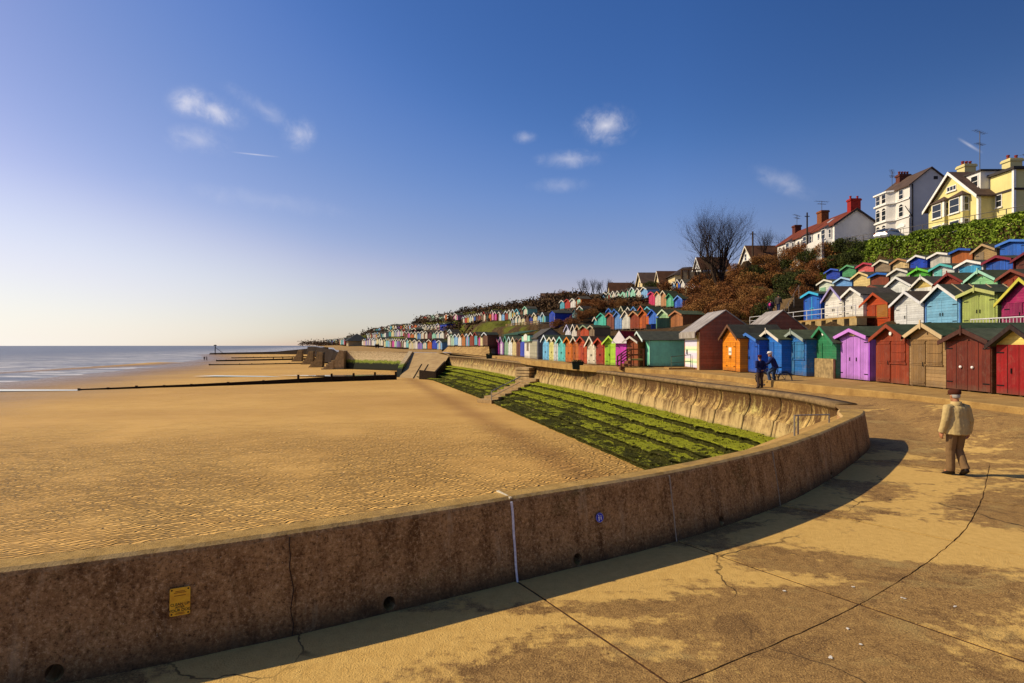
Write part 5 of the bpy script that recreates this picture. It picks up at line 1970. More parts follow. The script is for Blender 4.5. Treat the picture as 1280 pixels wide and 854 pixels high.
def build_houses():
    yel = render_wall('#dacd88')
    white = render_wall('#d2cec4')
    wht2 = render_wall('#dcd9d0')
    dark_tile = rooftile('#55443a')
    wt = plain('#e8e4da', .55)
    # ---- yellow house
    r = thing('house', 'yellow rendered house with white gable boards and two bay windows above the hedge', 'house', (46, 60, 13.2))
    ro = gable_x(r, 46, 54, 63.6, 56.9, 12.5, 17.6, 20.6, yel, dark_tile, wt, .4)
    m = MB()
    m.box(47.6, 54.6, 12.5, 60, 57.3, 19.3)
    wb(m, 'side_wing', yel, r)
    m = MB()
    m.box(47.35, 54.35, 19.3, 60, 59.0, 19.55)
    wb(m, 'flat_roof', plain('#3a3531', .8), r)
    m = MB()
    m.box(47.52, 54.5, 17.35, 60, 57.2, 17.55)
    wb(m, 'string_course', plain('#3c3430', .8), r)
    m = MB()
    m.box(46.75, 57.45, 17.7, 53.5, 59.85, 20.0)
    wb(m, 'dormer', wht2, r)
    m = MB()
    m.box(46.6, 57.25, 20.0, 53.6, 60.05, 20.15)
    wb(m, 'dormer_roof', plain('#3a3531', .8), r)
    window(r, (46.75, 58.2, 18.55), UX, NX, .95, 1.2)
    for yc in (61.3, 58.85):
        b = MB()
        b.box(45.3, yc - .95, 12.5, 46.0, yc + .95, 17.75)
        by = wb(b, 'bay', yel, r)
        h = MB()
        h.add([(45.1, yc - 1.15, 17.75), (45.1, yc + 1.15, 17.75), (46.1, yc + 1.15, 17.75), (46.1, yc - 1.15, 17.75), (45.98, yc, 18.45)], [(0, 1, 2, 3), (0, 4, 1), (1, 4, 2), (3, 4, 0), (2, 4, 3)])
        wb(h, 'bay_roof', dark_tile, r)
        for z0, hh in ((16.15, 1.5), (14.25, 1.15)):
            window(r, (45.3, yc + .1, z0), UX, NX, 1.35, hh, 1, 2)
            window(r, (45.66, yc - .95, z0), UY, NY, .55, hh, 1, 2, sill=False)
            wp = MB()
            wp.box(45.24, yc - .99, z0 - .05, 45.34, yc - .72, z0 + hh + .05)
            wb(wp, 'bay_post', wt, r)
    window(r, (46, 60.25, 18.75), UX, NX, 1.3, .55, 3, 1)
    window(r, (47.6, 56.3, 16.1), UX, NX, .75, 1.25, 1, 2)
    window(r, (50.3, 54.6, 17.9), UY, NY, 1.6, .95, 2, 1)
    sg = MB()
    sg.box(49.2, 54.52, 15.1, 50.6, 54.597, 15.5)
    wb(sg, 'house_sign', plain('#23211f', .5), r)
    q = MB()
    q.box(47.5, 54.52, 12.6, 47.72, 54.75, 19.29)
    q.box(45.93, 56.72, 12.6, 46.2, 56.98, 17.3)
    wb(q, 'corner_stone', wt, r)
    cm = render_wall('#cfc488')
    chimney(r, ro, 48.9, 62.0, 18.0, 22.0, 1.2, 1.1, cm, 3)
    chimney(r, ro, 50.0, 57.6, 19.0, 21.2, 1.2, 1.0, cm, 2)
    aerial(r, 49.3, 60.7, 20.6, 4.6, .5)
    aerial(r, 51.4, 57.0, 19.5, 2.0, .2)
    # ---- tall white house
    r = thing('house', 'tall white three storey house with arched windows and black drainpipe', 'house', (50, 75, 16))
    ro = gable_y(r, 50, 55.4, 78.7, 72.4, 14.5, 22.8, 24.9, white, dark_tile, None, .22, 52.65)
    b = MB()
    b.prism([(50, 78.4, 14.5), (49.2, 77.9, 14.5), (49.2, 75.7, 14.5), (50, 75.1, 14.5)], (0, 0, 8.25))
    wb(b, 'bay', white, r)
    b = MB()
    b.prism([(50.1, 78.9, 22.65), (49.0, 78.2, 22.65), (49.0, 75.5, 22.65), (50.1, 74.9, 22.65)], (0, 0, .2))
    for zz in (18.85, 21.1):
        b.prism([(49.95, 78.75, zz), (49.0, 78.1, zz), (49.0, 75.5, zz), (49.86, 74.9, zz), (49.86, 72.36, zz), (49.95, 72.36, zz)], (0, 0, .2))
    wb(b, 'cornice', wt, r)
    for z0, hh, ar in ((21.35, 1.25, False), (19.1, 1.35, True), (16.85, 1.35, True)):
        window(r, (49.2, 77.4, z0), UX, NX, .9, hh, 1, 2, ar)
        window(r, (49.2, 76.2, z0), UX, NX, .9, hh, 1, 2, ar)
        if z0 > 17:
            window(r, (50, 74.0, z0), UX, NX, .9, hh, 1, 2, ar)
    d = MB()
    d.box(49.93, 73.5, 15.2, 49.998, 74.5, 17.6)
    wb(d, 'door', plain('#d8d4c8', .5), r)
    d = MB()
    d.prism([(49.9, 74.75, 17.75), (49.9, 73.25, 17.75), (49.9, 73.25, 18.0), (49.9, 74, 18.3), (49.9, 74.75, 18.0)], (.095, 0, 0))
    wb(d, 'door_hood', wt, r)
    p = MB()
    p.tube([(50.28, 72.3, 14.6), (50.28, 72.3, 22.9)], .075, 6)
    p.tube([(50.28, 72.3, 18.7), (49.9, 72.28, 19.3), (49.55, 72.6, 20.2)], .05, 5)
    p.tube([(49.9, 72.3, 18.6), (49.9, 72.3, 14.8)], .045, 5)
    wb(p, 'drainpipe', plain('#1c1a1a', .5), r)
    v = MB()
    v.box(53.0, 72.37, 23.5, 53.5, 72.398, 23.9)
    wb(v, 'vent', plain('#2a2826', .7), r)
    chimney(r, ro, 52.5, 77.3, 23.3, 25.5, 1.5, .8, plain('#5a3226', .85, 0, .3, 5), 4, '#6a2a20')
    aerial(r, 51.6, 78.2, 23.9, 2.4, .9)
    # ---- terrace with the red roof
    r = thing('house', 'long white terrace house with red tiled roof and red end chimney', 'house', (44, 87, 15.5))
    ro = gable_y(r, 44, 49.9, 95.5, 78.6, 14, 19.15, 21.2, wht2, rooftile('#6e3420'), plain('#2f2a2c', .7), .25)
    redb = plain('#8f1f16', .8, 0, .2, 6)
    chimney(r, ro, 46.95, 79.1, 20.4, 22.7, 1.35, .9, redb, 2, '#8f1f16')
    chimney(r, ro, 46.95, 87.0, 20.4, 22.9, 1.1, 1.3, plain('#7a4522', .85, 0, .3, 5), 0)
    chimney(r, ro, 46.95, 95.0, 20.4, 22.4, 1.0, 1.0, plain('#5a2a1c', .85, 0, .3, 5), 0)
    for yc in (80.2, 85.3, 90.6):
        b = MB()
        b.prism([(44, yc + 1.1, 14), (43.35, yc + .6, 14), (43.35, yc - .6, 14), (44, yc - 1.1, 14)], (0, 0, 4.85))
        wb(b, 'bay', wht2, r)
        h = MB()
        h.add([(44.05, yc + 1.3, 18.85), (43.15, yc + .7, 18.85), (43.15, yc - .7, 18.85), (44.05, yc - 1.3, 18.85), (44.02, yc, 19.45)], [(0, 1, 2, 3), (0, 1, 4), (1, 2, 4), (2, 3, 4), (3, 0, 4)])
        wb(h, 'bay_roof', plain('#2f2c30', .8), r)
        for zz in (17.4, 15.3):
            window(r, (43.35, yc, zz), UX, NX, 1.05, 1.35, 1, 2)
            window(r, (43.68, yc - .84, zz), (.62, -.78, 0), (-.78, -.62, 0), .62, 1.25, 1, 2, sill=False)
    for yc in (82.6, 87.3, 88.4, 93.2):
        window(r, (44, yc, 17.3), UX, NX, .62, 1.35, 1, 2)
    sk = MB()
    sk.prism([(45.2, 82.6, 20.14), (45.2, 81.9, 20.14), (45.9, 81.9, 20.63), (45.9, 82.6, 20.63)], (-.05, 0, .07))
    wb(sk, 'skylight', plain('#c8ccd0', .2), r)
    aerial(r, 46.9, 87.2, 22.9, 1.6, .2)
    aerial(r, 46.9, 94.8, 22.3, 1.8, .7)
    gw = thing('garden_wall', 'white garden wall in front of the red roofed terrace', 'wall', (42.3, 84, 14.5))
    m = MB()
    m.prism([(42.2, 78.5, 13), (42.2, 92, 13), (42.2, 92, 15.9), (42.2, 84, 16.4), (42.2, 82, 17.1), (42.2, 78.5, 17.2)], (.35, 0, 0))
    wb(m, 'wall_body', white, gw)
    # ---- other houses along the crest
    cream = render_wall('#cdb98a')
    br_tile = rooftile('#5a3c28')
    r = thing('house', 'cream gabled house with dark roof above the white hut row', 'house', (30, 135, 15))
    gable_x(r, 30, 37.5, 138, 132.6, 13, 17.2, 19.6, cream, dark_tile, plain('#d8ccb0', .6), .4)
    window(r, (30, 135.3, 16.3), UX, NX, .9, 1.2)
    r = thing('house', 'small cream house tucked between cream gabled house and hipped roof', 'house', (33, 130.5, 15))
    gable_x(r, 33, 39, 132.4, 128, 13, 16.6, 19.3, cream, br_tile, plain('#d8ccb0', .6), .35)
    window(r, (33, 130.2, 15.9), UX, NX, .8, 1.0)
    r = thing('house', 'bungalow with broad dark hipped roof left of timber balcony', 'house', (37, 127, 15))
    m = MB()
    m.box(34.8, 123, 13, 42, 131, 17.7)
    wb(m, 'wall', cream, r)
    m = MB()
    m.add([(34.2, 131.5, 17.6), (34.2, 122.5, 17.6), (42.6, 122.5, 17.6), (42.6, 131.5, 17.6), (37.8, 127.5, 19.9), (39.4, 126.5, 19.9)], [(0, 3, 2, 1), (0, 1, 4), (1, 2, 5, 4), (2, 3, 5), (3, 0, 4, 5)])
    wb(m, 'roof', rooftile('#3c3028'), r)
    window(r, (34.8, 129, 16.3), UX, NX, 1.2, 1.0, 2, 1)
    window(r, (37, 123, 16.3), UY, NY, 1.4, 1.0, 2, 1)
    r = thing('balcony', 'beige timber framed balcony with brown posts beside the bare tree', 'balcony', (36, 118, 15))
    m = MB()
    m.prism([(35.0, 118.8, 15.2), (41.4, 117, 15.2), (41.4, 117, 17.7), (35.0, 118.8, 17.7)], (0, .3, 0))
    wb(m, 'panel', plain('#b39868', .85, 0, .2, 2), r)
    for k in range(6):
        x = lerp(35, 41.3, k / 5)
        y = lerp(118.8, 117, k / 5)
        m = MB()
        m.box(x - .16, y - .2, 14.5, x + .16, y - .02, 18.1)
        wb(m, 'post', plain('#6a4a2a', .9), r)
    m = MB()
    m.bar((34.8, 118.65, 18.2), (41.6, 116.8, 18.2), .3, .2)
    m.bar((34.8, 118.6, 16.0), (41.6, 116.75, 16.0), .14, .14)
    wb(m, 'beam', plain('#6a4a2a', .9), r)
    r = thing('house', 'white gabled house half hidden behind the bare tree and balcony', 'house', (39, 121, 16))
    gable_x(r, 38.9, 45, 123.2, 118.6, 14, 18.6, 21.0, wht2, br_tile, wt, .3)
    window(r, (38.9, 121, 18.6), UX, NX, .8, .9)
    r = thing('house', 'white gabled house with brown roof beside the telegraph pole', 'house', (42.6, 105, 16))
    gable_x(r, 42.6, 51, 107.6, 101.6, 14, 17.6, 20.6, wht2, br_tile, plain('#d8ccb0', .6), .35)
    window(r, (42.6, 105, 18.0), UX, NX, .9, 1.3)
    window(r, (42.6, 103.2, 15.6), UX, NX, 1.0, 1.1)
    r = thing('house', 'red brick house with brown roof on the far skyline', 'house', (10, 178, 14))
    gable_x(r, 9.2, 19, 182, 175.5, 13, 16.2, 18.7, plain('#8a4a2c', .9, 0, .2, 2), rooftile('#5c4434'), None, .4)
    window(r, (9.2, 178, 15), UX, NX, 1.1, 1.1)
    r = thing('house', 'small cream house peeping out of scrub left of cream gabled house', 'house', (24.5, 146, 15))
    gable_x(r, 24.6, 30, 147.8, 144.4, 13, 16.3, 18.4, cream, br_tile, None, .25)
    window(r, (24.6, 146, 15.7), UX, NX, .8, .9)
    r = thing('house', 'tiny dark house on the far hilltop', 'house', (-15, 226, 12))
    gable_x(r, -15.5, -10, 228.5, 224.5, 11, 14.6, 16.6, plain('#3a322c', .9), rooftile('#2c2826'), None, .3)
    chimney(r, r, -12.5, 226, 15.5, 18.2, .9, .9, plain('#3a322c', .9), 0)
    # ---- front: metal roofed sheds
    def shed(x0, x1, y0, y1, ze, zr, label, striped):
        r = thing('shed', label, 'shed', ((x0 + x1) / 2, (y0 + y1) / 2, .85))
        xm = (x0 + x1) / 2
        m = MB()
        m.prism([(x0, y1, .8), (x1, y1, .8), (x1, y1, ze), (xm, y1, zr), (x0, y1, ze)], (0, y0 - y1, 0))
        wb(m, 'wall', paint('#a06048', 'h', .6, .2), r)
        mt = NT('ribbed_metal_' + label[:4], .45, .4)
        o = mt.coord('World')
        X = mt.xyz(o)
        fr = mt.math('FRACT', mt.math('DIVIDE', X[1], .42))
        nn = mt.noise(mt.scaled(o, (.6, 2.2, 1)), 1.4, 5, .7)
        c = mt.mix(mt.ramp(nn, .35, .65), (.2, .16, .115), (.42, .385, .33))
        c = mt.mix(mt.ramp(fr, .0, .14, .75, 0), c, (.07, .055, .04))
        mt.color(c)
        mt.bump(fr, .6, .03)
        rf = MB()
        sl = (zr - ze) / (xm - x0)
        for s, xe in ((-1, x0), (1, x1)):
            oh = .32 if s < 0 else .1
            rf.prism([(xm, y1 - .06, zr + .02), (xe + s * oh, y1 - .06, ze - oh * sl + .02), (xe + s * oh, y1 - .06, ze - oh * sl + .09), (xm, y1 - .06, zr + .09)], (0, y0 - y1 + .15, 0))
        wb(rf, 'roof', mt.m, r)
        fa = MB()
        fa.box(x0 - .4, y1 - .05, ze - .62, x0 - .33, y0 + .08, ze - .2)
        wb(fa, 'fascia', mt.m, r)
        if striped:
            st = NT('striped_paint', .5, .3)
            zz = st.xyz(st.coord('World'))[2]
            k = st.math('FRACT', st.math('DIVIDE', zz, .9))
            c = st.mix(st.ramp(k, .30, .33), (.62, .6, .7), (.8, .78, .66))
            c = st.mix(st.ramp(k, .46, .49), c, (.48, .68, .38))
            c = st.mix(st.ramp(k, .63, .66), c, (.78, .76, .5))
            c = st.mix(st.ramp(k, .80, .83), c, (.74, .6, .66))
            st.color(c)
            d = MB()
            d.box(x0 - .05, y1 + .55, 1.0, x0 - .004, y0 - .35, ze - .42)
            dd = wb(d, 'door', st.m, r)
            k = MB()
            k.box(x0 - .1, y0 - 1.0, 1.95, x0 - .051, y0 - .8, 2.3)
            l = r.location
            k.v = [(a - l.x, b - l.y, c_ - l.z) for a, b, c_ in k.v]
            k.build('handle', plain('#3c3a38', .4, .5), dd)
            f = MB()
            f.box(x0 - .06, y1 + .02, .85, x0 - .002, y1 + .5, ze - .2)
            wb(f, 'door_frame', timber('#c4a878', 'z'), r)
        return r
    shed(13.35, 17.0, 44.6, 40.9, 3.75, 5.05, 'brown boarded shed with ribbed metal roof and pastel striped door', True)
    shed(17.6, 20.9, 43.6, 40.9, 3.75, 5.05, 'brown shed with ribbed metal roof behind the striped door one', False)
    # ---- cafe with the mint sign
    r = thing('cafe', 'grey gabled kiosk with white hatch and mint fascia beside light blue hut', 'kiosk', (3.0, 74, 1.0))
    a = Vector((3.1, 68.6))
    b = Vector((1.75, 79.6))
    t = (a - b).normalized()
    nr = Vector((-t.y, t.x))
    L = (a - b).length
    def q(s, o, z):
        p = b + t * s + nr * o
        return Vector((p.x, p.y, z))
    m = MB()
    m.prism([q(L, 0, .7), q(L, 3.1, .7), q(L, 3.1, 3.55), q(L, 1.55, 4.6), q(L, 0, 3.55)], q(L * .45, 0, 0) - q(L, 0, 0))
    wb(m, 'wall', paint('#6e7078', 'h', .2), r)
    rf = MB()
    for s, o0 in ((-1, 0), (1, 3.1)):
        oe = o0 + s * .2
        rf.prism([q(L + .15, 1.55, 4.62), q(L + .15, oe, 3.43), q(L + .15, oe, 3.53), q(L + .15, 1.55, 4.72)], q(L * .42, 0, 0) - q(L + .15, 0, 0))
    wb(rf, 'roof', felt('#4a4640'), r)
    m = MB()
    m.prism([q(L * .45 - .02, -.02, .7), q(L * .45 - .02, 3.1, .7), q(L * .45 - .02, 3.1, 3.2), q(L * .45 - .02, -.02, 3.2)], q(0, 0, 0) - q(L * .45, 0, 0))
    wb(m, 'kiosk_wall', paint('#dcd8cc', 'p'), r)
    m = MB()
    m.prism([q(L * .45, -.05, 1.0), q(L * .95, -.05, 1.0), q(L * .95, -.05, 3.1), q(L * .45, -.05, 3.1)], q(0, .045, 0) - q(0, 0, 0))
    wb(m, 'shutter', paint('#a8a48c', 'h', .1), r)
    m = MB()
    m.prism([q(L * .2, -.06, 1.9), q(L * .34, -.06, 1.9), q(L * .34, -.06, 2.9), q(L * .2, -.06, 2.9)], q(0, .035, 0) - q(0, 0, 0))
    wb(m, 'window', plain('#6a604c', .3), r)
    m = MB()
    m.prism([q(-.4, -.35, 3.15), q(L * .62, -.35, 3.15), q(L * .62, -.35, 3.85), q(-.4, -.35, 3.85)], q(0, .5, 0) - q(0, 0, 0))
    wb(m, 'fascia', paint('#9ad8bc', 'p', .1), r)
    m = MB()
    m.prism([q(L * .16, -.4, 3.25), q(L * .44, -.4, 3.25), q(L * .44, -.4, 3.95), q(L * .3, -.4, 4.15), q(L * .16, -.4, 3.95)], q(0, .045, 0) - q(0, 0, 0))
    wb(m, 'fascia_crest', paint('#dcdccc', 'p', .1), r)
    # ---- sheds further off
    def box_shed(x, y, z, w, d, h, rise, wall, roof, label, rz, cat='shed'):
        g = thing('shed', label, cat, (x, y, z), rz)
        gable_wall(w, d, h, h - rise, 0, -.8).build('wall', paint(wall, 'h'), g)
        roof_slabs(w, d, h, h - rise, .15, .15, .15, .07).build('roof', felt(roof), g)
        MB().box(-w * .2, -.05, .05, w * .2, -.004, min(1.95, h - rise - .1)).build('door', paint(wall, 'v', .3, .16, .7), g)
        return g
    def rzrow(nm, y):
        t = row_tan(nm, y)
        return math.atan2(t.y, t.x)
    box_shed(7.2, 103.5, 6.6, 2.6, 3.4, 2.3, .5, '#2848b0', '#3d4038', 'large ultramarine shed on the hillside above the grey kiosk', rzrow('m1f', 115))
    g = thing('shed', 'long low dark green shed with shallow roof behind the pointed promenade huts', 'shed', (.4, 101, 3.0), rzrow('m1f', 110) )
    m = MB()
    m.box(-5.6, 0, -1.6, 2.4, 3, 1.5)
    m.build('wall', paint('#2c4a3c', 'h'), g)
    m = MB()
    m.prism([(-5.9, -.3, 1.45), (2.7, -.3, 1.45), (2.7, 3.3, 2.15), (-5.9, 3.3, 2.15)], (0, 0, .12))
    m.build('roof', felt('#34503f'), g)
    g = thing('shed', 'long bright blue shed at the middle of the far hillside row', 'shed', (-20.6, 172.5, 6.9), rzrow('m3', 175))
    m = MB()
    m.box(-2.2, 0, -.8, 2.2, 3, 2.1)
    m.build('wall', paint('#2440b0', 'v'), g)
    m = MB()
    m.prism([(-2.4, -.2, 2.05), (2.4, -.2, 2.05), (2.4, 3.2, 2.6), (-2.4, 3.2, 2.6)], (0, 0, .12))
    m.build('roof', felt('#3a4a3c'), g)
    g = thing('shed', 'dark flat roofed shed right of the long blue shed row', 'shed', (-12.4, 160.5, 7.0), rzrow('m3', 165))
    m = MB()
    m.box(-2.8, 0, -.8, 2.4, 3, 1.8)
    m.build('wall', paint('#3a3634', 'v'), g)
    m = MB()
    m.prism([(-3.0, -.2, 1.8), (2.6, -.2, 1.8), (2.6, 3.2, 2.1), (-3.0, 3.2, 2.1)], (0, 0, .12))
    m.build('roof', felt('#47544a'), g)
    g = thing('pavilion', 'pavilion with big dark pyramid roof among the far huts', 'pavilion', (-58.5, 219, 2.2), .4)
    m = MB()
    m.box(-3.6, 0, -1, 3.6, 6, 2.2)
    m.build('wall', paint('#a89878', 'p'), g)
    m = MB()
    m.add([(-4.6, -1, 2.1), (4.6, -1, 2.1), (4.6, 7, 2.1), (-4.6, 7, 2.1), (0, 3, 5.0)], [(0, 3, 2, 1), (0, 1, 4), (1, 2, 4), (2, 3, 4), (3, 0, 4)])
    m.build('roof', felt('#35383a'), g)
    g = thing('shed', 'wide shed with long dark roof amid the far middle huts', 'shed', (-32.2, 177, 5.0), rzrow('g2', 180))
    m = MB()
    m.box(-3.4, 0, -.8, 3.4, 4, 2.0)
    m.build('wall', paint('#5a4a40', 'v'), g)
    m = MB()
    m.prism([(-3.7, -.4, 1.9), (3.7, -.4, 1.9), (3.7, 4.2, 3.3), (-3.7, 4.2, 3.3)], (0, 0, .12))
    m.build('roof', felt('#47443f'), g)


# ------------------------------------------------------------------ street furniture and small walls
def rail(root, pts, r, mat, name):
    m = MB()
    m.tube(pts, r, 6)
    return wb(m, name, mat, root)


def build_furniture():
    wmet = plain('#d8d4cc', .4, .3)
    gmet = metal('#9a958c', .4)
    # first terrace: retaining wall, railing
    r = thing('retaining_wall', 'concrete retaining wall with projecting blocks under the blue and white huts', 'wall', (22.6, 44, 3.4))
    m = MB()
    m.prism([(22.45, 52.5, 1.5), (22.9, 52.5, 1.5), (22.9, 52.5, 4.15), (22.45, 52.5, 4.15)], (.25, -14.9, 0))
    wb(m, 'wall_body', plain('#4e4434', .9, 0, .3, 2), r)
    m = MB()
    m.prism([(22.2, 52.5, 4.4), (23.6, 52.5, 4.4), (23.6, 52.5, 4.52), (22.2, 52.5, 4.52)], (.25, -14.9, 0))
    wb(m, 'coping', M_PLATF, r)
    for k in range(11):
        y = 52.2 - k * 1.42
        m = MB()
        m.box(22.25, y - .82, 3.92, 22.9, y, 4.39)
        wb(m, 'block', plain('#a08858', .9, 0, .25, 3), r)
    r = thing('railing', 'white tubular railing along the terrace of the blue and white huts', 'railing', (22.4, 45, 4.5))
    rail(r, [(22.3, 54, 5.25), (22.55, 37.8, 5.25)], .028, wmet, 'top_rail')
    rail(r, [(22.3, 54, 4.9), (22.55, 37.8, 4.9)], .02, wmet, 'mid_rail')
    for k in range(9):
        y = lerp(54, 37.8, k / 8)
        x = lerp(22.3, 22.55, k / 8)
        rail(r, [(x, y, 4.45), (x, y, 5.25)], .028, wmet, 'post')
    # picket railing at the right edge of the first terrace
    r = thing('picket_railing', 'low white picket railing below the magenta red hut', 'railing', (23.2, 27, 3.2))
    rail(r, [(23.1, 29, 3.9), (23.1, 22, 3.9)], .035, wmet, 'top_rail')
    rail(r, [(23.1, 29, 3.3), (23.1, 22, 3.3)], .03, wmet, 'bottom_rail')
    m = MB()
    for k in range(38):
        y = lerp(29, 22, k / 37)
        m.tube([(23.1, y, 3.0), (23.1, y, 3.9)], .018, 4)
    wb(m, 'pickets', wmet, r)
    # railing at the head of the bank
    r = thing('railing', 'thin dark post and rail fence along the top of the hedge', 'railing', (44, 58, 14))
    dm = plain('#5a554c', .6, .3)
    ys = [76, 72.5, 69, 65.5, 62, 58.5, 55, 51.5, 48, 44.5, 41]
    def hz(y):
        return interp(y, [(14, 11.6), (48, 13.3), (59, 14.1), (67, 14.7), (72, 15.2), (80, 16)])
    for zz in (1.25, .75):
        rail(r, [(44.2, y, hz(y) + zz) for y in ys], .03, dm, 'rail')
    for y in ys:
        rail(r, [(44.2, y, hz(y) - .3), (44.2, y, hz(y) + 1.27)], .04, dm, 'post')
    # hillside steps
    r = thing('hill_steps', 'stone steps climbing the slope left of the bright blue hut', 'steps', (25, 52, 4.5))
    for k in range(12):
        m = MB()
        x = 23.6 + k * .34
        m.box(x, 51.2 + k * .42, 4.1 + k * .24, x + 1.6, 54.4 + k * .42, 4.62 + k * .24)
        wb(m, 'step', plain('#5e4a2c', .9, 0, .35, 2.5), r)
    rail(r, [(24.0, 51.0, 5.6), (27.6, 55.4, 8.4)], .018, gmet, 'handrail')
    for k in range(4):
        f = k / 3
        rail(r, [(lerp(24.0, 27.6, f), lerp(51.0, 55.4, f), lerp(4.3, 7.1, f)), (lerp(24.0, 27.6, f), lerp(51.0, 55.4, f), lerp(5.6, 8.4, f))], .02, gmet, 'handrail_post')
    # wall along the path at the thicket
    r = thing('path_wall', 'low stone wall beside the path where two walkers climb', 'wall', (22, 54, 4))
    m = MB()
    m.prism([(20.6, 55.2, 2.0), (23.0, 52.9, 2.0), (23.0, 52.9, 4.6), (20.6, 55.2, 4.3)], (.2, .3, 0))
    wb(m, 'wall_body', plain('#7a6238', .9, 0, .3, 2.5), r)
    # handrail by the long chalet
    r = thing('handrail', 'short green metal handrail beside the long sea green chalet', 'handrail', (12, 44, .85))
    gm = metal('#5c6a5a', .4)
    a, b = at(839, 446, 42.5), at(863.5, 443.5, 42.5)
    lo = .85
    rail(r, [(a.x, a.y, lo), (a.x, a.y, a.z), (b.x, b.y, b.z), (b.x, b.y, lo)], .035, gm, 'top_rail')
    rail(r, [(a.x, a.y, (a.z + lo) / 2), (b.x, b.y, (b.z + lo) / 2 + .05)], .025, gm, 'mid_rail')
    m = MB()
    m.box(a.x - .3, a.y - .5, .55, b.x + .2, a.y + .9, .99)
    wb(m, 'ramp', M_PLATF, r)
    # timber steps beside the chalet
    r = thing('timber_steps', 'brown timber steps with handrails in front of the small brown hut', 'steps', (9.2, 47.6, .85))
    tm = timber('#7a4a28', 'x')
    c = at(789, 458, 46.0)
    X, Y = c.x, c.y
    for k in range(3):
        m = MB()
        m.box(X - .9 + k * .3, Y - .2, .7 + k * .22, X - .6 + k * .3, Y + 1.3, .92 + k * .22)
        wb(m, 'tread', tm, r)
    m = MB()
    m.box(X + .0, Y - .2, 1.42, X + 1.0, Y + 1.3, 1.52)
    wb(m, 'landing', timber('#8a8a4a', 'x'), r)
    for yy in (Y - .2, Y + 1.3):
        for x0, h0 in ((X - .85, 1.75), (X - .05, 2.35), (X + .95, 2.35)):
            m = MB()
            m.box(x0 - .05, yy - .05, .65, x0 + .05, yy + .05, h0)
            wb(m, 'post', tm, r)
        for dz in (0, -.45):
            m = MB()
            m.bar((X - .85, yy, 1.72 + dz), (X - .05, yy, 2.3 + dz), .05, .09)
            m.bar((X - .05, yy, 2.3 + dz), (X + .95, yy, 2.3 + dz), .05, .09)
            wb(m, 'handrail', tm, r)
    # refuse bins
    for px, py, Y, lab in ((722, 460, 51.5, 'dark green planter box standing before the rust red hut'), (611.5, 447.6, 92, 'small dark green planter box in front of the plain white pointed hut')):
        p = at(px, py, Y)
        z = prom_z(p.x, p.y) + .02
        g = thing('planter', lab, 'planter', (p.x, p.y, z))
        m = MB()
        m.prism([(-.42, -.25, 0), (.42, -.25, 0), (.5, -.3, .62), (-.5, -.3, .62)], (0, .55, 0))
        m.build('box', plain('#16241a', .6), g)
        m = MB()
        m.box(-.54, -.34, .58, .54, .3, .68)
        m.build('rim', plain('#0e1710', .6), g)
        m = MB()
        for k in range(60):
            c = Vector((random.uniform(-.45, .45), random.uniform(-.25, .25), .66 + random.random() * .16))
            u = Vector((random.uniform(-1, 1), random.uniform(-1, 1), random.uniform(-.3, 1))).normalized() * .07
            v = u.orthogonal().normalized() * .04
            m.poly(c - u - v, c + u - v, c + u + v, c - u + v)
        m.build('plants', LEAF['dark'], g)
    # benches and boxes in the small yard above the chalet
    yard = [(829, 405, 73.5, 1.9, '#5c8a68', 'square green water butt box on the hillside terrace edge'), (820, 408, 74.5, 1.5, '#2a48a4', 'low blue panel fence on the hillside terrace edge'), (812.5, 408.5, 75.5, 1.2, '#8a7a5c', 'low grey timber panel left of the blue panel')]
    for px, py, Y, w, col, lab in yard:
        p = at(px, py, Y)
        g = thing('screen', lab, 'screen', (p.x, p.y, p.z - .6))
        m = MB()
        h = 1.3 if 'butt' in lab else .85
        m.box(-w * .42, 0, -.6, w * .42, .5 if 'butt' in lab else .08, h)
        m.build('boarding', paint(col, 'v'), g)
        m = MB()
        m.box(-w * .44, -.03, h, w * .44, .53 if 'butt' in lab else .11, h + .06)
        m.build('cap', timber('#6a5a40', 'x'), g)
    # doorsteps of pale timber along the front row are on the huts themselves
    # board fences of the terrace above the kiosk
    for i, (nm, off, d0, d1, lab) in enumerate((('m1f', -1.3, .0, .5, 'weathered board fence below the right half of the fenced terrace'), ('m1f', -1.3, .52, 1.0, 'weathered board fence below the left half of the fenced terrace'), ('m3', -1.2, .45, .95, 'dark board fence below the row beside the long blue shed'))):
        g = thing('board_fence', lab, 'fence', (0, 0, 0))
        pth = Path(ROWS[nm])
        z = ROWS[nm][0][2]
        nseg = 6
        for k in range(nseg):
            a = pth.pt(lerp(d0, d1, k / nseg) * pth.L)
            b = pth.pt(lerp(d0, d1, (k + .96) / nseg) * pth.L)
            t = row_tan(nm, a.y)
            n = Vector((-t.y, t.x)) * off
            m = MB()
            for zz in (-.5, -.18, .14):
                m.bar((a.x + n.x, a.y + n.y, z + zz + .3), (b.x + n.x, b.y + n.y, z + zz + .3), .05, .2)
            wb(m, 'boards', timber(['#a08a60', '#7a6a4c', '#8c6a40', '#5c4a34'][(k + i) % 4], 'x'), g)
            m = MB()
            m.box(a.x + n.x - .07, a.y + n.y - .07, z - 1.6, a.x + n.x + .07, a.y + n.y + .07, z + .65)
            wb(m, 'post', timber('#5a4630', 'z'), g)
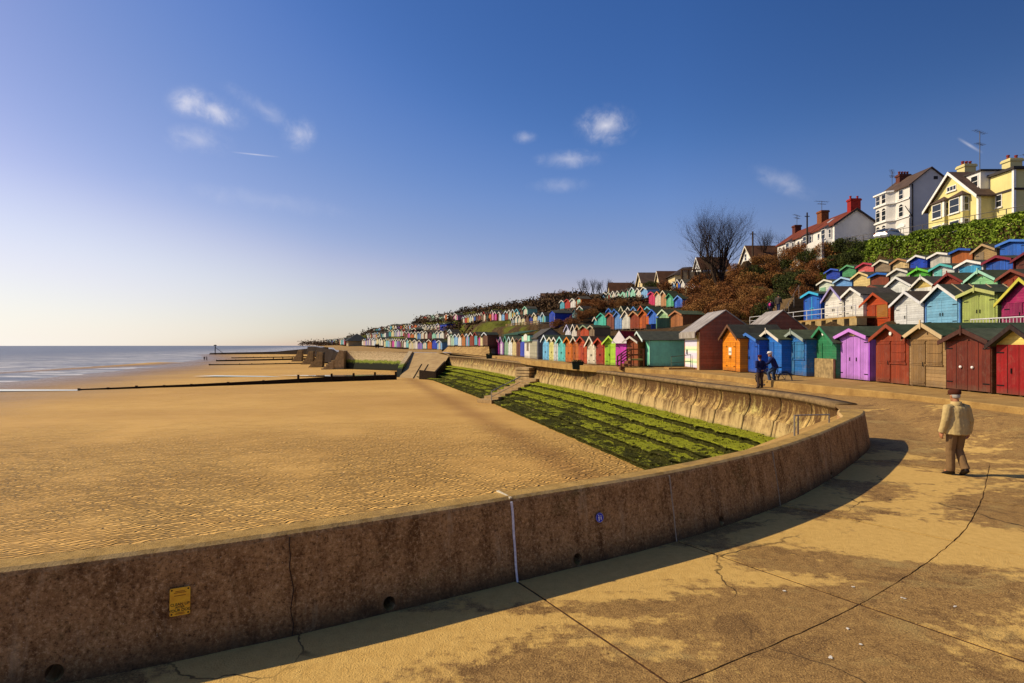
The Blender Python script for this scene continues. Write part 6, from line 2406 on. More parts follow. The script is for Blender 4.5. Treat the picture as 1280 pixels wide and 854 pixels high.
    # stack of pale steps on the grass slope above the kiosk
    for px, py, Y, lab in ((683, 408, 99, 'pale timber stairs on the slope below the ultramarine shed'), (599, 406, 142, 'pale timber platform under the red hut above the grass slope')):
        p = at(px, py, Y)
        g = thing('timber_stairs', lab, 'stairs', p)
        for k in range(5):
            m = MB()
            m.box(-1.4, k * .3, -.6 + k * .3, 1.4, k * .3 + .32, -.42 + k * .3)
            m.build('tread', timber('#b0966a', 'x'), g)
        for s in (-1.45, 1.45):
            m = MB()
            m.bar((s, 0, .2), (s, 1.5, 1.7), .08, .08)
            m.build('handrail', timber('#b0966a', 'y'), g)
    # handrail on the ramp behind the end of the parapet
    r = thing('handrail', 'galvanised handrail frame on the ramp behind the parapet end', 'handrail', (9.8, 19.4, 0))
    A, B = Vector((9.22, 18.8, 0)), Vector((10.35, 18.8, 0))
    rail(r, [(A.x, A.y, -.75), (A.x, A.y, .32), (B.x, B.y, .34), (B.x, B.y, -.3)], .03, gmet, 'top_rail')
    rail(r, [(A.x + .12, A.y, -.75), (A.x + .12, A.y, .32)], .026, gmet, 'post')
    rail(r, [(A.x, A.y, -.35), (B.x, B.y, -.3)], .022, gmet, 'mid_rail')
    m = MB()
    m.prism([(10.9, 16.9, .06), (12.0, 20.8, .18), (6.2, 24.2, -3.15), (4.4, 20.0, -3.15)], (0, 0, -.3))
    structure(m.build('beach_ramp', M_PLATF))
    # stair down the weedy steps
    r = thing('beach_stairs', 'concrete stairs with grey handrail crossing the weedy steps', 'stairs', (0, 60, -2))
    top, bot = Vector((2.6, 64.3, -1.05)), Vector((-2.7, 57.6, -3.05))
    n = 8
    d = (bot - top)
    ud = Vector((d.x, d.y, 0)).normalized()
    un = Vector((-ud.y, ud.x, 0))
    cm = plain('#a68a5c', .9, 0, .3, 3)
    for k in range(n):
        a = top.lerp(bot, k / n)
        m = MB()
        o = Vector((a.x, a.y, 0))
        L = d.length / n
        m.prism([o - un * .95 + Vector((0, 0, a.z)), o + un * .95 + Vector((0, 0, a.z)), o + un * .95 + ud * (L + .1) + Vector((0, 0, a.z)), o - un * .95 + ud * (L + .1) + Vector((0, 0, a.z))], (0, 0, -1.2))
        wb(m, 'step', cm, r)
    # pier of coursed blocks carrying the upper flight
    for k in range(6):
        m = MB()
        o = Vector((1.4, 65.6, -1.9 + k * .34))
        e = ud * (.06 if k % 2 else 0)
        m.prism([o - un * 1.3 + e, o + un * .7 + e, o + un * .7 + e - ud * 1.9, o - un * 1.3 + e - ud * 1.9], (0, 0, .27))
        wb(m, 'course', plain('#b09468', .9, 0, .35, 3), r)
    m = MB()
    o = Vector((1.4, 65.6, -2.0))
    m.prism([o - un * 1.2 + ud * -.08, o + un * .6 + ud * -.08, o + un * .6 - ud * 1.8, o - un * 1.2 - ud * 1.8], (0, 0, 2.05))
    wb(m, 'pier_core', plain('#4a3018', .9), r)
    h0, h1 = top.lerp(bot, .45) + un * .85, bot + un * .85
    rail(r, [h0 + Vector((0, 0, 1.25)), h1 + Vector((0, 0, 1.1)), h1 + Vector((0, 0, -.2))], .055, gmet, 'handrail')
    rail(r, [h0 + Vector((0, 0, .7)), h1 + Vector((0, 0, .55))], .03, gmet, 'mid_rail')
    # telegraph pole
    p = Vector((42.0, 100.5, 16.5))
    g = thing('telegraph_pole', 'tall brown telegraph pole beside the white gabled house', 'pole', p)
    MB().tube([(0, 0, -1), (0, 0, 6.0)], [.17, .13], 7).build('pole', timber('#4a3826', 'z'), g)
    MB().box(-.5, -.05, 5.5, .5, .05, 5.62).build('crossarm', timber('#4a3826', 'x'), g)
    m = MB()
    pts = []
    for k in range(25):
        f = k / 24
        a, b = Vector((0, 0, 5.7)), Vector((44.0 - 42.0, 95 - 100.5, 19.6 - 16.5))
        q = a.lerp(b, f)
        q.z -= .5 * math.sin(math.pi * f)
        pts.append(q)
    m.tube(pts, .016, 4)
    m.build('cable', plain('#1c1a18', .6), g)
    p = Vector((43.3, 84.5, 15.2))
    g = thing('telegraph_pole', 'dark pole standing against the front of the red roofed terrace', 'pole', p)
    MB().tube([(0, 0, -1), (0, 0, 6.9)], [.14, .1], 7).build('pole', timber('#33281c', 'z'), g)
    MB().box(-.35, -.05, 6.3, .35, .05, 6.4).build('crossarm', timber('#33281c', 'x'), g)
    # sign on the parapet
    s_yellow()


def wall_frame(px, v):
    """a spot on the parapet face seen along a sight line: point, along, up, out"""
    r = (px - 640) / F
    H = .9
    best = min(np.arange(0, WALL.L, .004), key=lambda s: abs((WALL.pt(s) + WALL.nor(s) * lerp(.01, -.12, v)).x - r * (WALL.pt(s) + WALL.nor(s) * lerp(.01, -.12, v)).y) + (100 if WALL.pt(s).y < .5 else 0))
    p, q, t = WALL.pt(best), WALL.nor(best), WALL.tan(best)
    a = Vector((p.x + q.x * .01, p.y + q.y * .01, -.06))
    b = Vector((p.x - q.x * .12, p.y - q.y * .12, H - .05))
    pos = a.lerp(b, v)
    up = (b - a).normalized()
    al = Vector((t.x, t.y, 0))
    return pos, al, up, al.cross(up).normalized()


def text_mesh(s, size):
    c = bpy.data.curves.new('t', 'FONT')
    c.body = s
    c.size = size
    c.align_x = 'CENTER'
    c.align_y = 'CENTER'
    c.offset = size * .018
    o = bpy.data.objects.new('t', c)
    COL.objects.link(o)
    dg = bpy.context.evaluated_depsgraph_get()
    me = bpy.data.meshes.new_from_object(o.evaluated_get(dg))
    bpy.data.objects.remove(o)
    return me


def s_yellow():
    pos, al, up, out = wall_frame(225, .58)
    M = Matrix((al, up, out)).transposed().to_4x4()
    M.translation = pos + out * .012
    g = thing('notice_plate', 'yellow notice plate about cleaning up after dogs, on the parapet', 'sign')
    g.matrix_world = M
    w, h = .15, .22
    m = MB()
    rad = .012
    pts = []
    for cx, cy, a0 in ((w / 2 - rad, h / 2 - rad, 0), (-w / 2 + rad, h / 2 - rad, 90), (-w / 2 + rad, -h / 2 + rad, 180), (w / 2 - rad, -h / 2 + rad, 270)):
        for k in range(5):
            a = R(a0 + k * 22.5)
            pts.append((cx + rad * math.cos(a), cy + rad * math.sin(a), 0))
    m.prism(pts, (0, 0, .006))
    t = NT('yellow_enamel', .45, .4)
    n = t.noise(t.coord(), 18, 4, .6)
    t.color(t.mix(t.ramp(n, .35, .7), (.95, .55, .02), (.8, .36, .012)))
    m.build('plate', t.m, g)
    ink = plain('#20180c', .6)
    faint = plain('#9a5a10', .6)
    for s, y, sz, mt in (('CLEAN UP', -.022, .03, ink), ('AFTER', -.045, .024, ink), ('YOUR DOG', -.069, .03, ink)):
        o = link('lettering', text_mesh(s, sz), g)
        o.location = (0, y, .0075)
        o.data.materials.append(mt)
    for y, ww in ((.082, .07), (.071, .09), (.048, .085), (-.088, .06), (-.097, .075)):
        m = MB()
        m.box(-ww / 2, y - .0025, .0062, ww / 2, y + .0025, .0072)
        m.build('faded_line', faint, g)
    for x, y in ((-.06, .095), (.06, .095), (-.06, -.095), (.06, -.095)):
        m = MB()
        m.lathe((x, y, .006), [(.007, 0), (.007, .003), (.003, .005), (0, .0055)], 8)
        m.build('screw', plain('#3a200c', .5, .4), g)
    # blue disc
    pos, al, up, out = wall_frame(749, .62)
    M = Matrix((al, up, out)).transposed().to_4x4()
    M.translation = pos + out * .009
    g = thing('sign_disc', 'small round blue sign with white figures fixed to the parapet', 'sign')
    g.matrix_world = M
    m = MB()
    m.lathe((0, 0, 0), [(.058, 0), (.058, .005), (0, .0055)], 28)
    m.build('disc', plain('#1c30b8', .4), g)
    m = MB()
    ring = []
    for rr, z in ((.053, .0056), (.0555, .0056), (.0555, .0068), (.053, .0068)):
        ring.append((rr, z))
    pts = [[Vector((rr * math.cos(a), rr * math.sin(a), z)) for rr, z in ring] for a in [2 * math.pi * k / 28 for k in range(29)]]
    m.loft(pts, False)
    m.build('rim', plain('#dcdcec', .5), g)
    m = MB()
    def fig(x, s):
        m.lathe((x, .024 * s + .004, .0058), [(.008 * s, 0), (.008 * s, .0012), (0, .0013)], 10)
        m.prism([(x - .011 * s, .013 * s, .0058), (x + .011 * s, .013 * s, .0058), (x + .008 * s, -.014 * s, .0058), (x + .007 * s, -.04 * s, .0058), (x + .001 * s, -.04 * s, .0058), (x, -.016 * s, .0058), (x - .001 * s, -.04 * s, .0058), (x - .007 * s, -.04 * s, .0058), (x - .008 * s, -.014 * s, .0058)], (0, 0, .0012))
    fig(-.014, 1.0)
    fig(.018, .72)
    m.build('figures', plain('#e8e8f0', .5), g)


# ------------------------------------------------------------------ plants
LEAF = {}


def blob_points(n, rx, ry, rz, lumps=9, fill=.55):
    """points gathered in clumps through a rounded crown"""
    cs = []
    for k in range(lumps):
        a = RNG.uniform(0, 2 * math.pi)
        e = RNG.uniform(-.15, 1.0)
        r = RNG.uniform(.35, .75)
        cs.append((rx * r * math.cos(a) * math.cos(e), ry * r * math.sin(a) * math.cos(e), rz * (.35 + .55 * math.sin(e)), RNG.uniform(.3, .5)))
    out = []
    per = n // lumps
    for x, y, z, r in cs:
        d = RNG.normal(size=(per, 3))
        d /= np.linalg.norm(d, axis=1)[:, None]
        rad = RNG.uniform(fill, 1.0, per) ** .7
        p = d * rad[:, None] * np.array([rx, ry, rz]) * r + np.array([x, y, z])
        p[:, 2] = np.maximum(p[:, 2], .02)
        out.append(p)
    return np.concatenate(out)


def branch(m, p, d, ln, r, depth, lean, spread, tips=None):
    """a limb and all that grows from it"""
    n = 3
    pts = [p]
    q = p
    for k in range(n):
        d = (d + Vector((random.uniform(-.16, .16), random.uniform(-.16, .16), random.uniform(-.05, .13))) + lean * .05).normalized()
        q = q + d * ln / n
        pts.append(q)
    rr = [lerp(r, r * .62, k / n) for k in range(n + 1)]
    m.tube(pts, rr, 6 if r > .06 else 3, False)
    if tips is not None:
        tips.append(q)
    if depth == 0:
        return
    nb = 3 if depth > 2 else random.choice((2, 3, 3))
    for k in range(nb):
        i = n if k == 0 else random.choice((1, 2, 3))
        ax = Vector((random.uniform(-1, 1), random.uniform(-1, 1), random.uniform(-.4, .4))).normalized()
        nd = (d + ax * random.uniform(.35, spread) * (0.5 if k == 0 else 1) + Vector((0, 0, .12))).normalized()
        branch(m, pts[i], nd, ln * random.uniform(.66, .86), rr[i] * (.85 if k == 0 else .62), depth - 1, lean, spread, tips)


def build_plants():
    LEAF['brown'] = leaf_mat('brown_leaves', ((.05, .018, .006), (.2, .075, .018), (.44, .19, .06)), .9)
    LEAF['rust'] = leaf_mat('rust_leaves', ((.07, .026, .007), (.26, .115, .026), (.46, .24, .08)), .8)
    LEAF['dark'] = leaf_mat('dark_leaves', ((.012, .018, .004), (.04, .05, .009), (.11, .12, .02)), .9)
    LEAF['green'] = leaf_mat('green_leaves', ((.03, .055, .006), (.1, .16, .015), (.22, .28, .04)), .8)
    LEAF['hedge'] = leaf_mat('hedge_leaves', ((.045, .07, .006), (.14, .21, .014), (.29, .37, .04)), .55)
    LEAF['scrub'] = leaf_mat('scrub_leaves', ((.03, .017, .008), (.085, .045, .018), (.16, .1, .04)), .15)
    bark = timber('#3a2a1c', 'z')
    protos = {}
    for kind in ('brown', 'rust', 'dark', 'green'):
        protos[kind] = []
        for v in range(3):
            p = blob_points(4200, 1, 1, .95, 13)
            vs, fs = leaf_quads(p, .037 if kind in ('brown', 'rust') else .042)
            me = leaf_mesh('foliage_' + kind, vs, fs, LEAF[kind])
            m = MB()
            for k in range(7):
                a = random.uniform(0, 6.3)
                branch(m, Vector((0, 0, -.1)), Vector((math.cos(a) * .7, math.sin(a) * .7, 1)).normalized(), .42, .028, 3, Vector((.3, 0, 0)), 1.0)
            protos[kind].append((me, m.mesh('stems', [bark], fix=False)))
    def bush(x, y, r, kind, label, sq=1.0, z=None, dz=-.25, group='bushes on the hillside'):
        z = hill_z(x, y) if z is None else z
        g = thing('bush', label, 'bush', (x, y, z + dz), random.uniform(0, 6.3), group)
        g.scale = (r, r, r * sq)
        f, s = random.choice(protos[kind])
        link('foliage', f, g)
        link('stem', s, g)
        return g
    KN = {'brown': 'brown twiggy bush', 'rust': 'rust orange bush', 'dark': 'dark evergreen bush', 'green': 'bright green bush'}
    # the thicket above the metal roofed sheds: (px, foot py, distance, radius, kind)
    spots = BUSHES
    for px, py, Y, r, kind, where in spots:
        p = at(px, py, Y)
        hz = hill_z(p.x, p.y)
        bush(p.x, p.y, r, kind, '%s %s' % (KN[kind], where), random.uniform(.85, 1.1), max(hz, min(p.z - .5, hz + 1.5)))
    # clipped hedge covering the bank
    g = thing('hedge', 'long thick green hedge covering the bank above the top hut terrace', 'hedge', (41, 55, 8))
    n = 80000
    ys = RNG.uniform(22, 76, n)
    us = RNG.uniform(0, 1, n)
    xs = 39.7 + us * 5.2
    zs = height_grid(xs, ys)
    lump = np.array([noise.noise(Vector((x * .35, y * .35, 5))) for x, y in zip(xs, ys)])
    lump2 = np.array([noise.noise(Vector((x * 1.1, y * 1.1, 2))) for x, y in zip(xs, ys)])
    top = .55 + .25 * lump + .16 * lump2
    hs = top * RNG.uniform(.35, 1.0, n)
    edge = np.clip((xs - 39.7) / .8, .15, 1) * np.clip((76 - ys) / 2, .2, 1)
    c = np.stack([xs - 41, ys - 55, zs + hs * edge + .1 - 8], 1)
    vs, fs = leaf_quads(c, .135)
    link('foliage', leaf_mesh('hedge_foliage', vs, fs, LEAF['hedge']), g)
    # rough scrub on the crest
    pts = []
    line = [(420, 345), (440, 320), (480, 285), (500, 266), (525, 250), (557, 234), (570, 228), (588, 222), (605, 216), (625, 204), (650, 190), (680, 178), (700, 170), (730, 156), (765, 148), (800, 143)]
    def scatter(px0, px1, N, back0, back1, s, hgt):
        for k in range(N):
            px = RNG.uniform(px0, px1)
            Y = interp(px, line)
            b = RNG.uniform(back0, back1)
            x, y = (px - 640) / F * Y + b * .93, Y + b * .36
            h = RNG.uniform(.4, 1.0) * hgt
            n = 46
            d = RNG.normal(size=(n, 3)) * np.array([1.0, 1.0, .55]) * h * .75
            pts.append(np.array([[x, y, 0]]) + d + np.array([[0, 0, h * .55]]))
    scatter(420, 560, 420, -22, 10, .5, 2.0)
    scatter(560, 690, 520, -30, 10, .5, 2.0)
    scatter(690, 805, 420, -22, 12, .4, 1.9)
    for nm, off in (('m2', -3.4), ('m2', 4.2), ('m3', 4.6), ('m4', 4.4), ('m1f', 4.3), ('m1b', 4.6), ('g1', 4.5), ('g2', 4.3), ('far2', 3.8), ('m2', -5.6), ('n1', 4.2), ('u4', -2.2), ('u4', 4.2)):
        pth = Path(ROWS[nm])
        for k in range(int(pth.L * 1.5)):
            dd = RNG.uniform(0, pth.L)
            a, tt = pth.pt(dd), pth.tan(dd)
            o = off + RNG.normal() * .7
            nn = Vector((tt.y, -tt.x)) * (1 if (tt.y > 0) else -1)
            h = RNG.uniform(.3, .95)
            q = RNG.normal(size=(26, 3)) * np.array([.7, .7, .32]) * h
            pts.append(np.array([[a.x + nn.x * o, a.y + nn.y * o, h * .3]]) + q)
    pts = np.concatenate(pts)
    z = height_grid(pts[:, 0], pts[:, 1])
    pts[:, 2] += z
    vs, fs = leaf_quads(pts, .34)
    o = link('scrub', leaf_mesh('scrub', vs, fs, LEAF['scrub']))
    tag(o, 'dark brown winter scrub along the crest of the far hill', None, None, 'stuff')
    # bare trees
    tw = NT('bare_bark', .9, .1)
    nn = tw.noise(tw.coord('World'), 2, 4)
    tw.color(tw.mix(tw.ramp(nn, .3, .7), (.018, .012, .008), (.06, .038, .024)))
    def tree(px, py, Y, h, label, stems, lean, depth=6, spread=.95, r=.2):
        p = at(px, py, Y)
        z = max(hill_z(p.x, p.y), p.z - 1.2)
        g = thing('bare_tree', label, 'tree', (p.x, p.y, z), 0, 'bare trees on the hill')
        tr = MB()
        cr = MB()
        for k in range(stems):
            a = random.uniform(0, 6.3)
            d = Vector((math.cos(a) * .32, math.sin(a) * .32, 1)).normalized() if stems > 1 else Vector((.05, 0, 1)).normalized()
            b0 = Vector((math.cos(a) * .25 * (stems > 1), math.sin(a) * .25 * (stems > 1), -.5))
            b1 = b0 + d * h * .28
            rr = r * random.uniform(.7, 1)
            tr.tube([b0, b0.lerp(b1, .5) + Vector((random.uniform(-.1, .1), random.uniform(-.1, .1), 0)), b1], [rr, rr * .85, rr * .72], 8, False)
            for q in range(3):
                dd = (d + Vector((random.uniform(-.5, .5), random.uniform(-.5, .5), .25))).normalized()
                branch(cr, b1 if q else b1 - d * .05, dd, h * .26, rr * .62, depth - 2, lean, spread)
            branch(cr, b0.lerp(b1, .6), (d + Vector((random.uniform(-.9, .9), random.uniform(-.9, .9), .1))).normalized(), h * .24, rr * .5, depth - 2, lean, spread)
        tr.build('trunk', tw.m, g, True, False)
        cr.build('crown', tw.m, g, False, False)
        return g
    random.seed(21)
    tree(901, 350, 90, 12.0, 'large bare many stemmed tree rising from the brown thicket', 5, Vector((.5, 0, .1)), 8, 1.15, .26)
    tree(880, 352, 95, 6.5, 'smaller bare tree leaning left of the large bare tree', 3, Vector((-.6, 0, 0)), 6, .9, .13)
    tree(953, 322, 104, 6.4, 'bare tree between the telegraph pole and the red roofed terrace', 3, Vector((.2, 0, .3)), 6, .7, .12)
    tree(966, 318, 106, 5.6, 'thin bare tree just left of the red roofed terrace', 2, Vector((.2, 0, .3)), 6, .7, .1)
    for i, px in enumerate((729, 737, 744, 751, 757)):
        tree(px, 362, 150 + i * 2, random.uniform(4, 5.2), ['leftmost', 'second from left', 'middle', 'second from right', 'rightmost'][i] + ' of five bare saplings on the skyline scrub', 3, Vector((.2, 0, .3)), 5, .6, .1)
# ================================================================== people
def ell_ring(c, rx, ry, n=14, tilt=None):
    c = Vector(c)
    out = []
    for k in range(n):
        a = 2 * math.pi * k / n
        v = Vector((rx * math.cos(a), ry * math.sin(a), 0))
        if tilt is not None:
            v = tilt @ v
        out.append(c + v)
    return out


def limb(m, pts, rad, n=10):
    m.tube(pts, rad, n)
    for p, r in ((pts[0], rad[0]), (pts[-1], rad[-1])):
        m.ball(p, r * .98, r * .98, r * .98, 8, 6)


def hand(m, wrist, d, side, s=1.0):
    """relaxed hand hanging along d: palm, four bent fingers, thumb"""
    d = Vector(d).normalized()
    fw = Vector((0, 1, 0))
    a = (fw - d * fw.dot(d)).normalized()          # across the palm
    n = d.cross(a).normalized()
    w = Vector(wrist)
    m.loft([[w + d * t * s + a * (x * s) + n * (y * s) for x, y in ((-q, -.013), (q, -.013), (q, .013), (-q, .013))] for t, q in ((-.01, .026), (.03, .038), (.075, .041), (.092, .038))])
    for k, (x, ln) in enumerate(((.032, .068), (.011, .078), (-.011, .072), (-.031, .056))):
        p0 = w + (d * .086 + a * x) * s
        p1 = p0 + (d * ln * .42 + n * side * .006) * s
        p2 = p1 + (d * ln * .3 + n * side * .016) * s
        p3 = p2 + (d * ln * .16 + n * side * .02) * s
        m.tube([p0 - d * .012 * s, p1, p2, p3], [.0095 * s, .0092 * s, .0085 * s, .0065 * s], 7)
    t0 = w + (d * .028 + a * .03) * s
    m.tube([t0, t0 + (d * .026 + a * .026) * s, t0 + (d * .055 + a * .034 + n * side * .01) * s], [.0115 * s, .0105 * s, .0075 * s], 7)


def person(label, loc, rz, P, cl, group=None, vox=.011, detail=True, scale=1.0):
    """P: joints in metres, facing +Y; cl: colours of the clothes"""
    g = thing('person', label, 'person', loc, rz, group)
    g.scale = (scale, scale, scale)
    V = lambda k: Vector(P[k])
    skin = plain(cl.get('skin', '#b07a5c'), .6, 0, .06, 9)
    # ---- body
    b = MB()
    hd = V('head')
    nk = V('neck')
    ft = Vector(P.get('look', (0, 1, 0))).normalized()
    rt = ft.cross(Vector((0, 0, 1))).normalized()
    up = rt.cross(ft)
    T = Matrix((rt, ft, up)).transposed()
    prof = [(-.125, .028, .03, .03), (-.105, .05, .058, .028), (-.07, .062, .075, .015), (-.03, .07, .088, .004), (.02, .076, .096, 0), (.06, .074, .095, -.004), (.095, .06, .08, -.006), (.118, .034, .05, -.006)]
    b.loft([[hd + T @ (Vector((rx * math.cos(a), ry * math.sin(a) + oy, z))) for a in [2 * math.pi * k / 16 for k in range(16)]] for z, rx, ry, oy in prof])
    b.loft([[hd + T @ Vector(v) for v in ((-.012, .085, .03), (.012, .085, .03), (.018, .098, -.022), (-.018, .098, -.022))], [hd + T @ Vector(v) for v in ((-.006, .1, .026), (.006, .1, .026), (.012, .122, -.018), (-.012, .122, -.018))]])
    for s in (-1, 1):
        b.ball(hd + T @ Vector((s * .077, -.008, -.005)), .012, .022, .034, 8, 6)
    b.tube([hd + up * -.07 - ft * .015, nk, nk - Vector((0, 0, .05))], [.055, .056, .065], 12)
    ch, pv = V('chest'), V('pelvis')
    sp = (ch - pv)
    b.loft([ell_ring(pv + sp * t, rx, ry) for t, rx, ry in ((-.2, .1, .08), (-.05, .15, .095), (.3, .135, .085), (.7, .15, .092), (1.0, .15, .085), (1.12, .085, .065))])
    for s, S_ in ((-1, 'l'), (1, 'r')):
        sh, el, wr = V('shoulder_' + S_), V('elbow_' + S_), V('wrist_' + S_)
        limb(b, [sh, sh.lerp(el, .5), el, el.lerp(wr, .4), wr], [.052, .046, .04, .04, .027])
        hp, kn, an = V('hip_' + S_), V('knee_' + S_), V('ankle_' + S_)
        limb(b, [hp, hp.lerp(kn, .5), kn, kn.lerp(an, .35), an], [.078, .068, .052, .053, .036])
        b.tube([an, an + (V('toe_' + S_) - an) * .4 + Vector((0, 0, -.02)), an + (V('toe_' + S_) - an) * .7 + Vector((0, 0, -.01))], [.034, .03, .02], 8)
    me = b.mesh('body_rough', [skin], True)
    mods = [('REMESH', dict(mode='VOXEL', voxel_size=vox)), ('SMOOTH', dict(factor=.5, iterations=4))]
    me = evaluated(me, mods, 'body')
    hm = MB()
    for s, S_ in ((-1, 'l'), (1, 'r')):
        el, wr = V('elbow_' + S_), V('wrist_' + S_)
        hand(hm, wr, P.get('hand_' + S_, wr - el), -s)
    # hands joined to the body mesh
    bm = bmesh.new()
    bm.from_mesh(me)
    hme = evaluated(hm.mesh('hands', [skin], True), [('REMESH', dict(mode='VOXEL', voxel_size=.0052)), ('SMOOTH', dict(factor=.4, iterations=2))], 'hands')
    bm.from_mesh(hme)
    bm.to_mesh(me)
    bm.free()
    me.polygons.foreach_set('use_smooth', [True] * len(me.polygons))
    if not me.materials:
        me.materials.append(skin)
    body = link('body', me, g)
    # ---- face
    if detail:
        e = MB()
        for s in (-1, 1):
            e.ball(hd + T @ Vector((s * .031, .083, .012)), .011, .008, .008, 8, 6)
        e.build('eyes', plain('#1c1410', .3), body, True)
        e = MB()
        e.tube([hd + T @ Vector((x, .096 - abs(x) * .35, -.052)) for x in (-.026, -.012, 0, .012, .026)], [.003, .0055, .006, .0055, .003], 6)
        e.build('mouth', plain('#7a3c34', .5), body, True)
    def cloth(name, m, col, fold=.006, rough=.85, mat=None, v=None):
        me = m.mesh(name + '_rough', [mat or cloth_mat(col, rough)], True)
        me = evaluated(me, [('REMESH', dict(mode='VOXEL', voxel_size=v or vox)), ('SMOOTH', dict(factor=.5, iterations=5))], name)
        co = np.empty(len(me.vertices) * 3)
        me.vertices.foreach_get('co', co)
        no = np.empty(len(me.vertices) * 3)
        me.vertices.foreach_get('normal', no)
        co, no = co.reshape(-1, 3), no.reshape(-1, 3)
        d = np.array([noise.noise(Vector((p[0] * 10, p[1] * 10, p[2] * 3.2))) + .4 * noise.noise(Vector((p[0] * 20, p[1] * 20, p[2] * 18))) for p in co])
        co = co + no * (d * fold)[:, None]
        me.vertices.foreach_set('co', co.ravel())
        me.polygons.foreach_set('use_smooth', [True] * len(me.polygons))
        if not me.materials:
            me.materials.append(mat or cloth_mat(col, rough))
        me.update()
        return link(name, me, g)
    # ---- trousers
    m = MB()
    m.loft([ell_ring(pv + Vector(z), rx, ry) for z, rx, ry in (((0, 0, -.1), .12, .1), ((0, 0, -.03), .17, .125), ((0, 0, .08), .168, .125), ((0, 0, .14), .16, .12))])
    for S_ in 'lr':
        hp, kn, an = V('hip_' + S_), V('knee_' + S_), V('ankle_' + S_)
        m.tube([hp + Vector((0, 0, .03)), hp.lerp(kn, .5), kn, kn.lerp(an, .5), an + (an - kn).normalized() * .02], [.1, .092, .08, .078, .08], 12)
    cloth('trousers', m, cl['trousers'], .009)
    # ---- jacket
    m = MB()
    hem = cl.get('hem', -.12)
    hw = cl.get('hem_w', .215)
    mm = [(hem, hw, hw * .72), (hem + .01, hw, hw * .72), (.1, hw * .97, hw * .7), (.28, .2, .145), (.42, .21, .142), (.5, .19, .125), (.55, .11, .09), (.585, .075, .078), (.6, .07, .074)]
    L = sp.length
    ax = sp.normalized()
    q = Vector((0, 0, 1)).rotation_difference(ax).to_matrix()
    m.loft([ell_ring(pv + ax * (z * L / .5), rx, ry, 16, q) for z, rx, ry in mm])
    for S_ in 'lr':
        sh, el, wr = V('shoulder_' + S_), V('elbow_' + S_), V('wrist_' + S_)
        m.tube([sh.lerp(ch, .35), sh, sh.lerp(el, .5), el, el.lerp(wr, .5), wr + (wr - el).normalized() * .015], [.085, .088, .078, .07, .063, .06], 12)
    jk = cloth('jacket', m, cl['jacket'], cl.get('fold', .009))
    if cl.get('collar'):
        c = MB()
        c.loft([[nk + Vector((math.cos(a) * r, math.sin(a) * r * 1.05, z - .02)) for a in [2 * math.pi * k / 18 for k in range(19)]] for r, z in ((.098, -.03), (.088, .035), (.078, .04), (.07, -.0))], False)
        c.build('collar', cloth_mat(cl['jacket'], .85), jk, True)
    # ---- shoes
    for S_ in 'lr':
        kn, an, to = V('knee_' + S_), V('ankle_' + S_), V('toe_' + S_)
        m = MB()
        dr = (to - an)
        dr = Vector((dr.x, dr.y, dr.z)).normalized()
        sd = dr.cross(Vector((0, 0, 1))).normalized()
        uu = sd.cross(dr)
        heel = an - dr * .06
        pts = [(-.06, .03, -.075, .0), (-.04, .038, -.085, .01), (.02, .042, -.085, .01), (.09, .046, -.082, -.02), (.15, .044, -.08, -.035), (.19, .03, -.076, -.048)]
        m.loft([[an + dr * t + sd * (-w) + uu * zb, an + dr * t + sd * w + uu * zb, an + dr * t + sd * w + uu * (zt - .01), an + dr * t + sd * (w * .5) + uu * zt, an + dr * t - sd * (w * .5) + uu * zt, an + dr * t - sd * w + uu * (zt - .01)] for t, w, zb, zt in pts])
        m.build('shoe', plain(cl.get('shoes', '#1c120c'), .5), g, True)
    # ---- head wear and hair
    if 'hair' in cl:
        m = MB()
        m.loft([[hd + T @ Vector((rx * math.cos(a), ry * math.sin(a) + oy, z)) for a in [2 * math.pi * k / 16 for k in range(16)]] for z, rx, ry, oy in ((-.055, .05, .05, -.04), (-.035, .07, .078, -.026), (.01, .082, .096, -.012), (.06, .081, .1, -.008), (.1, .064, .085, -.008), (.126, .035, .05, -.008))])
        m.build('hair', plain(cl['hair'], .9, 0, .25, 40), g, True)
    if 'cap' in cl:
        m = MB()
        zb = .02 if cl.get('low') else .045
        m.loft([[hd + T @ Vector((rx * math.cos(a), ry * math.sin(a) + oy, z)) for a in [2 * math.pi * k / 18 for k in range(18)]] for z, rx, ry, oy in ((zb, .084, .104, -.004), (zb + .02, .1, .122, -.004), (zb + .06, .104, .126, .0), (zb + .09, .092, .112, .004), (zb + .112, .055, .07, 0))])
        if cl.get('brim', True):
            m.loft([[hd + T @ Vector((x, y, z)) for x, y, z in ((-.07, .08, zb + .012), (.07, .08, zb + .012), (.07, .08, zb + .026), (-.07, .08, zb + .026))], [hd + T @ Vector((x, y, z)) for x, y, z in ((-.045, .15, zb + .004), (.045, .15, zb + .004), (.045, .15, zb + .014), (-.045, .15, zb + .014))]])
        m.build('cap', cloth_mat(cl['cap'], .9), g, True)
    return g


@memo
def cloth_mat(h, rough=.85):
    t = NT('cloth_' + h.strip('#'), rough, .15)
    o = t.coord()
    n = t.noise(o, 7, 4, .6)
    f = t.noise(o, 120, 2, .6)
    b = lin(h)
    t.color(t.mix(t.ramp(n, .3, .7), tuple(x * .85 for x in b), tuple(min(.85, x * 1.1) for x in b)))
    t.bump(t.math('ADD', f, t.math('MULTIPLY', n, 2)), .3, .006)
    return t.m


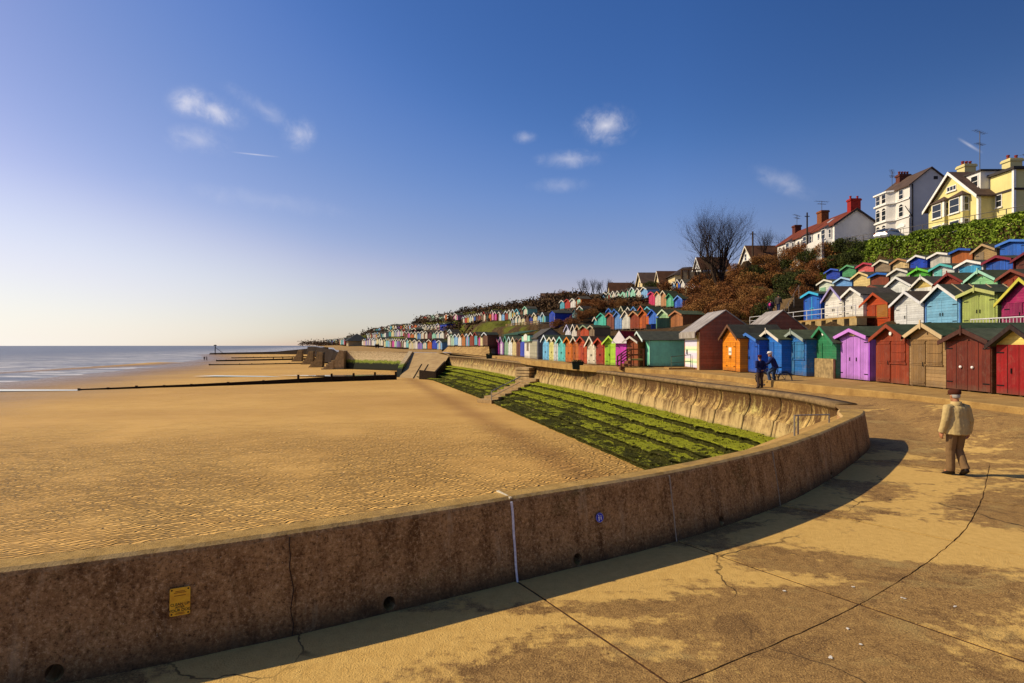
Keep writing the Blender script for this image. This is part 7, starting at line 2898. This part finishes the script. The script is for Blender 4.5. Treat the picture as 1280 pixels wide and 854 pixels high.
def stand(**kw):
    P = dict(head=(0, .03, 1.60), neck=(0, 0, 1.46), chest=(0, 0, 1.36), pelvis=(0, 0, .93),
             shoulder_l=(-.185, 0, 1.39), shoulder_r=(.185, 0, 1.39), elbow_l=(-.255, -.02, 1.11), elbow_r=(.255, -.02, 1.11),
             wrist_l=(-.27, .05, .87), wrist_r=(.27, .05, .87), hip_l=(-.095, 0, .9), hip_r=(.095, 0, .9), knee_l=(-.1, .02, .5), knee_r=(.1, .02, .5),
             ankle_l=(-.1, -.02, .09), ankle_r=(.1, -.02, .09), toe_l=(-.12, .15, .04), toe_r=(.12, .15, .04))
    P.update(kw)
    return P


def walk(f=1):
    return stand(knee_l=(-.09, .1 * f, .5), ankle_l=(-.09, .16 * f, .09), toe_l=(-.1, .33 * f if f > 0 else .02, .05), knee_r=(.09, -.02 * f, .49), ankle_r=(.09, -.22 * f, .13), toe_r=(.1, -.05 * f, .045),
                 elbow_l=(-.25, -.08 * f, 1.12), wrist_l=(-.26, -.07 * f, .88), elbow_r=(.25, .05 * f, 1.12), wrist_r=(.26, .16 * f, .9))


def build_people():
    # the old man walking away
    P = stand(head=(-.0, .05, 1.585), look=(.05, 1, -.1), neck=(0, .015, 1.455), chest=(0, .0, 1.35), pelvis=(0, -.01, .93),
              shoulder_l=(-.19, 0, 1.35), shoulder_r=(.19, 0, 1.35), elbow_l=(-.275, -.03, 1.10), elbow_r=(.275, -.02, 1.09), wrist_l=(-.285, .03, .87), wrist_r=(.29, .05, .85),
              knee_l=(-.092, .05, .5), ankle_l=(-.09, .05, .095), toe_l=(-.12, .23, .055), knee_r=(.09, .06, .5), ankle_r=(.085, -.1, .145), toe_r=(.115, .06, .05))
    man = ground(1196, 594, 0.0)
    person('elderly man in cream jacket and brown flat cap walking away along the promenade', (man.x, man.y, .004), R(4), P,
           dict(jacket='#b8a06a', trousers='#7a6040', cap='#4a2416', hair='#a8a298', skin='#a8714e', hem=-.13, hem_w=.24, collar=True, shoes='#1a120c', fold=.012, low=True), None, .0095)
    # two by the bicycle
    a = ground(950, 486.5, .43)
    person('person in navy jacket and dark knit hat standing with hands behind the back', (a.x, a.y, prom_z(a.x, a.y) + .01), R(12),
           stand(elbow_l=(-.27, -.1, 1.12), wrist_l=(-.07, -.2, .96), elbow_r=(.27, -.1, 1.12), wrist_r=(.06, -.2, .95), hand_l=(.8, 0, -.4), hand_r=(-.8, 0, -.4)),
           dict(jacket='#1c2148', trousers='#4a3a30', cap='#4a1c24', hair='#3a2a22', brim=False, hem=-.14, hem_w=.2, shoes='#15100c'), None, .013, scale=.93)
    c = ground(967, 485.5, .44)
    zb = prom_z(c.x, c.y) + .01
    hd = R(62)                                  # the bicycle points left and away
    person('person in navy jacket and white cap astride a bicycle', (c.x, c.y, zb), hd,
           stand(head=(-.03, .16, 1.58), look=(-.35, 1, -.05), neck=(0, .08, 1.44), chest=(0, .06, 1.34), pelvis=(0, -.08, .95), shoulder_l=(-.19, .08, 1.37), shoulder_r=(.19, .08, 1.37), elbow_l=(-.27, .22, 1.15), wrist_l=(-.27, .46, 1.06), elbow_r=(.27, .22, 1.15), wrist_r=(.27, .46, 1.06),
                 hip_l=(-.1, -.06, .92), hip_r=(.1, -.06, .92), knee_l=(-.16, .24, .66), ankle_l=(-.15, .16, .3), toe_l=(-.16, .33, .25), knee_r=(.24, .02, .52), ankle_r=(.34, -.05, .1), toe_r=(.37, .12, .045)),
           dict(jacket='#1e2550', trousers='#3c4c66', cap='#dcd8d0', hair='#b8b2a8', brim=True, hem=-.1, hem_w=.21, shoes='#15100c'), None, .013)
    bicycle(c, zb, hd)
    # walkers on the hillside path
    for px, py, Y, jac, tro, hair, lab, rz in ((963.5, 397, 54.5, '#2a2634', '#1c1a22', '#2a1c14', 'walker with pink rucksack climbing the hillside path', R(-50)), (973, 391, 54, '#4a423c', '#2c3450', '#3a2a20', 'walker in grey brown coat climbing ahead of the pink rucksack', R(-40))):
        p = at(px, py, Y)
        g = person(lab, p, rz, walk(1), dict(jacket=jac, trousers=tro, hair=hair, hem=-.14, hem_w=.2), 'walkers', .02, False)
        if lab.startswith('walker with'):
            m = MB()
            m.loft([[Vector((x, y, z)) for x, y in ((-w, -.13), (w, -.13), (w * .9, -.13 - d), (-w * .9, -.13 - d))] for z, w, d in ((1.06, .08, .06), (1.1, .1, .1), (1.25, .1, .1), (1.34, .08, .07), (1.36, .04, .03))])
            bp = m.build('rucksack', cloth_mat('#c83a80', .8), None, True)
            bp.location = p
            bp.rotation_euler = (0, 0, rz)
            tag(bp, 'bright pink rucksack carried by the walker on the hillside path', 'rucksack')
    # far away figures on promenade and sand
    far = [(547, 441.5, 150, '#1a1a20', 'dark figure standing left of yellow dressed far figures, at slipway top'), (554, 441.5, 152, '#22232c', 'dark dressed walker beside the slipway, left of a pair'), (558.5, 441.8, 150, '#2a2c38', 'dark dressed walker beside the slipway, right of a pair'),
           (470, 437.5, 168, '#1e1a1a', 'distant walker on the far promenade, left of a pair'), (472.7, 437.5, 168, '#241e1e', 'distant walker on the far promenade, right of a pair'),
           (255.4, 450.8, 254, '#17171c', 'distant beach walker by the water, left of a pair'), (258.4, 450.8, 254, '#1c1a20', 'distant beach walker by the water, right of a pair')]
    base = None
    for i, (px, py, Y, col, lab) in enumerate(far):
        p = at(px, py, Y)
        if py > 445:
            p.z = sand_z(p.x, p.y) + .02
        else:
            p.z = 1.1 if Y < 160 else 1.55
        s = 1.0
        if base is None:
            base = person(lab, p, R(20), walk(1), dict(jacket=col, trousers='#1c1a1c', hair='#2a2018', hem=-.1), 'distant walkers', .03, False)
        else:
            g = copy_tree(base)
            g.location = p
            g.rotation_euler.z = random.uniform(-2, 2)
            tag(g, lab)
    # silver car by the white house
    car()
    # droppings on the slabs
    spl = plain('#d8d2c4', .8, 0, .1, 30)
    for i, (px, py) in enumerate(((1066, 735), (981, 740), (1130, 749), (1059, 787), (1079, 807), (1038, 823), (1193, 759))):
        p = ground(px, py, 0)
        m = MB()
        for k in range(random.choice((2, 3, 4))):
            cx, cy = random.uniform(-.035, .035), random.uniform(-.02, .02)
            n = 9
            ph_ = random.uniform(0, 6)
            pts = [(cx + .018 * (1 + .5 * math.sin(3 * a + ph_)) * math.cos(a), cy + .014 * (1 + .4 * math.cos(2 * a + ph_)) * math.sin(a), 0) for a in [2 * math.pi * q / n for q in range(n)]]
            m.prism(pts, (0, 0, .002 + .0006 * k))
        o = m.build('bird_dropping', spl)
        o.location = (p.x, p.y, .008)
        o.scale = (.62, .62, 1)
        o.rotation_euler.z = random.uniform(0, 3)
        tag(o, 'small white bird dropping splashed on the sunny concrete slab', 'dropping', 'bird droppings on the slabs')


def bicycle(c, zb, hd):
    g = thing('bicycle', 'dark bicycle ridden by the person in the white cap', 'bicycle', (c.x, c.y, zb), hd)
    fr = plain('#1a1c22', .4, .3)
    tyre = plain('#121110', .8)
    R_ = .335
    for y in (-.52, .52):
        w = MB()
        w.tube([(0, y + (R_ - .02) * math.cos(a), R_ + (R_ - .02) * math.sin(a)) for a in [2 * math.pi * k / 32 for k in range(32)]], .022, 7, False, True)
        wh = w.build('wheel', tyre, g, True)
        rm = MB()
        rm.tube([(0, y + (R_ - .05) * math.cos(a), R_ + (R_ - .05) * math.sin(a)) for a in [2 * math.pi * k / 32 for k in range(32)]], .012, 5, False, True)
        rm.lathe((0, y, R_), [(.02, -.04), (.02, .04)], 8, 'x')
        rm.build('rim', metal('#a8a6a2', .3), wh, True)
        s = MB()
        for k in range(18):
            a = 2 * math.pi * k / 18
            s.tube([(.02 * (-1) ** k, y, R_), (0, y + (R_ - .05) * math.cos(a), R_ + (R_ - .05) * math.sin(a))], .0018, 3)
        s.build('spokes', metal('#a8a6a2', .3), wh)
        mg = MB()
        mg.tube([(0, y + (R_ + .03) * math.cos(a), R_ + (R_ + .03) * math.sin(a)) for a in [R(10 + k * 12) + (0 if y < 0 else .2) for k in range(13)]], .02, 5)
        mg.build('mudguard', fr, g, True)
    f = MB()
    bb, st, hd1, hd0, ra, fa = (0, -.06, .28), (0, -.2, .8), (0, .36, .86), (0, .4, .7), (0, -.52, R_), (0, .52, R_)
    for a, b in ((bb, st), (bb, hd0), (st, hd1), (hd1, hd0)):
        f.tube([a, b], .017, 8)
    for x in (-.05, .05):
        f.tube([bb, (x, -.52, R_)], .01, 6)
        f.tube([(0, -.2, .76), (x, -.52, R_)], .009, 6)
        f.tube([hd0, (x * .9, .45, .58), (x * .9, .52, R_)], .012, 6)
    f.tube([st, (0, -.22, .9)], .014, 6)
    f.tube([hd1, (0, .35, 1.0)], .014, 6)
    f.build('frame', fr, g, True)
    h = MB()
    h.tube([(-.3, .27, 1.03), (-.18, .36, 1.02), (0, .36, 1.0), (.18, .36, 1.02), (.3, .27, 1.03)], .013, 6)
    h.build('handlebar', metal('#a8a6a2', .3), g, True)
    sd = MB()
    sd.loft([[(-w, y, z), (w, y, z), (w * .8, y, z + .05), (-w * .8, y, z + .05)] for y, w, z in ((-.36, .09, .9), (-.28, .1, .905), (-.18, .05, .91), (-.08, .022, .9))])
    sd.build('saddle', plain('#161412', .6), g, True)
    for s in (-1, 1):
        p = MB()
        e = (s * .1, -.06 + s * -.02, .28 - s * .17 if s > 0 else .28 - .0)
        p.tube([(s * .05, -.06, .28), (s * .07, -.06 + .12 * (1 if s < 0 else -1), .28 + (.12 if s > 0 else -.1) * 0)], .01, 6)
        p.box(s * .07 - .0 if s > 0 else -.17, -.06 + .08 * (1 if s < 0 else -1) , .265, s * .17 if s > 0 else -.07, -.06 + .16 * (1 if s < 0 else -1), .29)
        p.build('pedal', fr, g)
    rk = MB()
    rk.box(-.07, -.66, .73, .07, -.3, .745)
    rk.tube([(.06, -.62, .73), (.06, -.52, R_)], .006, 5)
    rk.tube([(-.06, -.62, .73), (-.06, -.52, R_)], .006, 5)
    rk.build('luggage_rack', fr, g)


def car():
    p = at(1112, 301.5, 71.5)
    g = thing('parked_car', 'silver hatchback parked at the head of the bank before the tall white house', 'car', p, R(118))
    pn = NT('silver_car_paint', .3, .5)
    pn.color((.42, .45, .48))
    pn.b.inputs['Metallic'].default_value = .5
    # side outline swept in sections across the width
    secs = []
    for x, k in ((-.82, .92), (-.78, 1.0), (.78, 1.0), (.82, .92)):
        out = [(-1.95, .3), (-2.0, .55), (-1.85, .82), (-1.1, .93), (1.35, .98), (1.9, .9), (2.0, .6), (1.95, .3)]
        secs.append([Vector((x, y * (.98 if k < 1 else 1), z)) for y, z in out])
    m = MB()
    m.loft(secs)
    m.build('body', pn.m, g)
    m = MB()
    m.loft([[Vector((x, y, z)) for y, z in ((-1.1, .93), (-.45, 1.42 - i), (.9, 1.45 - i), (1.7, .97))] for x, i in ((-.74, .04), (-.66, 0), (.66, 0), (.74, .04))])
    m.build('cabin', pn.m, g)
    w = MB()
    for s in (-1, 1):
        w.prism([(s * .735, -.9, .98), (s * .735, .1, .98), (s * .715, .1, 1.34), (s * .715, -.42, 1.34)], (s * .018, 0, 0))
        w.prism([(s * .735, .18, .98), (s * .735, 1.3, .98), (s * .715, .9, 1.34), (s * .715, .18, 1.34)], (s * .018, 0, 0))
    w.prism([(-.62, -1.09, .97), (.62, -1.09, .97), (.56, -.53, 1.38), (-.56, -.53, 1.38)], (0, -.03, .02))
    w.prism([(-.6, 1.68, 1.02), (.6, 1.68, 1.02), (.55, .98, 1.4), (-.55, .98, 1.4)], (0, .03, .02))
    w.build('window', glass('#15181c'), g)
    for y in (-1.25, 1.25):
        for s in (-1, 1):
            t = MB()
            t.lathe((s * .74, y, .31), [(.2, -.09), (.31, -.09), (.315, 0), (.31, .09), (.2, .09)], 18, 'x')
            wh = t.build('wheel', plain('#141312', .8), g, True)
            t = MB()
            t.lathe((s * .78, y, .31), [(.2, -.05), (.2, .05), (.03, .06)], 14, 'x')
            t.build('rim', metal('#a0a0a0', .3), wh)
    for s in (-1, 1):
        t = MB()
        t.box(s * .62 - .14, -1.99, .62, s * .62 + .14, -1.9, .76)
        t.build('headlight', plain('#d8dce0', .2), g)
        t = MB()
        t.box(s * .68 - .1, 1.88, .7, s * .68 + .1, 1.985, .9)
        t.build('tail_light', plain('#8a1414', .3), g)
# ================================================================== light, sky, camera
SUN_DIR = Vector((-1.16, .12, .9)).normalized()
ELEV = math.asin(SUN_DIR.z)
AZ = math.atan2(SUN_DIR.x, SUN_DIR.y)          # clockwise from +Y


def build_world():
    w = bpy.data.worlds.new('World')
    SC.world = w
    w.use_nodes = True
    t = w.node_tree
    bg = t.nodes['Background']
    sky = t.nodes.new('ShaderNodeTexSky')
    sky.sky_type = 'NISHITA'
    sky.sun_disc = False
    sky.sun_elevation = ELEV
    sky.sun_rotation = AZ
    sky.altitude = 0
    sky.air_density = 1.0
    sky.dust_density = .5
    sky.ozone_density = 6.0
    ST = .11
    bg.inputs['Strength'].default_value = ST
    L = t.links
    tc = t.nodes.new('ShaderNodeTexCoord')
    d = tc.outputs['Generated']
    def mth(op, a, b=None, clamp=False):
        n = t.nodes.new('ShaderNodeMath')
        n.operation = op
        n.use_clamp = clamp
        for i, x in enumerate((a, b)):
            if x is None:
                continue
            if isinstance(x, bpy.types.NodeSocket):
                L.new(x, n.inputs[i])
            else:
                n.inputs[i].default_value = x
        return n.outputs[0]
    def vm(op, a, b):
        n = t.nodes.new('ShaderNodeVectorMath')
        n.operation = op
        for i, x in enumerate((a, b)):
            if isinstance(x, bpy.types.NodeSocket):
                L.new(x, n.inputs[i])
            else:
                n.inputs[i].default_value = x
        return n.outputs['Value'] if op == 'DOT_PRODUCT' else n.outputs[0]
    nz = t.nodes.new('ShaderNodeTexNoise')
    L.new(d, nz.inputs['Vector'])
    nz.inputs['Scale'].default_value = 30
    nz.inputs['Detail'].default_value = 9
    nz.inputs['Roughness'].default_value = .62
    nz.inputs['Distortion'].default_value = .3
    total = None
    # small fair weather clouds hung in the sky at their true bearings
    for px, py, a, b, rot, k in ((757, 157, 42, 27, 0, 1.0), (712, 199, 52, 14, 0, .5), (656, 172, 18, 10, 0, .4), (236, 127, 26, 20, -15, .6), (268, 138, 40, 19, 10, .85), (374, 168, 26, 22, -50, .5), (250, 176, 38, 20, 0, .4), (335, 140, 60, 14, 25, .28), (980, 228, 44, 15, 30, .28), (700, 232, 46, 12, 0, .22), (330, 250, 150, 16, 3, .12)):
        v = Vector(((px - 640) / F, 1, (432 - py) / F)).normalized()
        r = v.cross(Vector((0, 0, 1))).normalized()
        u = r.cross(v)
        c, s = math.cos(R(rot)), math.sin(R(rot))
        r2, u2 = r * c - u * s, r * s + u * c
        # signed offsets across the sky
        x = mth('DIVIDE', vm('DOT_PRODUCT', d, tuple(r2)), a / F * 1.0)
        y = mth('DIVIDE', vm('DOT_PRODUCT', d, tuple(u2)), b / F * 1.0)
        q = mth('ADD', mth('MULTIPLY', x, x), mth('MULTIPLY', y, y))
        m = mth('SUBTRACT', 1.0, mth('SQRT', q), True)
        front = mth('GREATER_THAN', vm('DOT_PRODUCT', d, tuple(v)), .6)
        m = mth('MULTIPLY', m, front)
        e = mth('MULTIPLY', mth('SUBTRACT', nz.outputs['Fac'], .5), mth('MULTIPLY', mth('SUBTRACT', 1.0, m), m))
        m = mth('ADD', m, mth('MULTIPLY', e, 7.5))
        m = mth('MULTIPLY', mth('MULTIPLY', m, m, True), k, True)
        total = m if total is None else mth('ADD', total, m, True)
    # short vapour trail
    for px0, py0, px1, py1, wd, k in ((288, 190, 350, 196.5, 1.1, .4), (1196, 172, 1229, 192, 1.6, .35)):
        A = Vector(((px0 - 640) / F, 1, (432 - py0) / F)).normalized()
        B = Vector(((px1 - 640) / F, 1, (432 - py1) / F)).normalized()
        mid = (A + B).normalized()
        r = (B - A).normalized()
        u = mid.cross(r).normalized()
        x = mth('DIVIDE', mth('ABSOLUTE', vm('DOT_PRODUCT', d, tuple(r))), (B - A).length / 2)
        y = mth('DIVIDE', mth('ABSOLUTE', vm('DOT_PRODUCT', d, tuple(u))), wd / F)
        m = mth('MULTIPLY', mth('SUBTRACT', 1.0, x, True), mth('SUBTRACT', 1.0, y, True))
        m = mth('MULTIPLY', m, mth('GREATER_THAN', vm('DOT_PRODUCT', d, tuple(mid)), .9))
        total = mth('ADD', total, mth('MULTIPLY', m, k * 1.6), True)
    # the deep blue that a polarised, sunny exposure gives the clear sky
    cv = t.nodes.new('ShaderNodeRGBCurve')
    for i, pts in enumerate((((0, 0), (.1, .045), (.135, .095), (.205, .225), (.332, .48), (.546, .63), (.72, .74), (1, .88)), ((0, 0), (.188, .115), (.254, .188), (.371, .315), (.558, .55), (.672, .62), (.82, .75), (1, .9)), ((0, 0), (.392, .34), (.479, .44), (.62, .54), (.905, .79), (1, .86)))):
        c = cv.mapping.curves[i]
        c.points[0].location = pts[0]
        c.points[1].location = pts[-1]
        for p in pts[1:-1]:
            c.points.new(*p)
    cv.mapping.extend = 'HORIZONTAL'
    cv.mapping.update()
    L.new(vm('MULTIPLY', sky.outputs[0], (ST, ST, ST)), cv.inputs['Color'])
    sep = t.nodes.new('ShaderNodeSeparateXYZ')
    L.new(d, sep.inputs[0])
    sunny = vm('DOT_PRODUCT', d, tuple(Vector((SUN_DIR.x, SUN_DIR.y, 0)).normalized()))
    low = mth('SUBTRACT', 1.0, mth('DIVIDE', mth('ABSOLUTE', sep.outputs[2]), .24), True)
    # away from the sun the polarised sky deepens; towards it thin haze whitens the horizon
    away = mth('DIVIDE', mth('SUBTRACT', mth('MULTIPLY', sunny, -1.0), .15), .5, True)
    dim = mth('SUBTRACT', mth('SUBTRACT', 1.0, mth('MULTIPLY', away, .42)), mth('MULTIPLY', mth('MULTIPLY', low, mth('SUBTRACT', 1.0, mth('MULTIPLY', sunny, 1.5, True), True)), .22))
    dn = t.nodes.new('ShaderNodeCombineXYZ')
    for i in range(3):
        L.new(dim, dn.inputs[i])
    g0 = vm('MULTIPLY', vm('MULTIPLY', cv.outputs[0], dn.outputs[0]), (1 / ST, 1 / ST, 1 / ST))
    hz = mth('MULTIPLY', mth('POWER', low, 1.4), mth('DIVIDE', mth('SUBTRACT', sunny, .4), .36, True))
    hm = t.nodes.new('ShaderNodeMix')
    hm.data_type = 'RGBA'
    L.new(mth('MULTIPLY', hz, .9), hm.inputs[0])
    L.new(g0, hm.inputs[6])
    hm.inputs[7].default_value = (.8 / ST, .76 / ST, .7 / ST, 1)
    graded = hm.outputs[2]
    mx = t.nodes.new('ShaderNodeMix')
    mx.data_type = 'RGBA'
    L.new(mth('MULTIPLY', total, .66), mx.inputs[0])
    L.new(graded, mx.inputs[6])
    mx.inputs[7].default_value = (7.0, 6.7, 6.9, 1)
    L.new(mx.outputs[2], bg.inputs['Color'])


def build_light():
    l = bpy.data.lights.new('sun', 'SUN')
    l.energy = 4.1
    l.angle = R(.5)
    l.color = (1.0, .84, .6)
    o = bpy.data.objects.new('sun', l)
    COL.objects.link(o)
    o.rotation_euler = (-SUN_DIR).to_track_quat('-Z', 'Y').to_euler()


def build_camera():
    c = bpy.data.cameras.new('camera')
    c.sensor_fit = 'HORIZONTAL'
    c.sensor_width = 36
    c.lens = 36 * F / 1280
    c.shift_y = 5 / 1280
    c.clip_start = .05
    c.clip_end = 40000
    o = bpy.data.objects.new('camera', c)
    COL.objects.link(o)
    o.location = (0, 0, CZ)
    o.rotation_euler = (R(90), 0, 0)
    SC.camera = o
    v = SC.view_settings
    v.view_transform = 'Standard'
    v.look = 'None'
    v.gamma = 1
    v.exposure = EXPOSURE
    v.use_curve_mapping = False
    SC.cycles.max_bounces = 6
    SC.cycles.diffuse_bounces = 4
    SC.cycles.use_denoising = True
    SC.cycles.denoiser = 'OPENIMAGEDENOISE'
    SC.cycles.denoising_input_passes = 'RGB_ALBEDO_NORMAL'
    SC.cycles.denoising_prefilter = 'ACCURATE'


EXPOSURE = .32
build_world()
build_light()
build_camera()
build_sand()
pool = build_sea()
build_promenade_joints = build_promenade()
build_platform()
build_parapet(build_promenade_joints)
build_seawall()
build_steps()
build_groynes()
build_far_wall(pool)
build_hill()
build_huts()
label_huts()
build_plants()
build_houses()
build_furniture()
build_people()
print('HUTS', len(HUTS), file=__import__('sys').stderr)
